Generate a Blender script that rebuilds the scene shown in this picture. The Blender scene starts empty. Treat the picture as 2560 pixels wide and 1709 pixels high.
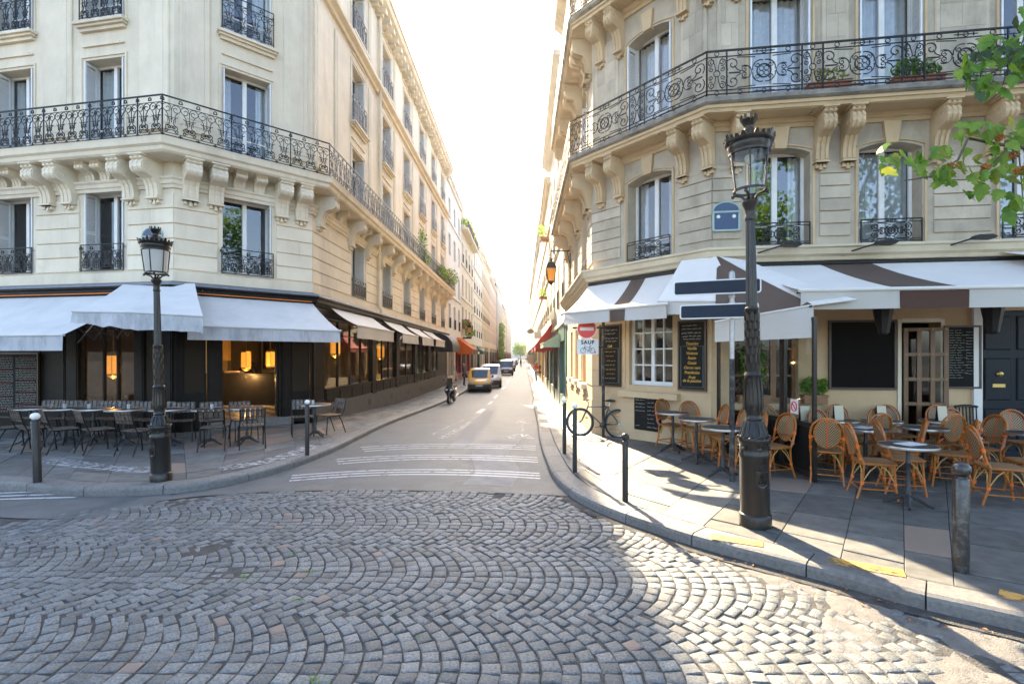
import bpy, bmesh, math, random
from mathutils import Vector, Matrix
random.seed(7)
R = math.radians
SC = bpy.context.scene
COL = SC.collection
# ---------------------------------------------------------------- camera
F, CX, CY, HC = 1250.0, 1308.0, 888.0, 1.95      # focal length and principal point in pixels of a 2560 px wide frame, eye height
cam = bpy.data.cameras.new('camera'); camo = bpy.data.objects.new('camera', cam); COL.objects.link(camo)
cam.sensor_width = 36.0; cam.lens = 36.0*F/2560.0
cam.shift_x = -(CX-1280.0)/2560.0; cam.shift_y = (CY-854.5)/2560.0
cam.clip_start = 0.05; cam.clip_end = 3000.0
camo.location = (0, 0, HC); camo.rotation_euler = (R(90), 0, 0)
SC.camera = camo
# ---------------------------------------------------------------- sky, sun, exposure
SUN_AZ, SUN_EL = R(-13.5), R(31.0)               # azimuth measured from +Y towards +X
w = bpy.data.worlds.new('World'); SC.world = w; w.use_nodes = True
nt = w.node_tree; bg = nt.nodes['Background']
sky = nt.nodes.new('ShaderNodeTexSky'); sky.sky_type = 'NISHITA'; sky.sun_disc = False
sky.sun_elevation = SUN_EL; sky.sun_rotation = SUN_AZ
sky.air_density = 0.8; sky.dust_density = 2.5; sky.ozone_density = 1.0
nt.links.new(sky.outputs[0], bg.inputs[0]); bg.inputs[1].default_value = 0.15
sun = bpy.data.lights.new('sun', 'SUN'); suno = bpy.data.objects.new('sun', sun); COL.objects.link(suno)
sun.energy = 5.0; sun.angle = R(0.53); sun.color = (1.0, 0.83, 0.6)
sdir = Vector((math.sin(SUN_AZ)*math.cos(SUN_EL), math.cos(SUN_AZ)*math.cos(SUN_EL), math.sin(SUN_EL)))
suno.rotation_euler = sdir.to_track_quat('Z', 'Y').to_euler()
suno.location = sdir*60
SC.view_settings.view_transform = 'Standard'; SC.view_settings.look = 'None'
SC.view_settings.gamma = 1.0; SC.view_settings.use_curve_mapping = False
SC.view_settings.exposure = 2.7
SC.view_settings.use_white_balance = True; SC.view_settings.white_balance_temperature = 6900.0   # camera balanced for open shade
cy = SC.cycles
cy.use_denoising = True
cy.max_bounces = 7; cy.volume_bounces = 0; cy.diffuse_bounces = 4; cy.glossy_bounces = 3; cy.transmission_bounces = 4
cy.transparent_max_bounces = 12; cy.caustics_reflective = False; cy.caustics_refractive = False
cy.sample_clamp_indirect = 6.0
# ---------------------------------------------------------------- geometry helpers
def sm(t):
    t = max(0.0, min(1.0, t)); return t*t*(3-2*t)
def G(y):                                        # height of the road surface: the street drops half a metre beyond the crossing
    return -0.5*sm((y-9.0)/19.0)
def gp(u, v, up=0.0):                            # where the sight line through a photograph pixel meets the ground (raised by up)
    d = 8.0
    for i in range(40): d = (HC-G(d)-up)*F/(v-CY)
    return Vector(((u-CX)/F*d, d, G(d)+up))
def at(u, v, d):
    return Vector(((u-CX)/F*d, d, HC+(CY-v)/F*d))
class Plane:                                     # a vertical wall plane: s runs along it (left to right as seen), n comes out of it
    def __init__(self, O, D):
        l = math.hypot(*D); self.O = Vector((O[0], O[1], 0)); self.D = Vector((D[0]/l, D[1]/l, 0)); self.N = Vector((D[1]/l, -D[0]/l, 0))
    def p(self, s, z, n=0.0):
        q = self.O+self.D*s+self.N*n; return Vector((q.x, q.y, z))
    def px(self, u, v, n=0.0):
        rx = (u-CX)/F; O = self.O+self.N*n
        t = (rx*O.y-O.x)/(self.D.x-rx*self.D.y); d = O.y+self.D.y*t
        return t, HC+(CY-v)/F*d
class MB:
    def __init__(self): self.v = []; self.f = []
    def add(self, vs, fs):
        b = len(self.v); self.v += [tuple(q) for q in vs]; self.f += [tuple(i+b for i in q) for q in fs]; return self
    def hexa(self, P):                           # 8 points: bottom 4, top 4
        return self.add(P, [(3, 2, 1, 0), (4, 5, 6, 7), (0, 1, 5, 4), (1, 2, 6, 5), (2, 3, 7, 6), (3, 0, 4, 7)])
    def box(self, x0, x1, y0, y1, z0, z1):
        return self.hexa([(x0, y0, z0), (x1, y0, z0), (x1, y1, z0), (x0, y1, z0), (x0, y0, z1), (x1, y0, z1), (x1, y1, z1), (x0, y1, z1)])
    def fb(self, pl, s0, s1, z0, z1, n0, n1):    # box laid on a wall plane
        return self.hexa([pl.p(s0, z0, n1), pl.p(s1, z0, n1), pl.p(s1, z0, n0), pl.p(s0, z0, n0), pl.p(s0, z1, n1), pl.p(s1, z1, n1), pl.p(s1, z1, n0), pl.p(s0, z1, n0)])
    def bevelfb(self, pl, s0, s1, z0, z1, n0, n1, b):  # block with a chamfered outer face
        P = [pl.p(s0, z0, n0), pl.p(s1, z0, n0), pl.p(s1, z1, n0), pl.p(s0, z1, n0),
             pl.p(s0, z0, n1-b), pl.p(s1, z0, n1-b), pl.p(s1, z1, n1-b), pl.p(s0, z1, n1-b),
             pl.p(s0+b, z0+b, n1), pl.p(s1-b, z0+b, n1), pl.p(s1-b, z1-b, n1), pl.p(s0+b, z1-b, n1)]
        return self.add(P, [(0, 1, 5, 4), (1, 2, 6, 5), (2, 3, 7, 6), (3, 0, 4, 7), (4, 5, 9, 8), (5, 6, 10, 9), (6, 7, 11, 10), (7, 4, 8, 11), (8, 9, 10, 11)])
    def tube(self, pts, r, n=6, closed=False, cap=True, rs=None, flat=None):
        pts = [Vector(q) for q in pts]; m = len(pts)
        if m < 2: return self
        T = []
        for i in range(m):
            a = pts[(i-1) % m] if (closed or i > 0) else pts[i]
            b = pts[(i+1) % m] if (closed or i < m-1) else pts[i]
            t = b-a; T.append(t.normalized() if t.length > 1e-9 else Vector((0, 0, 1)))
        up = Vector((0, 0, 1)) if abs(T[0].z) < 0.9 else Vector((1, 0, 0))
        x = T[0].cross(up).normalized(); b0 = len(self.v)
        for i in range(m):
            x = (x-T[i]*x.dot(T[i]));  x = x.normalized() if x.length > 1e-9 else T[i].orthogonal().normalized()
            y = T[i].cross(x); rr = rs[i] if rs else r
            for k in range(n):
                a = 2*math.pi*(k+0.5)/n
                self.v.append(tuple(pts[i]+x*(rr*math.cos(a))+y*(rr*math.sin(a))))
        for i in range(m if closed else m-1):
            j = (i+1) % m
            for k in range(n):
                l = (k+1) % n
                self.f.append((b0+i*n+k, b0+i*n+l, b0+j*n+l, b0+j*n+k))
        if cap and not closed:
            self.f.append(tuple(b0+k for k in range(n))[::-1]); self.f.append(tuple(b0+(m-1)*n+k for k in range(n)))
        return self
    def bar(self, a, b, w, h=None):              # square bar between two points
        return self.tube([a, b], w*0.7071, 4)
    def lathe(self, prof, c=(0, 0, 0), n=16, ax=None, cap=True, phase=0.0):
        c = Vector(c); b0 = len(self.v); m = len(prof)
        ez = Vector(ax).normalized() if ax else Vector((0, 0, 1)); ex = ez.orthogonal().normalized() if ax else Vector((1, 0, 0)); ey = ez.cross(ex)
        for r, z in prof:
            for k in range(n):
                a = 2*math.pi*k/n+phase
                self.v.append(tuple(c+ex*(r*math.cos(a))+ey*(r*math.sin(a))+ez*z))
        for i in range(m-1):
            for k in range(n):
                l = (k+1) % n
                self.f.append((b0+i*n+k, b0+i*n+l, b0+(i+1)*n+l, b0+(i+1)*n+k))
        if cap:
            self.f.append(tuple(b0+k for k in range(n))[::-1]); self.f.append(tuple(b0+(m-1)*n+k for k in range(n)))
        return self
    def prism(self, poly, O, ex, ey, ez, d):     # outline in (ex, ey) pushed along ez by d
        O, ex, ey, ez = Vector(O), Vector(ex), Vector(ey), Vector(ez); m = len(poly)
        vs = [O+ex*a+ey*b for a, b in poly]+[O+ex*a+ey*b+ez*d for a, b in poly]
        return self.add(vs, [tuple(range(m))[::-1], tuple(range(m, 2*m))]+[(i, (i+1) % m, m+(i+1) % m, m+i) for i in range(m)])
    def sweep(self, prof, path, close=False, cap=True):  # profile of (n, z) swept along plan points [(point, outward vector)]
        m = len(prof); b0 = len(self.v)
        for q, o in path:
            for n, z in prof: self.v.append((q[0]+o[0]*n, q[1]+o[1]*n, z))
        k = len(path)
        for i in range(k-1):
            for j in range(m):
                l = (j+1) % m
                if l == 0 and not close: continue
                self.f.append((b0+i*m+j, b0+(i+1)*m+j, b0+(i+1)*m+l, b0+i*m+l))
        if cap and close:
            self.f.append(tuple(b0+j for j in range(m))); self.f.append(tuple(b0+(k-1)*m+j for j in range(m))[::-1])
        return self
    def ball(self, c, r, n=10, sx=1, sy=1, sz=1):
        c = Vector(c); b0 = len(self.v); h = max(3, n//2)
        self.v.append((c.x, c.y, c.z-r*sz))
        for i in range(1, h):
            a = math.pi*i/h-math.pi/2
            for k in range(n):
                b = 2*math.pi*k/n
                self.v.append((c.x+r*sx*math.cos(a)*math.cos(b), c.y+r*sy*math.cos(a)*math.sin(b), c.z+r*sz*math.sin(a)))
        self.v.append((c.x, c.y, c.z+r*sz)); t = len(self.v)-1
        for k in range(n):
            l = (k+1) % n
            self.f.append((b0, b0+1+l, b0+1+k)); self.f.append((t, t-n+k, t-n+l))
            for i in range(h-2): self.f.append((b0+1+i*n+k, b0+1+i*n+l, b0+1+(i+1)*n+l, b0+1+(i+1)*n+k))
        return self
    def mesh(self, name, mat, smooth=False):
        me = bpy.data.meshes.new(name); me.from_pydata(self.v, [], self.f)
        if mat: me.materials.append(MAT[mat] if isinstance(mat, str) else mat)
        if smooth:
            me.polygons.foreach_set('use_smooth', [True]*len(me.polygons))
            try: me.set_sharp_from_angle(angle=R(40))
            except Exception: pass
        me.update(); return me
    def build(self, name, mat, parent=None, smooth=False, fix=False):
        me = self.mesh(name, mat, smooth)
        if fix:
            bm = bmesh.new(); bm.from_mesh(me); bmesh.ops.recalc_face_normals(bm, faces=bm.faces); bm.to_mesh(me); bm.free()
        return link(name, me, parent)
def link(name, me, parent=None, loc=None, rz=0.0):
    o = bpy.data.objects.new(name, me); COL.objects.link(o)
    if parent is not None:
        o.parent = parent
        if loc is None: o.matrix_parent_inverse = BASIS[parent.name].inverted() if parent.name in BASIS else Matrix()
    if loc is not None: o.location = loc; o.rotation_euler = (0, 0, rz)
    return o
BASIS = {}
def tag(o, label=None, cat=None, group=None, kind=None):
    if label: o['label'] = label
    if cat: o['category'] = cat
    if group: o['group'] = group
    if kind: o['kind'] = kind
    return o
def thing(name, label, cat, loc=(0, 0, 0), rz=0.0, group=None):
    # an Empty at the base of the thing; parts given in world coordinates keep their place, parts of a prototype (loc 0) move with it
    o = bpy.data.objects.new(name, None); COL.objects.link(o); o.empty_display_size = 0.2
    o.location = loc; o.rotation_euler = (0, 0, rz)
    BASIS[o.name] = Matrix.Translation(Vector(loc)) @ Matrix.Rotation(rz, 4, 'Z')
    return tag(o, label, cat, group)
def place(root, loc, rz=0.0, label=None, group=None, tilt=None, scale=None):
    o = root; o.location = loc; o.rotation_euler = (tilt[0] if tilt else 0, tilt[1] if tilt else 0, rz)
    if scale: o.scale = (scale,)*3 if not isinstance(scale, tuple) else scale
    return tag(o, label, None, group)
KIDS = {}
def kids(o):
    if o.name not in KIDS: KIDS[o.name] = list(o.children)
    return KIDS[o.name]
def copy_tree(o, parent=None):
    c = o.copy(); COL.objects.link(c)
    if parent is not None: c.parent = parent; c.matrix_parent_inverse = o.matrix_parent_inverse.copy()
    for ch in kids(o): copy_tree(ch, c)
    return c
class Proto:                                     # first use moves the prototype itself, later uses copy it
    def __init__(self, root): self.root = root; self.used = False
    def put(self, loc, rz=0.0, label=None, group=None, **k):
        for q in [self.root]+list(self.root.children): kids(q)
        if self.used: o = copy_tree(self.root)
        else: o = self.root; self.used = True
        return place(o, loc, rz, label, group, **k)
def spiral(cx, cy, r0, r1, a0, turns, n=14):     # points of a volute in a plane
    return [(cx+(r0+(r1-r0)*i/n)*math.cos(a0+turns*2*math.pi*i/n), cy+(r0+(r1-r0)*i/n)*math.sin(a0+turns*2*math.pi*i/n)) for i in range(n+1)]
def arc(cx, cy, r, a0, a1, n=10):
    return [(cx+r*math.cos(a0+(a1-a0)*i/n), cy+r*math.sin(a0+(a1-a0)*i/n)) for i in range(n+1)]
# ---------------------------------------------------------------- materials
MAT = {}
def mat(name, c, c2=None, scale=4.0, rough=0.7, bump=0.0, bscale=None, metal=0.0, rnd=0.0, stain=0.0, stain_c=(0.12, 0.1, 0.08), sscale=0.6, emit=None, es=0.0, spec=0.5, coat=0.0, streak=0.0, trans=0.0, detail=5.0, contrast=1.0):
    m = bpy.data.materials.new(name); m.use_nodes = True; MAT[name] = m
    t = m.node_tree; b = t.nodes['Principled BSDF']; L = t.links.new; N = t.nodes.new
    b.inputs['Roughness'].default_value = rough; b.inputs['Metallic'].default_value = metal
    b.inputs['Specular IOR Level'].default_value = spec; b.inputs['Coat Weight'].default_value = coat
    if coat: b.inputs['Coat Roughness'].default_value = 0.06
    geo = N('ShaderNodeNewGeometry'); out = None
    if c2 is None: c2 = tuple(x*0.82 for x in c)
    nz = N('ShaderNodeTexNoise'); nz.inputs['Scale'].default_value = scale; nz.inputs['Detail'].default_value = detail; nz.inputs['Roughness'].default_value = 0.62
    L(geo.outputs['Position'], nz.inputs['Vector'])
    cr = N('ShaderNodeValToRGB'); e = cr.color_ramp.elements
    e[0].position = 0.5-0.2/contrast; e[1].position = 0.5+0.2/contrast; e[0].color = (*c2, 1); e[1].color = (*c, 1)
    L(nz.outputs['Fac'], cr.inputs['Fac']); out = cr.outputs['Color']
    if rnd:
        oi = N('ShaderNodeObjectInfo'); mp = N('ShaderNodeMapRange'); mp.inputs['To Min'].default_value = 1-rnd; mp.inputs['To Max'].default_value = 1+rnd
        L(oi.outputs['Random'], mp.inputs['Value']); hs = N('ShaderNodeHueSaturation'); L(mp.outputs[0], hs.inputs['Value']); L(out, hs.inputs['Color']); out = hs.outputs['Color']
    if stain or streak:
        n2 = N('ShaderNodeTexNoise'); n2.inputs['Scale'].default_value = sscale; n2.inputs['Detail'].default_value = 7.0; n2.inputs['Roughness'].default_value = 0.7
        if streak:
            mpg = N('ShaderNodeMapping'); mpg.inputs['Scale'].default_value = (1, 1, 1-streak); L(geo.outputs['Position'], mpg.inputs['Vector']); L(mpg.outputs[0], n2.inputs['Vector'])
        else: L(geo.outputs['Position'], n2.inputs['Vector'])
        r2 = N('ShaderNodeValToRGB'); r2.color_ramp.elements[0].position = 0.48; r2.color_ramp.elements[1].position = 0.72
        r2.color_ramp.elements[0].color = (0, 0, 0, 1); r2.color_ramp.elements[1].color = (max(stain, 0.01),)*3+(1,)
        L(n2.outputs['Fac'], r2.inputs['Fac']); mx = N('ShaderNodeMix'); mx.data_type = 'RGBA'
        L(r2.outputs['Color'], mx.inputs[0]); L(out, mx.inputs[6]); mx.inputs[7].default_value = (*stain_c, 1); out = mx.outputs[2]
    L(out, b.inputs['Base Color'])
    if trans:
        b.inputs['Subsurface Weight'].default_value = 0.0
        tr = N('ShaderNodeBsdfTranslucent'); L(out, tr.inputs['Color']); ms = N('ShaderNodeMixShader'); ms.inputs[0].default_value = trans
        L(b.outputs[0], ms.inputs[1]); L(tr.outputs[0], ms.inputs[2]); L(ms.outputs[0], t.nodes['Material Output'].inputs['Surface'])
    if emit:
        b.inputs['Emission Color'].default_value = (*emit, 1); b.inputs['Emission Strength'].default_value = es
    if bump:
        n3 = N('ShaderNodeTexNoise'); n3.inputs['Scale'].default_value = bscale or scale*6; n3.inputs['Detail'].default_value = 4.0
        L(geo.outputs['Position'], n3.inputs['Vector']); bp = N('ShaderNodeBump'); bp.inputs['Strength'].default_value = bump; bp.inputs['Distance'].default_value = 0.02
        L(n3.outputs['Fac'], bp.inputs['Height']); L(bp.outputs[0], b.inputs['Normal'])
    return m
def glass(name, ior=1.7, tint=(0.85, 0.9, 0.92), rough=0.02):
    m = bpy.data.materials.new(name); m.use_nodes = True; MAT[name] = m; t = m.node_tree; t.nodes.remove(t.nodes['Principled BSDF'])
    N = t.nodes.new; L = t.links.new
    tr = N('ShaderNodeBsdfTransparent'); tr.inputs[0].default_value = (*tint, 1); gl = N('ShaderNodeBsdfGlossy'); gl.inputs['Roughness'].default_value = rough
    geo = N('ShaderNodeNewGeometry'); nz = N('ShaderNodeTexNoise'); nz.inputs['Scale'].default_value = 1.3; nz.inputs['Detail'].default_value = 1.0
    L(geo.outputs['Position'], nz.inputs['Vector']); bp = N('ShaderNodeBump'); bp.inputs['Strength'].default_value = 0.05; bp.inputs['Distance'].default_value = 0.03
    L(nz.outputs['Fac'], bp.inputs['Height']); L(bp.outputs[0], gl.inputs['Normal'])
    # Schlick reflectance on both sides of the sheet
    f0 = ((ior-1)/(ior+1))**2; ms = N('ShaderNodeMixShader'); dt = N('ShaderNodeVectorMath'); dt.operation = 'DOT_PRODUCT'; L(geo.outputs['Incoming'], dt.inputs[0]); L(geo.outputs['Normal'], dt.inputs[1])
    def mth(op, a, b_=None):
        n = N('ShaderNodeMath'); n.operation = op
        for i, x in enumerate((a, b_)):
            if x is None: continue
            if isinstance(x, (int, float)): n.inputs[i].default_value = x
            else: L(x, n.inputs[i])
        return n.outputs[0]
    k = mth('POWER', mth('SUBTRACT', 1.0, mth('ABSOLUTE', dt.outputs['Value'])), 5.0)
    L(mth('ADD', mth('MULTIPLY', k, 1-f0), f0), ms.inputs[0]); L(tr.outputs[0], ms.inputs[1]); L(gl.outputs[0], ms.inputs[2]); L(ms.outputs[0], t.nodes['Material Output'].inputs['Surface'])
    return m
mat('limestone', (0.76, 0.655, 0.49), (0.65, 0.555, 0.41), 1.6, 0.85, 0.12, 40, stain=0.45, stain_c=(0.36, 0.3, 0.225), sscale=1.1, rnd=0.06, streak=0.82)
mat('limestone_grey', (0.54, 0.455, 0.335), (0.4, 0.335, 0.245), 2.2, 0.88, 0.2, 45, stain=0.55, stain_c=(0.17, 0.145, 0.115), sscale=1.5, rnd=0.15, streak=0.6)
mat('limestone_ochre', (0.6, 0.44, 0.26), (0.5, 0.355, 0.2), 2.0, 0.85, 0.12, 40, stain=0.3, stain_c=(0.26, 0.17, 0.09), sscale=1.2, rnd=0.05)
mat('plaster_ochre', (0.6, 0.43, 0.25), (0.5, 0.35, 0.195), 1.2, 0.85, 0.06, 30, stain=0.2, stain_c=(0.3, 0.2, 0.1), sscale=1.5, rnd=0.03)
mat('weathered_ledge', (0.3, 0.27, 0.22), (0.12, 0.11, 0.095), 5.0, 0.9, 0.3, 30)
mat('iron', (0.007, 0.008, 0.009), (0.012, 0.013, 0.014), 12, 0.45, 0.05, spec=0.3)
mat('iron_gloss', (0.011, 0.01, 0.009), (0.02, 0.0175, 0.015), 6, 0.32, 0.05, 60, metal=0.1, coat=0.12, spec=0.35)
mat('zinc', (0.2, 0.21, 0.23), (0.13, 0.14, 0.16), 6, 0.5, metal=0.3)
mat('slate', (0.1, 0.11, 0.13), (0.07, 0.08, 0.095), 5, 0.6)
mat('white_paint', (0.78, 0.76, 0.71), (0.68, 0.65, 0.6), 3, 0.45)
mat('cream_paint', (0.72, 0.64, 0.48), (0.64, 0.56, 0.42), 3, 0.5)
mat('curtain', (0.75, 0.74, 0.7), (0.6, 0.59, 0.56), 9, 0.9, trans=0.3)
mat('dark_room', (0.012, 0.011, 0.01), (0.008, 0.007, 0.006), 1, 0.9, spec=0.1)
mat('dark_wood', (0.008, 0.0076, 0.0072), (0.014, 0.013, 0.012), 7, 0.45, 0.05, 60, stain=0.25, stain_c=(0.024, 0.022, 0.02), sscale=3, spec=0.12)
mat('brown_panel', (0.03, 0.024, 0.017), (0.028, 0.0225, 0.016), 1, 0.8, spec=0.1)
glass('window_glass', 2.15)
glass('clear_glass', 1.45, (0.94, 0.96, 0.96))
glass('shop_glass', 1.6, (0.8, 0.82, 0.8))
# ================================================================ ground, road, pavements, cobblestones
def island(name, c, c2, rough, bump, bscale, vmin, vmax, scale=6.0, warm=0.0, warm_c=(0.3, 0.2, 0.15), spec=0.5, stain=0.35):
    m = mat(name, c, c2, scale, rough, bump, bscale, spec=spec, detail=8.0, contrast=1.3, stain=stain, stain_c=tuple(x*0.45 for x in c2), sscale=2.3); t = m.node_tree; N = t.nodes.new; L = t.links.new
    b = t.nodes['Principled BSDF']; src = b.inputs['Base Color'].links[0].from_socket
    geo = N('ShaderNodeNewGeometry'); hs = N('ShaderNodeHueSaturation'); mp = N('ShaderNodeMapRange')
    mp.inputs['To Min'].default_value = vmin; mp.inputs['To Max'].default_value = vmax
    oi = N('ShaderNodeObjectInfo'); ad = N('ShaderNodeMath'); ad.operation = 'ADD'; fr = N('ShaderNodeMath'); fr.operation = 'FRACT'
    L(geo.outputs['Random Per Island'], ad.inputs[0]); L(oi.outputs['Random'], ad.inputs[1]); L(ad.outputs[0], fr.inputs[0]); L(fr.outputs[0], mp.inputs['Value'])
    L(mp.outputs[0], hs.inputs['Value']); L(src, hs.inputs['Color']); out = hs.outputs['Color']
    if warm:
        gt = N('ShaderNodeMath'); gt.operation = 'GREATER_THAN'; gt.inputs[1].default_value = 1-warm; L(fr.outputs[0], gt.inputs[0])
        mx = N('ShaderNodeMix'); mx.data_type = 'RGBA'; L(gt.outputs[0], mx.inputs[0]); L(out, mx.inputs[6]); mx.inputs[7].default_value = (*warm_c, 1); out = mx.outputs[2]
    L(out, b.inputs['Base Color']); return m
island('cobble_granite', (0.165, 0.183, 0.184), (0.062, 0.069, 0.071), 0.6, 0.5, 120, 0.66, 1.25, 55.0, warm=0.008, warm_c=(0.17, 0.13, 0.11))
island('paving_stone', (0.155, 0.155, 0.142), (0.09, 0.091, 0.084), 0.65, 0.3, 90, 0.62, 1.28, 6.0, warm=0.06, warm_c=(0.2, 0.155, 0.12))
island('kerb_granite', (0.2, 0.192, 0.178), (0.125, 0.12, 0.112), 0.65, 0.5, 160, 0.85, 1.12, 30.0)
mat('joint_mortar', (0.04, 0.04, 0.037), (0.024, 0.024, 0.022), 14, 0.95, 0.6, 60)
mat('cobble_fill', (0.075, 0.072, 0.067), (0.024, 0.024, 0.023), 9, 0.95, 0.8, 70)
mat('worn_asphalt', (0.16, 0.15, 0.138), (0.095, 0.09, 0.084), 11, 0.9, 0.5, 90)
mat('asphalt', (0.1, 0.11, 0.111), (0.066, 0.074, 0.077), 2.2, 0.62, 0.5, 160, stain=0.35, stain_c=(0.14, 0.15, 0.15), sscale=0.55)
mat('asphalt_patch', (0.19, 0.192, 0.195), (0.14, 0.142, 0.145), 4, 0.7, 0.5, 160)
mat('far_ground', (0.16, 0.155, 0.15), (0.11, 0.11, 0.108), 1.2, 0.9)
def patchy_coat(name, c, cover):  # noise breaks up the colour: worn road paint, pale pavement band
    m = mat(name, c, None, 3, 0.6); t = m.node_tree; N = t.nodes.new; L = t.links.new
    geo = N('ShaderNodeNewGeometry'); nz = N('ShaderNodeTexNoise'); nz.inputs['Scale'].default_value = 9.0; nz.inputs['Detail'].default_value = 9.0; nz.inputs['Roughness'].default_value = 0.75
    L(geo.outputs['Position'], nz.inputs['Vector']); cr = N('ShaderNodeValToRGB'); cr.color_ramp.elements[0].position = cover; cr.color_ramp.elements[1].position = cover+0.09
    L(nz.outputs['Fac'], cr.inputs['Fac']); tr = N('ShaderNodeBsdfTransparent'); ms = N('ShaderNodeMixShader')
    L(cr.outputs['Color'], ms.inputs[0]); L(t.nodes['Principled BSDF'].outputs[0], ms.inputs[2]); L(tr.outputs[0], ms.inputs[1]); L(ms.outputs[0], t.nodes['Material Output'].inputs['Surface'])
patchy_coat('road_white', (0.5, 0.51, 0.5), 0.37)
patchy_coat('road_white_faded', (0.6, 0.6, 0.6), 0.5)
patchy_coat('kerb_yellow', (0.5, 0.28, 0.07), 0.41)

def catmull(P, n):
    out = []
    for i in range(len(P)-1):
        a, b, c, d = P[max(i-1, 0)], P[i], P[i+1], P[min(i+2, len(P)-1)]
        for k in range(n):
            t = k/n
            out.append(tuple(0.5*((2*b[j])+(-a[j]+c[j])*t+(2*a[j]-5*b[j]+4*c[j]-d[j])*t*t+(-a[j]+3*b[j]-3*c[j]+d[j])*t**3) for j in range(len(b))))
    out.append(tuple(P[-1])); return out
# rows of (kerb x, kerb y, wall x, wall y): the pavement is ruled between the two
LEFT = [(-40, 12.6, -40, 17.8), (-20, 9.4, -20, 14.1), (-12, 7.95, -14, 13.06), (-7.59, 7.25, -11, 12.51), (-6.47, 6.98, -10, 12.33), (-5.6, 6.94, -9.2, 12.18), (-4.96, 7.07, -8.41, 12.04), (-4.6, 7.3, -7.8, 12.62),
        (-4.22, 7.89, -7.2, 13.2), (-3.93, 8.96, -6.6, 13.77), (-3.82, 10.56, -6.05, 14.3), (-3.88, 11.97, -6.05, 15.2), (-4.02, 16.3, -6.05, 18.0), (-4.05, 25.7, -6.05, 26.5), (-3.9, 33, -6.05, 33.5), (-3.85, 60, -6.05, 60), (-3.85, 330, -6.05, 330)]
RIGHT = [(0.7, 330, 1.72, 330), (0.6, 60, 1.69, 60), (0.48, 25, 1.67, 25), (0.42, 15.3, 1.67, 15.5), (0.37, 11.07, 1.67, 12.0), (0.41, 8.96, 2.16, 11.4), (0.47, 7.81, 2.65, 10.8), (0.67, 6.83, 3.14, 10.2), (1.03, 6.06, 3.63, 9.6),
         (1.52, 5.39, 4.5, 9.48), (1.91, 4.95, 5.3, 9.36), (2.57, 4.34, 6.2, 9.24), (3.06, 3.86, 7.1, 9.11), (3.53, 3.52, 8.0, 8.98), (5.5, 2.05, 10.0, 8.7), (8.5, 0.1, 13.5, 8.2), (14, -3.4, 19, 7.4)]
LP, RP = catmull(LEFT, 8), catmull(RIGHT, 8)
def lerp2(a, b, t): return (a[0]+(b[0]-a[0])*t, a[1]+(b[1]-a[1])*t)

def build_sheet(name, pts2d_rows, dz, m, parent=None, kind='structure'):
    b = MB(); nr, nc = len(pts2d_rows), len(pts2d_rows[0])
    b.add([(x, y, G(y)+dz) for row in pts2d_rows for x, y in row], [(i*nc+j, i*nc+j+1, (i+1)*nc+j+1, (i+1)*nc+j) for i in range(nr-1) for j in range(nc-1)])
    o = b.build(name, m, parent)
    if parent is None: tag(o, kind=kind)
    return o
ys = [-120, -40, -10, 0, 4, 8, 9]+[9+19*i/24 for i in range(1, 25)]+[40, 80, 160, 330, 480]
build_sheet('ground', [[(x, y) for x in (-180, -60, -20, 20, 60, 180)][::-1] for y in ys], -0.06, 'far_ground')
# asphalt street between the kerbs
yr = [7.0+0.35*i for i in range(20)]+[14+0.9*i for i in range(20)]+[34, 45, 60, 90, 150, 330]
def at_y(path, y, iy=1, ix=0):
    for a, b in zip(path, path[1:]):
        if (a[iy]-y)*(b[iy]-y) <= 0 and a[iy] != b[iy]: return a[ix]+(b[ix]-a[ix])*(y-a[iy])/(b[iy]-a[iy])
    return None
LSTR = [p for p in LP if p[0] > -5.3 and p[1] > 7.0]; RSTR = [p for p in RP if p[1] > 6.7 and p[0] < 1.0]
rows = []
def y_edge(x):
    pts = [(-14, 4.9), (-9, 5.2), (-6.04, 5.75), (-5.5, 6.4), (-4.6, 6.95), (-4.13, 7.15), (-2.44, 7.36), (-0.34, 7.18), (0.6, 7.0), (9, 7.0)]
    for a, c in zip(pts, pts[1:]):
        if a[0] <= x <= c[0]: return a[1]+(c[1]-a[1])*(x-a[0])/(c[0]-a[0])
    return 5
for y in yr:
    if 7.1 < y < 7.6: continue
    xl = at_y(LSTR, max(y, 7.02)); xr = at_y(RSTR, y)
    if xl is None or xr is None: continue
    rows.append([(xl-0.1+(xr-xl+0.2)*k/8, y if y > 7.55 else y_edge(xl-0.1+(xr-xl+0.2)*k/8)-0.06) for k in range(9)])
road = build_sheet('road', [r[::-1] for r in rows], 0.0, 'asphalt')
# side road running off to the left, past the lamp post
lrow = [p for p in LP if p[0] < -4.9][:-1]
build_sheet('side_road', [[(p[0], p[1]+0.1), (p[0]*0.985, p[1]-0.45), (p[0]*0.97, p[1]-0.95 if p[0] < -5.2 else p[1]-0.5)] for p in lrow], -0.002, 'asphalt')
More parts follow.
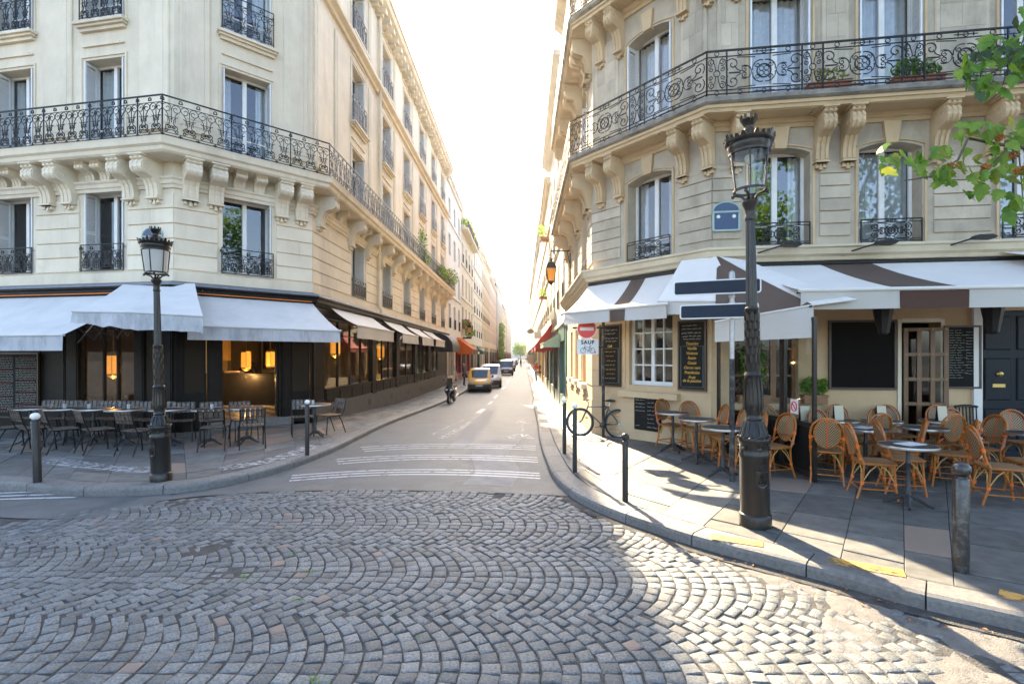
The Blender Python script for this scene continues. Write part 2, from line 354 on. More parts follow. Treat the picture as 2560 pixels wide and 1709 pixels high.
# paint on the road
def stripe(name, pts, wd, m, dz=0.005, parent=None):
    b = MB(); q = [Vector((x, y, 0)) for x, y in pts]; vs = []
    for i, a in enumerate(q):
        t = (q[min(i+1, len(q)-1)]-q[max(i-1, 0)]).normalized(); s = Vector((-t.y, t.x, 0))*wd/2
        for c in (a+s, a-s): vs.append((c.x, c.y, G(c.y)+dz))
    b.add(vs, [(2*i, 2*i+1, 2*i+3, 2*i+2) for i in range(len(q)-1)]); return b.build(name, m, parent)
for yc, n, sp in ((8.36, 3, 0.17), (9.6, 3, 0.2), (10.85, 3, 0.24)):
    for i in range(n):
        y0 = yc+(i-1)*sp; xl = at_y(LSTR, y0-0.3)+0.35+(2-i)*0.12; xr = 0.27
        stripe('road_line', [(xl+(xr-xl)*k/16, y0-0.34*(2*k/16-1)**2*(1.25 if k < 8 else 0.8)) for k in range(17)], 0.068, 'road_white', parent=road)
for a, b_, wd, m in (((-1.95, 11.9), (-1.45, 17.2), 0.2, 'road_white_faded'), ((-2.3, 12.6), (-1.95, 16.6), 0.1, 'road_white_faded'), ((-1.75, 19.4), (-1.7, 21.6), 0.22, 'road_white'), ((-1.7, 24.5), (-1.66, 26.6), 0.16, 'road_white'), ((-1.66, 28.5), (-1.6, 31.0), 0.16, 'road_white'),
                     ((-1.5, 36), (-1.45, 39), 0.18, 'road_white'), ((-1.45, 45), (-1.4, 49), 0.18, 'road_white'), ((-1.4, 56), (-1.4, 61), 0.18, 'road_white')):
    stripe('road_line', [lerp2(a, b_, k/6) for k in range(7)], wd, m, parent=road)
for x in (-0.32, 0.16):                          # wheels, frame and arrow of the cycle symbol
    b = MB(); P = [(x+0.17*math.cos(2*math.pi*k/20), 12.15+0.28*math.sin(2*math.pi*k/20)) for k in range(20)]
    b.add([(q[0], q[1], G(q[1])+0.006) for q in P], [tuple(range(20))]); b.build('cycle_mark', 'road_white_faded', road)
stripe('cycle_mark', [(-0.25, 12.5), (-0.05, 12.75), (0.0, 12.2), (0.12, 12.6)], 0.07, 'road_white', 0.006, road)
b = MB(); A_ = [(-0.03, 13.3), (0.03, 13.3), (0.03, 15.2), (0.24, 15.2), (0.0, 16.9), (-0.26, 15.2), (-0.03, 15.2)]
b.add([(x-0.02, y, G(y)+0.006) for x, y in A_], [(0, 1, 2, 6), (3, 4, 5, 6, 2)]); b.build('cycle_mark', 'road_white_faded', road)
stripe('asphalt_patch', [(-0.55+0.12*math.sin(k), 7.5+0.55*k) for k in range(9)], 0.75, 'asphalt_patch', 0.003, road)
stripe('asphalt_patch', [(-1.35, 10.8+0.9*k) for k in range(12)], 0.5, 'asphalt_patch', 0.003, road)
for off in (0.25, 0.45, 0.65):                   # the three lines on the side road
    stripe('road_line', [(-8.6+0.35*k, 6.35+off*0.9+0.045*k-0.0045*(k-5)**2) for k in range(8)], 0.06, 'road_white', 0.004)['kind'] = 'structure'
# ---- pavements: kerb stones and paving slabs, each a piece
def inward(path, i):
    a, b_ = path[max(i-1, 0)], path[min(i+1, len(path)-1)]
    t = Vector((b_[0]-a[0], b_[1]-a[1], 0)).normalized(); n = Vector((-t.y, t.x, 0))
    wv = Vector((path[i][2]-path[i][0], path[i][3]-path[i][1], 0))
    return n if n.dot(wv) > 0 else -n
def pavement(name, path, courses, near, kw=0.3, seed=1):
    rg = random.Random(seed)
    base = MB(); inner = []
    for i, p in enumerate(path):
        n = inward(path, i); inner.append((p[0]+n.x*kw, p[1]+n.y*kw, p[2], p[3], n.x, n.y))
    vs = []
    for p, q in zip(path, inner):
        k0 = (p[0]+q[4]*0.03, p[1]+q[5]*0.03)
        vs += [(k0[0], k0[1], G(k0[1])-0.08), (k0[0], k0[1], G(k0[1])+0.104), (q[2]-q[4]*-0.3, q[3]-q[5]*-0.3, G(q[3])+0.104)]
    m = len(path)
    base.add(vs, [(3*i+a, 3*i+a+1, 3*i+a+4, 3*i+a+3) for i in range(m-1) for a in (0, 1)])
    root = tag(base.build(name, 'joint_mortar', fix=True), kind='structure')
    # kerb stones
    L = [0.0]
    for a, c in zip(path, path[1:]): L.append(L[-1]+math.hypot(c[0]-a[0], c[1]-a[1]))
    def at_l(l, off):
        for i in range(m-1):
            if L[i+1] >= l:
                t = (l-L[i])/(L[i+1]-L[i]); a, c = path[i], path[i+1]; na, nc = inner[i], inner[i+1]
                return (a[0]+(c[0]-a[0])*t+(na[4]+(nc[4]-na[4])*t)*off, a[1]+(c[1]-a[1])*t+(na[5]+(nc[5]-na[5])*t)*off)
        return (path[-1][0], path[-1][1])
    l = 0.0; far = MB()
    while l < L[-1]-0.5:
        pm = at_l(l+0.5, 0); nearby = -12 < pm[0] < 7 and -1 < pm[1] < 30
        ln = rg.uniform(0.8, 1.25) if nearby else 6.0
        b = MB() if nearby else far; g = 0.006; steps = 4; prof = [(0.0, -0.08), (0.0, 0.075), (0.012, 0.104), (0.045, 0.122), (kw-0.012, 0.122), (kw-0.006, 0.09)]
        vs = []
        for k in range(steps+1):
            ll = l+g+(ln-2*g)*k/steps
            for off, z in prof:
                q = at_l(min(ll, L[-1]), off); vs.append((q[0], q[1], G(q[1])+z+(rg.uniform(-0.002, 0.002) if k in (0, steps) else 0)))
        np_ = len(prof)
        b.add(vs, [(k*np_+j, (k+1)*np_+j, (k+1)*np_+j+1, k*np_+j+1) for k in range(steps) for j in range(np_-1)]+[tuple(range(np_))[::-1], tuple(steps*np_+j for j in range(np_))])
        if nearby: b.build('kerb_stone', 'kerb_granite', root, fix=True)
        l += ln
    if far.v: tag(far.build('kerb_stone', 'kerb_granite', root, fix=True), kind='stuff')
    # slabs
    far = MB(); slabs = []
    def q(t, wv):
        k = min(int(t), len(inner)-2); f = t-k; a, d = inner[k], inner[k+1]
        kx, ky, wx, wy = [a[e]+(d[e]-a[e])*f for e in range(4)]
        return (kx+(wx-kx)*wv, ky+(wy-ky)*wv)
    t0 = courses[0]
    while t0 < courses[1]-0.01:                  # strips run from the kerb to the wall, cross joints staggered
        p0, p1 = q(t0, 0.25), q(t0+0.01, 0.25); sp = math.hypot(p1[0]-p0[0], p1[1]-p0[1])*100 or 1; wid = rg.uniform(*near); 
        if not -13 < p0[0] < 9 or p0[1] > 32: wid = 3.0
        t1 = min(t0+wid/sp, courses[1]); e0 = q(t0, 1); wl = math.hypot(e0[0]-p0[0], e0[1]-p0[1])/0.75; wv = 0.0
        while wv < 1-1e-6:
            ln = rg.uniform(0.5, 1.05)/wl; nx_ = wv+ln
            if wv == 0: nx_ = wv+ln*rg.uniform(0.4, 1.0)
            if 1-nx_ < 0.3/wl: nx_ = 1.0
            slabs.append([q(t0, wv), q(t1, wv), q(t1, nx_), q(t0, nx_)]); wv = nx_
        t0 = t1
    def dist(s): return math.hypot(sum(p[0] for p in s)/4, sum(p[1] for p in s)/4)
    slabs.sort(key=dist)
    for k, s in enumerate(slabs):
        cx_ = sum(p[0] for p in s)/4; cy_ = sum(p[1] for p in s)/4; vs = []; top = []
        dz = rg.uniform(-0.004, 0.003); tx, ty = rg.uniform(-0.004, 0.004), rg.uniform(-0.004, 0.004)
        for ins, z in ((0.006, 0.09), (0.006, 0.117), (0.013, 0.122)):
            for e, p in enumerate(s):
                x, y = p
                for r_, w_ in ((s[3-e], 2.1), (s[e ^ 1], 0.45)):
                    d = math.hypot(r_[0]-p[0], r_[1]-p[1]) or 1; x += (r_[0]-p[0])/d*ins*w_; y += (r_[1]-p[1])/d*ins*w_
                vs.append((x, y, G(y)+z+dz+tx*(x-cx_)+ty*(y-cy_)))
        fs = [(8, 9, 10, 11)]+[(r*4+j, r*4+(j+1) % 4, (r+1)*4+(j+1) % 4, (r+1)*4+j) for r in (0, 1) for j in range(4)]
        if k < 260: MB().add(vs, fs).build('paving_slab', 'paving_stone', root, fix=True)
        else: far.add(vs, fs)
    if far.v: tag(far.build('paving_slab', 'paving_stone', root, fix=True), kind='stuff')
    return root, at_l, L
# course counts by stretch of the path (index in the resampled path)
pavL, kerbL, LL = pavement('left_pavement', LP, (8, 128), (0.55, 0.8), seed=3)
pavR, kerbR, RL = pavement('right_pavement', RP, (0, 128), (0.5, 0.72), seed=5)
# yellow dashes on the near kerb, patchy pale band laid over the left pavement
def kerb_dash(u0, v0, u1, v1):
    a, c = gp(u0, v0, 0.122), gp(u1, v1, 0.122)
    stripe('yellow_dash', [lerp2(a, c, k/5) for k in range(6)], 0.17, 'kerb_yellow', 0.128, pavR)
kerb_dash(1776, 1340, 1908, 1360); kerb_dash(2070, 1400, 2262, 1434); kerb_dash(2497, 1482, 2600, 1508)
stripe('gutter', [kerbR(323.3+0.4*i, -0.07) for i in range(26)], 0.16, 'cobble_fill', -0.002, pavR)
patchy_coat('band_white', (0.4, 0.4, 0.4), 0.46)
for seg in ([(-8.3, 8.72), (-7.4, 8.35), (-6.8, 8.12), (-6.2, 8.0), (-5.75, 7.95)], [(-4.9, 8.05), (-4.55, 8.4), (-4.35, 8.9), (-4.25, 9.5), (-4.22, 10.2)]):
    stripe('pale_band', [tuple(q) for q in catmull(seg, 4)], 0.34, 'band_white', 0.129, pavL)
# ---- cobblestones in segmental arcs
rg = random.Random(11)
cob = build_sheet('cobblestone_pavement', [[(x, y) for x in (14, 4.5, 2.6, 1, -1, -3, -5, -7, -9, -14)] for y in (-8, -3, 0, 2, 4, 6, 7.0, 7.7)], -0.012, 'cobble_fill')
def xkerb(y):
    x = at_y([p for p in RP if p[1] < 9.5], y); return 0.4 if x is None else x
stones = []; BW, DXC, SAG = 1.335, 0.125, 0.34
def hash2(x, y, s=1.0): return math.sin(x*1.7*s+1.3)*math.cos(y*1.9*s-0.4)+0.6*math.sin(x*3.1*s+y*2.3*s)+0.4*math.cos(x*5.3*s-y*4.7*s)
for k in range(-1, 6):
    yb = 6.42-BW*(k+1)
    nst = 12
    for j in range(int(-13/DXC), int(6.5/DXC)):
        ph = rg.uniform(-0.25, 0.25)
        for s in range(nst):
            t = (s+0.5+ph*0.6)/nst; y = yb+BW*t; x = j*DXC+SAG*4*t*(1-t)+0.05*math.sin(k*2.1+x if False else k*2.1)
            if y > y_edge(x)-0.05 or x > xkerb(y)-0.16 or y < 0.4: continue
            if y < 2.4 and (x < -4 or x > 4.5): continue
            th = math.atan(SAG*4*(1-2*t)/BW); c_, s_ = math.cos(th), math.sin(th)
            tx, ty = s_, c_; nx, ny = c_, -s_                       # along the arc, across it
            hl = BW/nst/max(c_, 0.75)*0.5-0.004; hw = DXC*c_*0.5-0.004
            hl *= rg.uniform(0.9, 1.02); hw *= rg.uniform(0.9, 1.02)
            x += rg.uniform(-0.005, 0.005); y += rg.uniform(-0.005, 0.005)
            wear = sm((x-1.35-0.35*math.sin(y*2.0))/0.7)*sm((5.9-y)/0.5)*(0.6+0.4*hash2(x, y, 1.2))
            patch = sm((hash2(x+3, y-1, 0.9)-1.25)/0.35) if x < 1 else 0
            z = G(y)+rg.uniform(-0.004, 0.004)-0.012*max(wear, patch)
            stones.append((x, y, z, tx, ty, nx, ny, hl, hw))
def stone_mesh(b, S):
    x, y, z, tx, ty, nx, ny, hl, hw = S; vs = []
    jit = [(rg.uniform(-0.006, 0.006), rg.uniform(-0.006, 0.006)) for i in range(4)]
    tilt = (rg.uniform(-0.03, 0.03), rg.uniform(-0.03, 0.03))
    for ins, dz in ((-0.002, -0.045), (0.0, -0.008), (0.008, -0.0015), (0.03, 0.001)):
        for q, (a, c) in enumerate(((-1, -1), (1, -1), (1, 1), (-1, 1))):
            la, lw = a*(hl-ins)+jit[q][0], c*(hw-ins)+jit[q][1]
            vs.append((x+tx*la+nx*lw, y+ty*la+ny*lw, z+dz+tilt[0]*la+tilt[1]*lw+(rg.uniform(-0.0015, 0.0015) if ins > 0 else 0)))
    b.add(vs, [(12, 15, 14, 13)]+[(r*4+(i+1) % 4, r*4+i, (r+1)*4+i, (r+1)*4+(i+1) % 4) for r in range(3) for i in range(4)])
def in_view(S):
    u, v = CX+S[0]/S[1]*F, CY+HC/S[1]*F; return -20 < u < 2580 and v < 1740
stones.sort(key=lambda S: (not in_view(S), S[1]))
rest = MB()
for i, S in enumerate(stones):
    if i < 300:
        b = MB(); stone_mesh(b, S); b.build('cobblestone', 'cobble_granite', cob, smooth=True)
    else: stone_mesh(rest, S)
tag(rest.build('cobblestone', 'cobble_granite', cob, smooth=True), kind='stuff')
# gritty repair asphalt smeared between the stones near the right kerb
b = MB(); NX, NY = 44, 40; vs = []; x0, x1, y0, y1 = 0.6, 4.6, 1.2, 5.7
for i in range(NX+1):
    for j in range(NY+1):
        x, y = x0+(x1-x0)*i/NX, y0+(y1-y0)*j/NY
        wv = sm((x-1.35-0.35*math.sin(y*2.0))/0.7)
        vs.append((x, y, -0.034+0.0233*wv+0.0065*hash2(x*2.1, y*2.3, 1.7)*wv))
b.add(vs, [(i*(NY+1)+j, (i+1)*(NY+1)+j, (i+1)*(NY+1)+j+1, i*(NY+1)+j+1) for i in range(NX) for j in range(NY) if x0+(x1-x0)*i/NX < xkerb(y0+(y1-y0)*j/NY)+0.1])
b.build('repair_asphalt', 'worn_asphalt', cob)
# ================================================================ building kit
def mitre(pts):
    out = []; D = []
    for a, c in zip(pts, pts[1:]):
        l = math.hypot(c[0]-a[0], c[1]-a[1]); D.append(((c[0]-a[0])/l, (c[1]-a[1])/l))
    for i, q in enumerate(pts):
        n0 = D[max(i-1, 0)]; n1 = D[min(i, len(D)-1)]
        a = (n0[1], -n0[0]); c = (n1[1], -n1[0]); k = 1+a[0]*c[0]+a[1]*c[1]
        out.append((q, ((a[0]+c[0])/k, (a[1]+c[1])/k)))
    return out
def wall(b, pl, s0, s1, z0, z1, ops, dep=0.3):
    xs = sorted({s0, s1, *[o[0] for o in ops], *[o[1] for o in ops]}); zs = sorted({z0, z1, *[o[2] for o in ops], *[o[3] for o in ops]})
    xs = [x for x in xs if s0-1e-6 <= x <= s1+1e-6]; zs = [z for z in zs if z0-1e-6 <= z <= z1+1e-6]
    for a, c in zip(xs, xs[1:]):
        run = None
        for e, f in zip(zs, zs[1:]):
            mx, mz = (a+c)/2, (e+f)/2
            if any(o[0] < mx < o[1] and o[2] < mz < o[3] for o in ops):
                if run: b.add([pl.p(a, run[0]), pl.p(c, run[0]), pl.p(c, run[1]), pl.p(a, run[1])], [(0, 1, 2, 3)]); run = None
            else: run = (run[0], f) if run else (e, f)
        if run: b.add([pl.p(a, run[0]), pl.p(c, run[0]), pl.p(c, run[1]), pl.p(a, run[1])], [(0, 1, 2, 3)])
    for o in ops:
        a, c, e, f = o[:4]
        for P in (((a, e), (a, f)), ((c, f), (c, e)), ((a, f), (c, f)), ((c, e), (a, e))):
            (p, q), (r, t) = P
            b.add([pl.p(p, q, 0), pl.p(r, t, 0), pl.p(r, t, -dep), pl.p(p, q, -dep)], [(3, 2, 1, 0)])
def arch_fill(b, pl, s0, s1, z1, rise, dep=0.3, n=8):   # closes the corners above a segmental arch whose crown touches z1
    h = (s1-s0)/2; rad = (h*h+rise*rise)/(2*rise); c = (s0+s1)/2; P = []
    for i in range(n+1):
        s = s0+(s1-s0)*i/n; z = z1-rad+math.sqrt(max(rad*rad-(s-c)**2, 0)); P.append((s, z))
    for (a, e), (f, g) in zip(P, P[1:]):
        b.add([pl.p(a, e), pl.p(f, g), pl.p(f, z1+0.004), pl.p(a, z1+0.004)], [(0, 1, 2, 3)])
        b.add([pl.p(a, e), pl.p(f, g), pl.p(f, g, -dep), pl.p(a, e, -dep)], [(3, 2, 1, 0)])
def wavy(b, pl, s0, s1, z0, z1, n, amp=0.03, k=None, ph=0.0):
    k = k or max(4, int((s1-s0)/0.03)); vs = []
    for i in range(k+1):
        s = s0+(s1-s0)*i/k; d = n+amp*math.sin(s*48+ph)+amp*0.5*math.sin(s*23+ph*2)
        vs += [pl.p(s, z0, d), pl.p(s, z1, d)]
    b.add(vs, [(2*i, 2*i+2, 2*i+3, 2*i+1) for i in range(k)])
WRG = random.Random(21)
def window(root, pl, s0, s1, z0, z1, dep=0.24, paint='white_paint', leaves=2, bars=(0.28,), curtain=1, gl='window_glass', name='window', fw=0.055):
    b = MB(); n0, n1 = -dep-0.05, -dep
    b.fb(pl, s0, s0+fw, z0, z1, n0, n1); b.fb(pl, s1-fw, s1, z0, z1, n0, n1)
    b.fb(pl, s0+fw, s1-fw, z1-fw, z1, n0, n1-0.002); b.fb(pl, s0+fw, s1-fw, z0, z0+0.09, n0, n1-0.002)
    W = (s1-s0)/leaves
    for i in range(1, leaves): b.fb(pl, s0+i*W-0.05, s0+i*W+0.05, z0+0.09, z1-fw, n0, n1+0.012)
    for f in bars:
        z = z0+(z1-z0)*f
        for i in range(leaves): b.fb(pl, s0+i*W+0.055, s0+(i+1)*W-0.055, z-0.016, z+0.016, n0+0.006, n1-0.006)
    w_ = b.build(name, paint, root)
    for i in range(leaves):
        g = MB(); a, c = s0+i*W+0.05, s0+(i+1)*W-0.05; t = WRG.uniform(-0.012, 0.012)
        g.add([pl.p(a, z0+0.08, n0+0.02+t), pl.p(c, z0+0.08, n0+0.02-t), pl.p(c, z1-0.05, n0+0.02-t), pl.p(a, z1-0.05, n0+0.02+t)], [(0, 1, 2, 3)])
        g.build('pane', gl, w_)
    if curtain:
        for i in range(leaves):
            c_ = MB(); a, c = s0+i*W+0.02, s0+(i+1)*W-0.02; m = (c-a)*(WRG.uniform(0.35, 0.7) if curtain == 2 else 1.0)
            wavy(c_, pl, a if i == 0 else c-m, a+m if i == 0 else c, z0+0.05, z1-0.05, n0-0.09, 0.022, ph=WRG.uniform(0, 6)); c_.build('curtain', 'curtain', w_)
    return w_
mat('shutter_white', (0.72, 0.72, 0.7), (0.64, 0.64, 0.62), 4, 0.5)
def shutter(root, pl, s, z0, z1, side, dep=0.24, wd=0.5, m='shutter_white'):   # louvred leaf folded back against the reveal
    b = MB(); a, c = (s+0.004, s+0.035) if side < 0 else (s-0.035, s-0.004)
    n0, n1 = -dep+0.02, 0.02; h = z1-z0
    for e, f in ((n0, n0+0.04), (n1-0.04, n1)): b.fb(pl, a, c, z0+0.02, z1-0.02, e, f)
    for e, f in ((z0+0.02, z0+0.1), (z1-0.1, z1-0.02), (z0+h*0.5-0.03, z0+h*0.5+0.03)): b.fb(pl, a+0.002, c-0.002, e, f, n0+0.04, n1-0.04)
    k = int((h-0.2)/0.055)
    for i in range(k):
        z = z0+0.11+(h-0.24)*i/k; b.fb(pl, a+0.006, c-0.006, z, z+0.034, n0+0.04, n1-0.04)
    return b.build('shutter', m, root)
# ---- scrollwork: outlines in (x, z), turned into thin round bars
def bars_mesh(name, lines, m, r=0.009, n=4):
    b = MB()
    for L in lines:
        rr = r
        if isinstance(L, tuple) and isinstance(L[0], float): rr, L = L
        closed = len(L) > 3 and math.hypot(L[0][0]-L[-1][0], L[0][1]-L[-1][1]) < 1e-6
        b.tube([(x, 0, z) for x, z in (L[:-1] if closed else L)], rr, n, closed=closed)
    return b.mesh(name, m)
def flower(x, z, r): return [(0.011, arc(x+r*math.cos(a), z+r*math.sin(a), r*0.45, 0, 2*math.pi, 6)) for a in (0.6, 1.57, 2.54)]
def panel_left(w, h):                            # S-scrolls with drops, as on the pale corner house
    L = [[(0, 0.10), (w, 0.10)], [(0, h-0.16), (w, h-0.16)]]
    for sx in (1, -1):
        X = lambda t: w/2+sx*t
        mirror = lambda P: [(X(p), q) for p, q in P]
        L.append((0.009, mirror(spiral(w*0.24, h-0.27, 0.10*w/0.33, 0.02, math.pi*0.5, -1.2, 16))))
        L.append((0.009, mirror([(w*0.24, h-0.27+0.10*w/0.33), (w*0.06, h-0.2), (w*0.0, h-0.3)])))
        L.append((0.009, mirror([(w*0.33, h-0.34), (w*0.2, h-0.42), (w*0.2, h-0.58)])))
        L.append((0.010, mirror(arc(w*0.5, 0.36, w*0.40, math.pi*0.62, math.pi*1.28, 8))))
        L.append((0.010, mirror(spiral(w*0.17, 0.235, 0.075, 0.02, -2.4, 1.25, 14))))
        L.append((0.012, mirror(arc(w*0.28, 0.15, 0.03, 0, 2*math.pi, 6))))
    L += [[(w/2, h-0.3), (w/2, h-0.58)], [(w*0.3, h-0.46), (w*0.7, h-0.46)], (0.014, [(w/2-0.02, h-0.5), (w/2+0.02, h-0.5)])]
    L += flower(w/2, 0.2, 0.05)+[(0.013, arc(0.0, h-0.08, 0.035, 0, 2*math.pi, 7)), (0.012, [(0.0, 0.02), (0.0, 0.1)]), (0.012, [(-0.04, 0.06), (0.04, 0.06)]), (0.012, [(-0.045, h-0.11), (0.045, h-0.11)])]
    return L
def panel_right(w, h):                           # medallion between volutes, as on the grey corner house
    L = []; c, z = w/2, h*0.5; k = h/0.9
    for zz in (h-0.12*k, 0.12*k): L.append((0.011, [(0, zz), (w, zz)]))
    for x in ((0.18, 0.5, 0.82) if w > 0.8 else (0.5,)):
        for zz in (h-0.06*k, 0.06*k): L.append((0.008, arc(w*x, zz, 0.042*k, 0, 2*math.pi, 12)))
    if w > 0.8:
        for zz in (h-0.06*k, 0.06*k): L += [(0.009, [(c-0.2*k, zz), (c+0.2*k, zz)])]+[(0.011, [(c+q*k, zz-0.03*k), (c+q*k, zz+0.03*k)]) for q in (-0.13, 0.13)]
        L.append((0.014, arc(c, z, 0.13*k, 0, 2*math.pi, 20)))
        for a in range(4):
            t = math.pi/4+a*math.pi/2
            L.append((0.007, arc(c+0.065*k*math.cos(t), z+0.065*k*math.sin(t), 0.045*k, 0, 2*math.pi, 9)))
            L.append((0.01, arc(c+0.075*k*math.cos(t), z+0.075*k*math.sin(t), 0.16*k, t-1.0, t+1.0, 9)))
            L.append((0.008, spiral(c+0.17*k*math.cos(t), z+0.17*k*math.sin(t), 0.055*k, 0.012, t, 1.2 if a % 2 else -1.2, 12)))
        for sx in (1, -1):
            mir = lambda P: [(c+sx*p*k, z+q*k) for p, q in P]
            L.append((0.009, mir(arc(0.36, 0, 0.13, 1.1, 5.2, 12))))
            for sz in (1, -1):
                m2 = lambda P: mir([(p, sz*q) for p, q in P])
                L.append((0.009, m2(spiral(0.36, 0.05, 0.065, 0.012, 2.2, -1.3, 12))))
                L.append((0.010, m2(spiral(0.585, 0.17, 0.14, 0.02, -0.9, 1.35, 18))))
                L.append((0.009, m2([(0.42, 0.02), (0.5, 0.06), (0.55, 0.14)])))
                L.append((0.009, m2([(0.16, 0.28), (0.5, 0.3)])))
            L.append((0.013, mir([(0.44, 0), (0.66, 0)])))
    else:
        L.append((0.009, arc(c, z, 0.06*k, 0, 2*math.pi, 12)))
        for sx in (1, -1):
            for sz in (1, -1):
                L.append((0.009, [(c+sx*p, z+sz*q) for p, q in spiral(w*0.26, 0.23*k, 0.075*k, 0.015, -1.8, 1.5, 14)]))
                L.append((0.008, [(c+sx*p, z+sz*q) for p, q in spiral(w*0.28, 0.085*k, 0.05*k, 0.012, 1.5, -1.3, 12)]))
                L.append((0.009, [(c+sx*p, z+sz*q) for p, q in [(0.02, 0.06*k), (0.03, 0.15*k), (0.06, 0.25*k), (0.1, 0.31*k)]]))
    return L
PM = {}
def panel_mesh(kind, w, h):
    key = (kind, round(w, 2), round(h, 2))
    if key not in PM: PM[key] = bars_mesh('scroll_panel', panel_left(w, h) if kind == 'left' else panel_right(w, h), 'iron')
    return PM[key]
def put_panel(me, pl, s, z, n, parent, name='scroll_panel'):
    o = bpy.data.objects.new(name, me); COL.objects.link(o); o.parent = parent
    M_ = Matrix(((pl.D.x, -pl.N.x, 0, 0), (pl.D.y, -pl.N.y, 0, 0), (0, 0, 1, 0), (0, 0, 0, 1))); M_.translation = pl.p(s, z, n)
    root = parent
    while root.parent: root = root.parent
    o.matrix_parent_inverse = BASIS.get(root.name, Matrix()).inverted() if parent is root else Matrix()
    if parent is not root:                       # a sub-part: its parent's own matrix is the inverse of the root basis
        o.matrix_parent_inverse = parent_world(parent).inverted()
    o.matrix_basis = M_; return o
def parent_world(p):
    return Matrix()                               # parts are built in world coordinates
def guard(root, pl, s0, s1, z0, h, kind, n=0.03):   # low iron window guard
    b = MB(); w = s1-s0
    for z in (z0+0.02, z0+h): b.tube([pl.p(s0, z, n), pl.p(s1, z, n)], 0.014, 4)
    for s in (s0, s1): b.tube([pl.p(s, z0, n), pl.p(s, z0+h, n)], 0.013, 4); b.tube([pl.p(s, z0+h*0.9, n), pl.p(s, z0+h*0.9, -0.05)], 0.01, 4)
    g = b.build('window_guard', 'iron', root)
    if kind == 'left':
        k = max(1, round(w/0.3))
        for i in range(k): put_panel(panel_mesh('left', w/k, h), pl, s0+w/k*i, z0, n, g)
    else: put_panel(panel_mesh('right', w, h), pl, s0, z0, n, g)
    return g
def sill(root, pl, s0, s1, z, m, name='sill', h=0.16, out=0.2):
    b = MB(); b.fb(pl, s0-0.14, s1+0.14, z-h*0.45, z, -0.1, out); b.fb(pl, s0-0.1, s1+0.1, z-h*0.8, z-h*0.45, -0.05, out*0.72); b.fb(pl, s0-0.06, s1+0.06, z-h*1.3, z-h*0.8, -0.02, out*0.4)
    return b.build(name, m, root)
# ---- corbels
def corbel_mesh(w, proj, h, m, simple=False):
    k = proj/0.62; kz = h/1.0
    prof = [(0, 0), (0.62, 0), (0.62, -0.055), (0.585, -0.06), (0.585, -0.10)]
    prof += [(0.45+0.155*math.cos(a), -0.255+0.155*math.sin(a)) for a in [1.0-0.33*i for i in range(9)]]
    prof += [(0.27, -0.46), (0.2, -0.56), (0.165, -0.68), (0.15, -0.84), (0.19, -0.855), (0.19, -0.9), (0, -0.9)]
    P = [(x*k, z*kz) for x, z in prof]; b = MB()
    b.prism(P, (-w*0.5, 0, 0), (0, 1, 0), (0, 0, 1), (1, 0, 0), w)
    P2 = [(x*k+(0.018 if 0.12 < x < 0.6 else 0.0), z*kz) for x, z in prof[3:-3]]+[(0.05, prof[-4][1]*kz), (0.05, -0.1*kz)]
    for x0, x1 in ((-w*0.5-0.012, -w*0.3), (-w*0.13, w*0.13), (w*0.3, w*0.5+0.012)):
        b.prism(P2, (x0, 0, 0), (0, 1, 0), (0, 0, 1), (1, 0, 0), x1-x0)
    b.box(-w*0.5-0.04, w*0.5+0.04, 0, 0.65*k, -0.035*kz, -0.001)
    if not simple:
        for sx in (-1, 1):
            b.tube([(sx*(w*0.5+0.012), p*k, q*kz) for p, q in spiral(0.45, -0.255, 0.14, 0.02, 1.2, -1.9, 22)], 0.016*k, 4)
        b.box(-w*0.5-0.03, w*0.5+0.03, 0, 0.21*k, -0.9*kz, -0.868*kz)
        for i in (-1, 0, 1):
            c = i*w*0.34; hh = 0.12 if i == 0 else 0.085
            b.hexa([(c-0.035, 0.02, (-0.9-hh)*kz), (c+0.035, 0.02, (-0.9-hh)*kz), (c+0.035, 0.13*k, (-0.9-hh)*kz), (c-0.035, 0.13*k, (-0.9-hh)*kz), (c-0.02, 0.02, -0.9*kz), (c+0.02, 0.02, -0.9*kz), (c+0.02, 0.1*k, -0.9*kz), (c-0.02, 0.1*k, -0.9*kz)])
    me = b.mesh('corbel', m); bm = bmesh.new(); bm.from_mesh(me); bmesh.ops.recalc_face_normals(bm, faces=bm.faces); bm.to_mesh(me); bm.free(); return me
def put_corbel(me, pl, s, z, root, n=0.0):
    o = bpy.data.objects.new('corbel', me); COL.objects.link(o); o.parent = root
    M_ = Matrix(((pl.D.x, pl.N.x, 0, 0), (pl.D.y, pl.N.y, 0, 0), (0, 0, 1, 0), (0, 0, 0, 1))); M_.translation = pl.p(s, z, n)
    o.matrix_parent_inverse = BASIS[root.name].inverted(); o.matrix_basis = M_; return o
def blocks(root, pl, s0, s1, z0, z1, hgt, m, out=0.035, ln=1.1, g=0.018, rg=random.Random(4)):   # rusticated courses, stone by stone
    k = max(1, round((z1-z0)/hgt)); hgt = (z1-z0)/k
    for i in range(k):
        cuts = [s0]; c = s0+(ln*rg.uniform(0.45, 1.0))
        while c < s1-0.35: cuts.append(c); c += ln*rg.uniform(0.75, 1.1)
        cuts.append(s1)
        for j, (a, e) in enumerate(zip(cuts, cuts[1:])):
            ga = 0 if j == 0 else 0.0015; ge = 0 if j == len(cuts)-2 else 0.0015
            b = MB(); b.bevelfb(pl, a+ga, e-ge, z0+i*hgt+g, z0+(i+1)*hgt-g, 0.0, out-rg.uniform(0, 0.002), 0.004); b.build('stone_block', m, root)
def band(root, name, prof, pts, m, ext=0.0):     # moulding swept round the corner
    b = MB(); b.sweep(prof, mitre(pts), close=True); return b.build(name, m, root, fix=True)
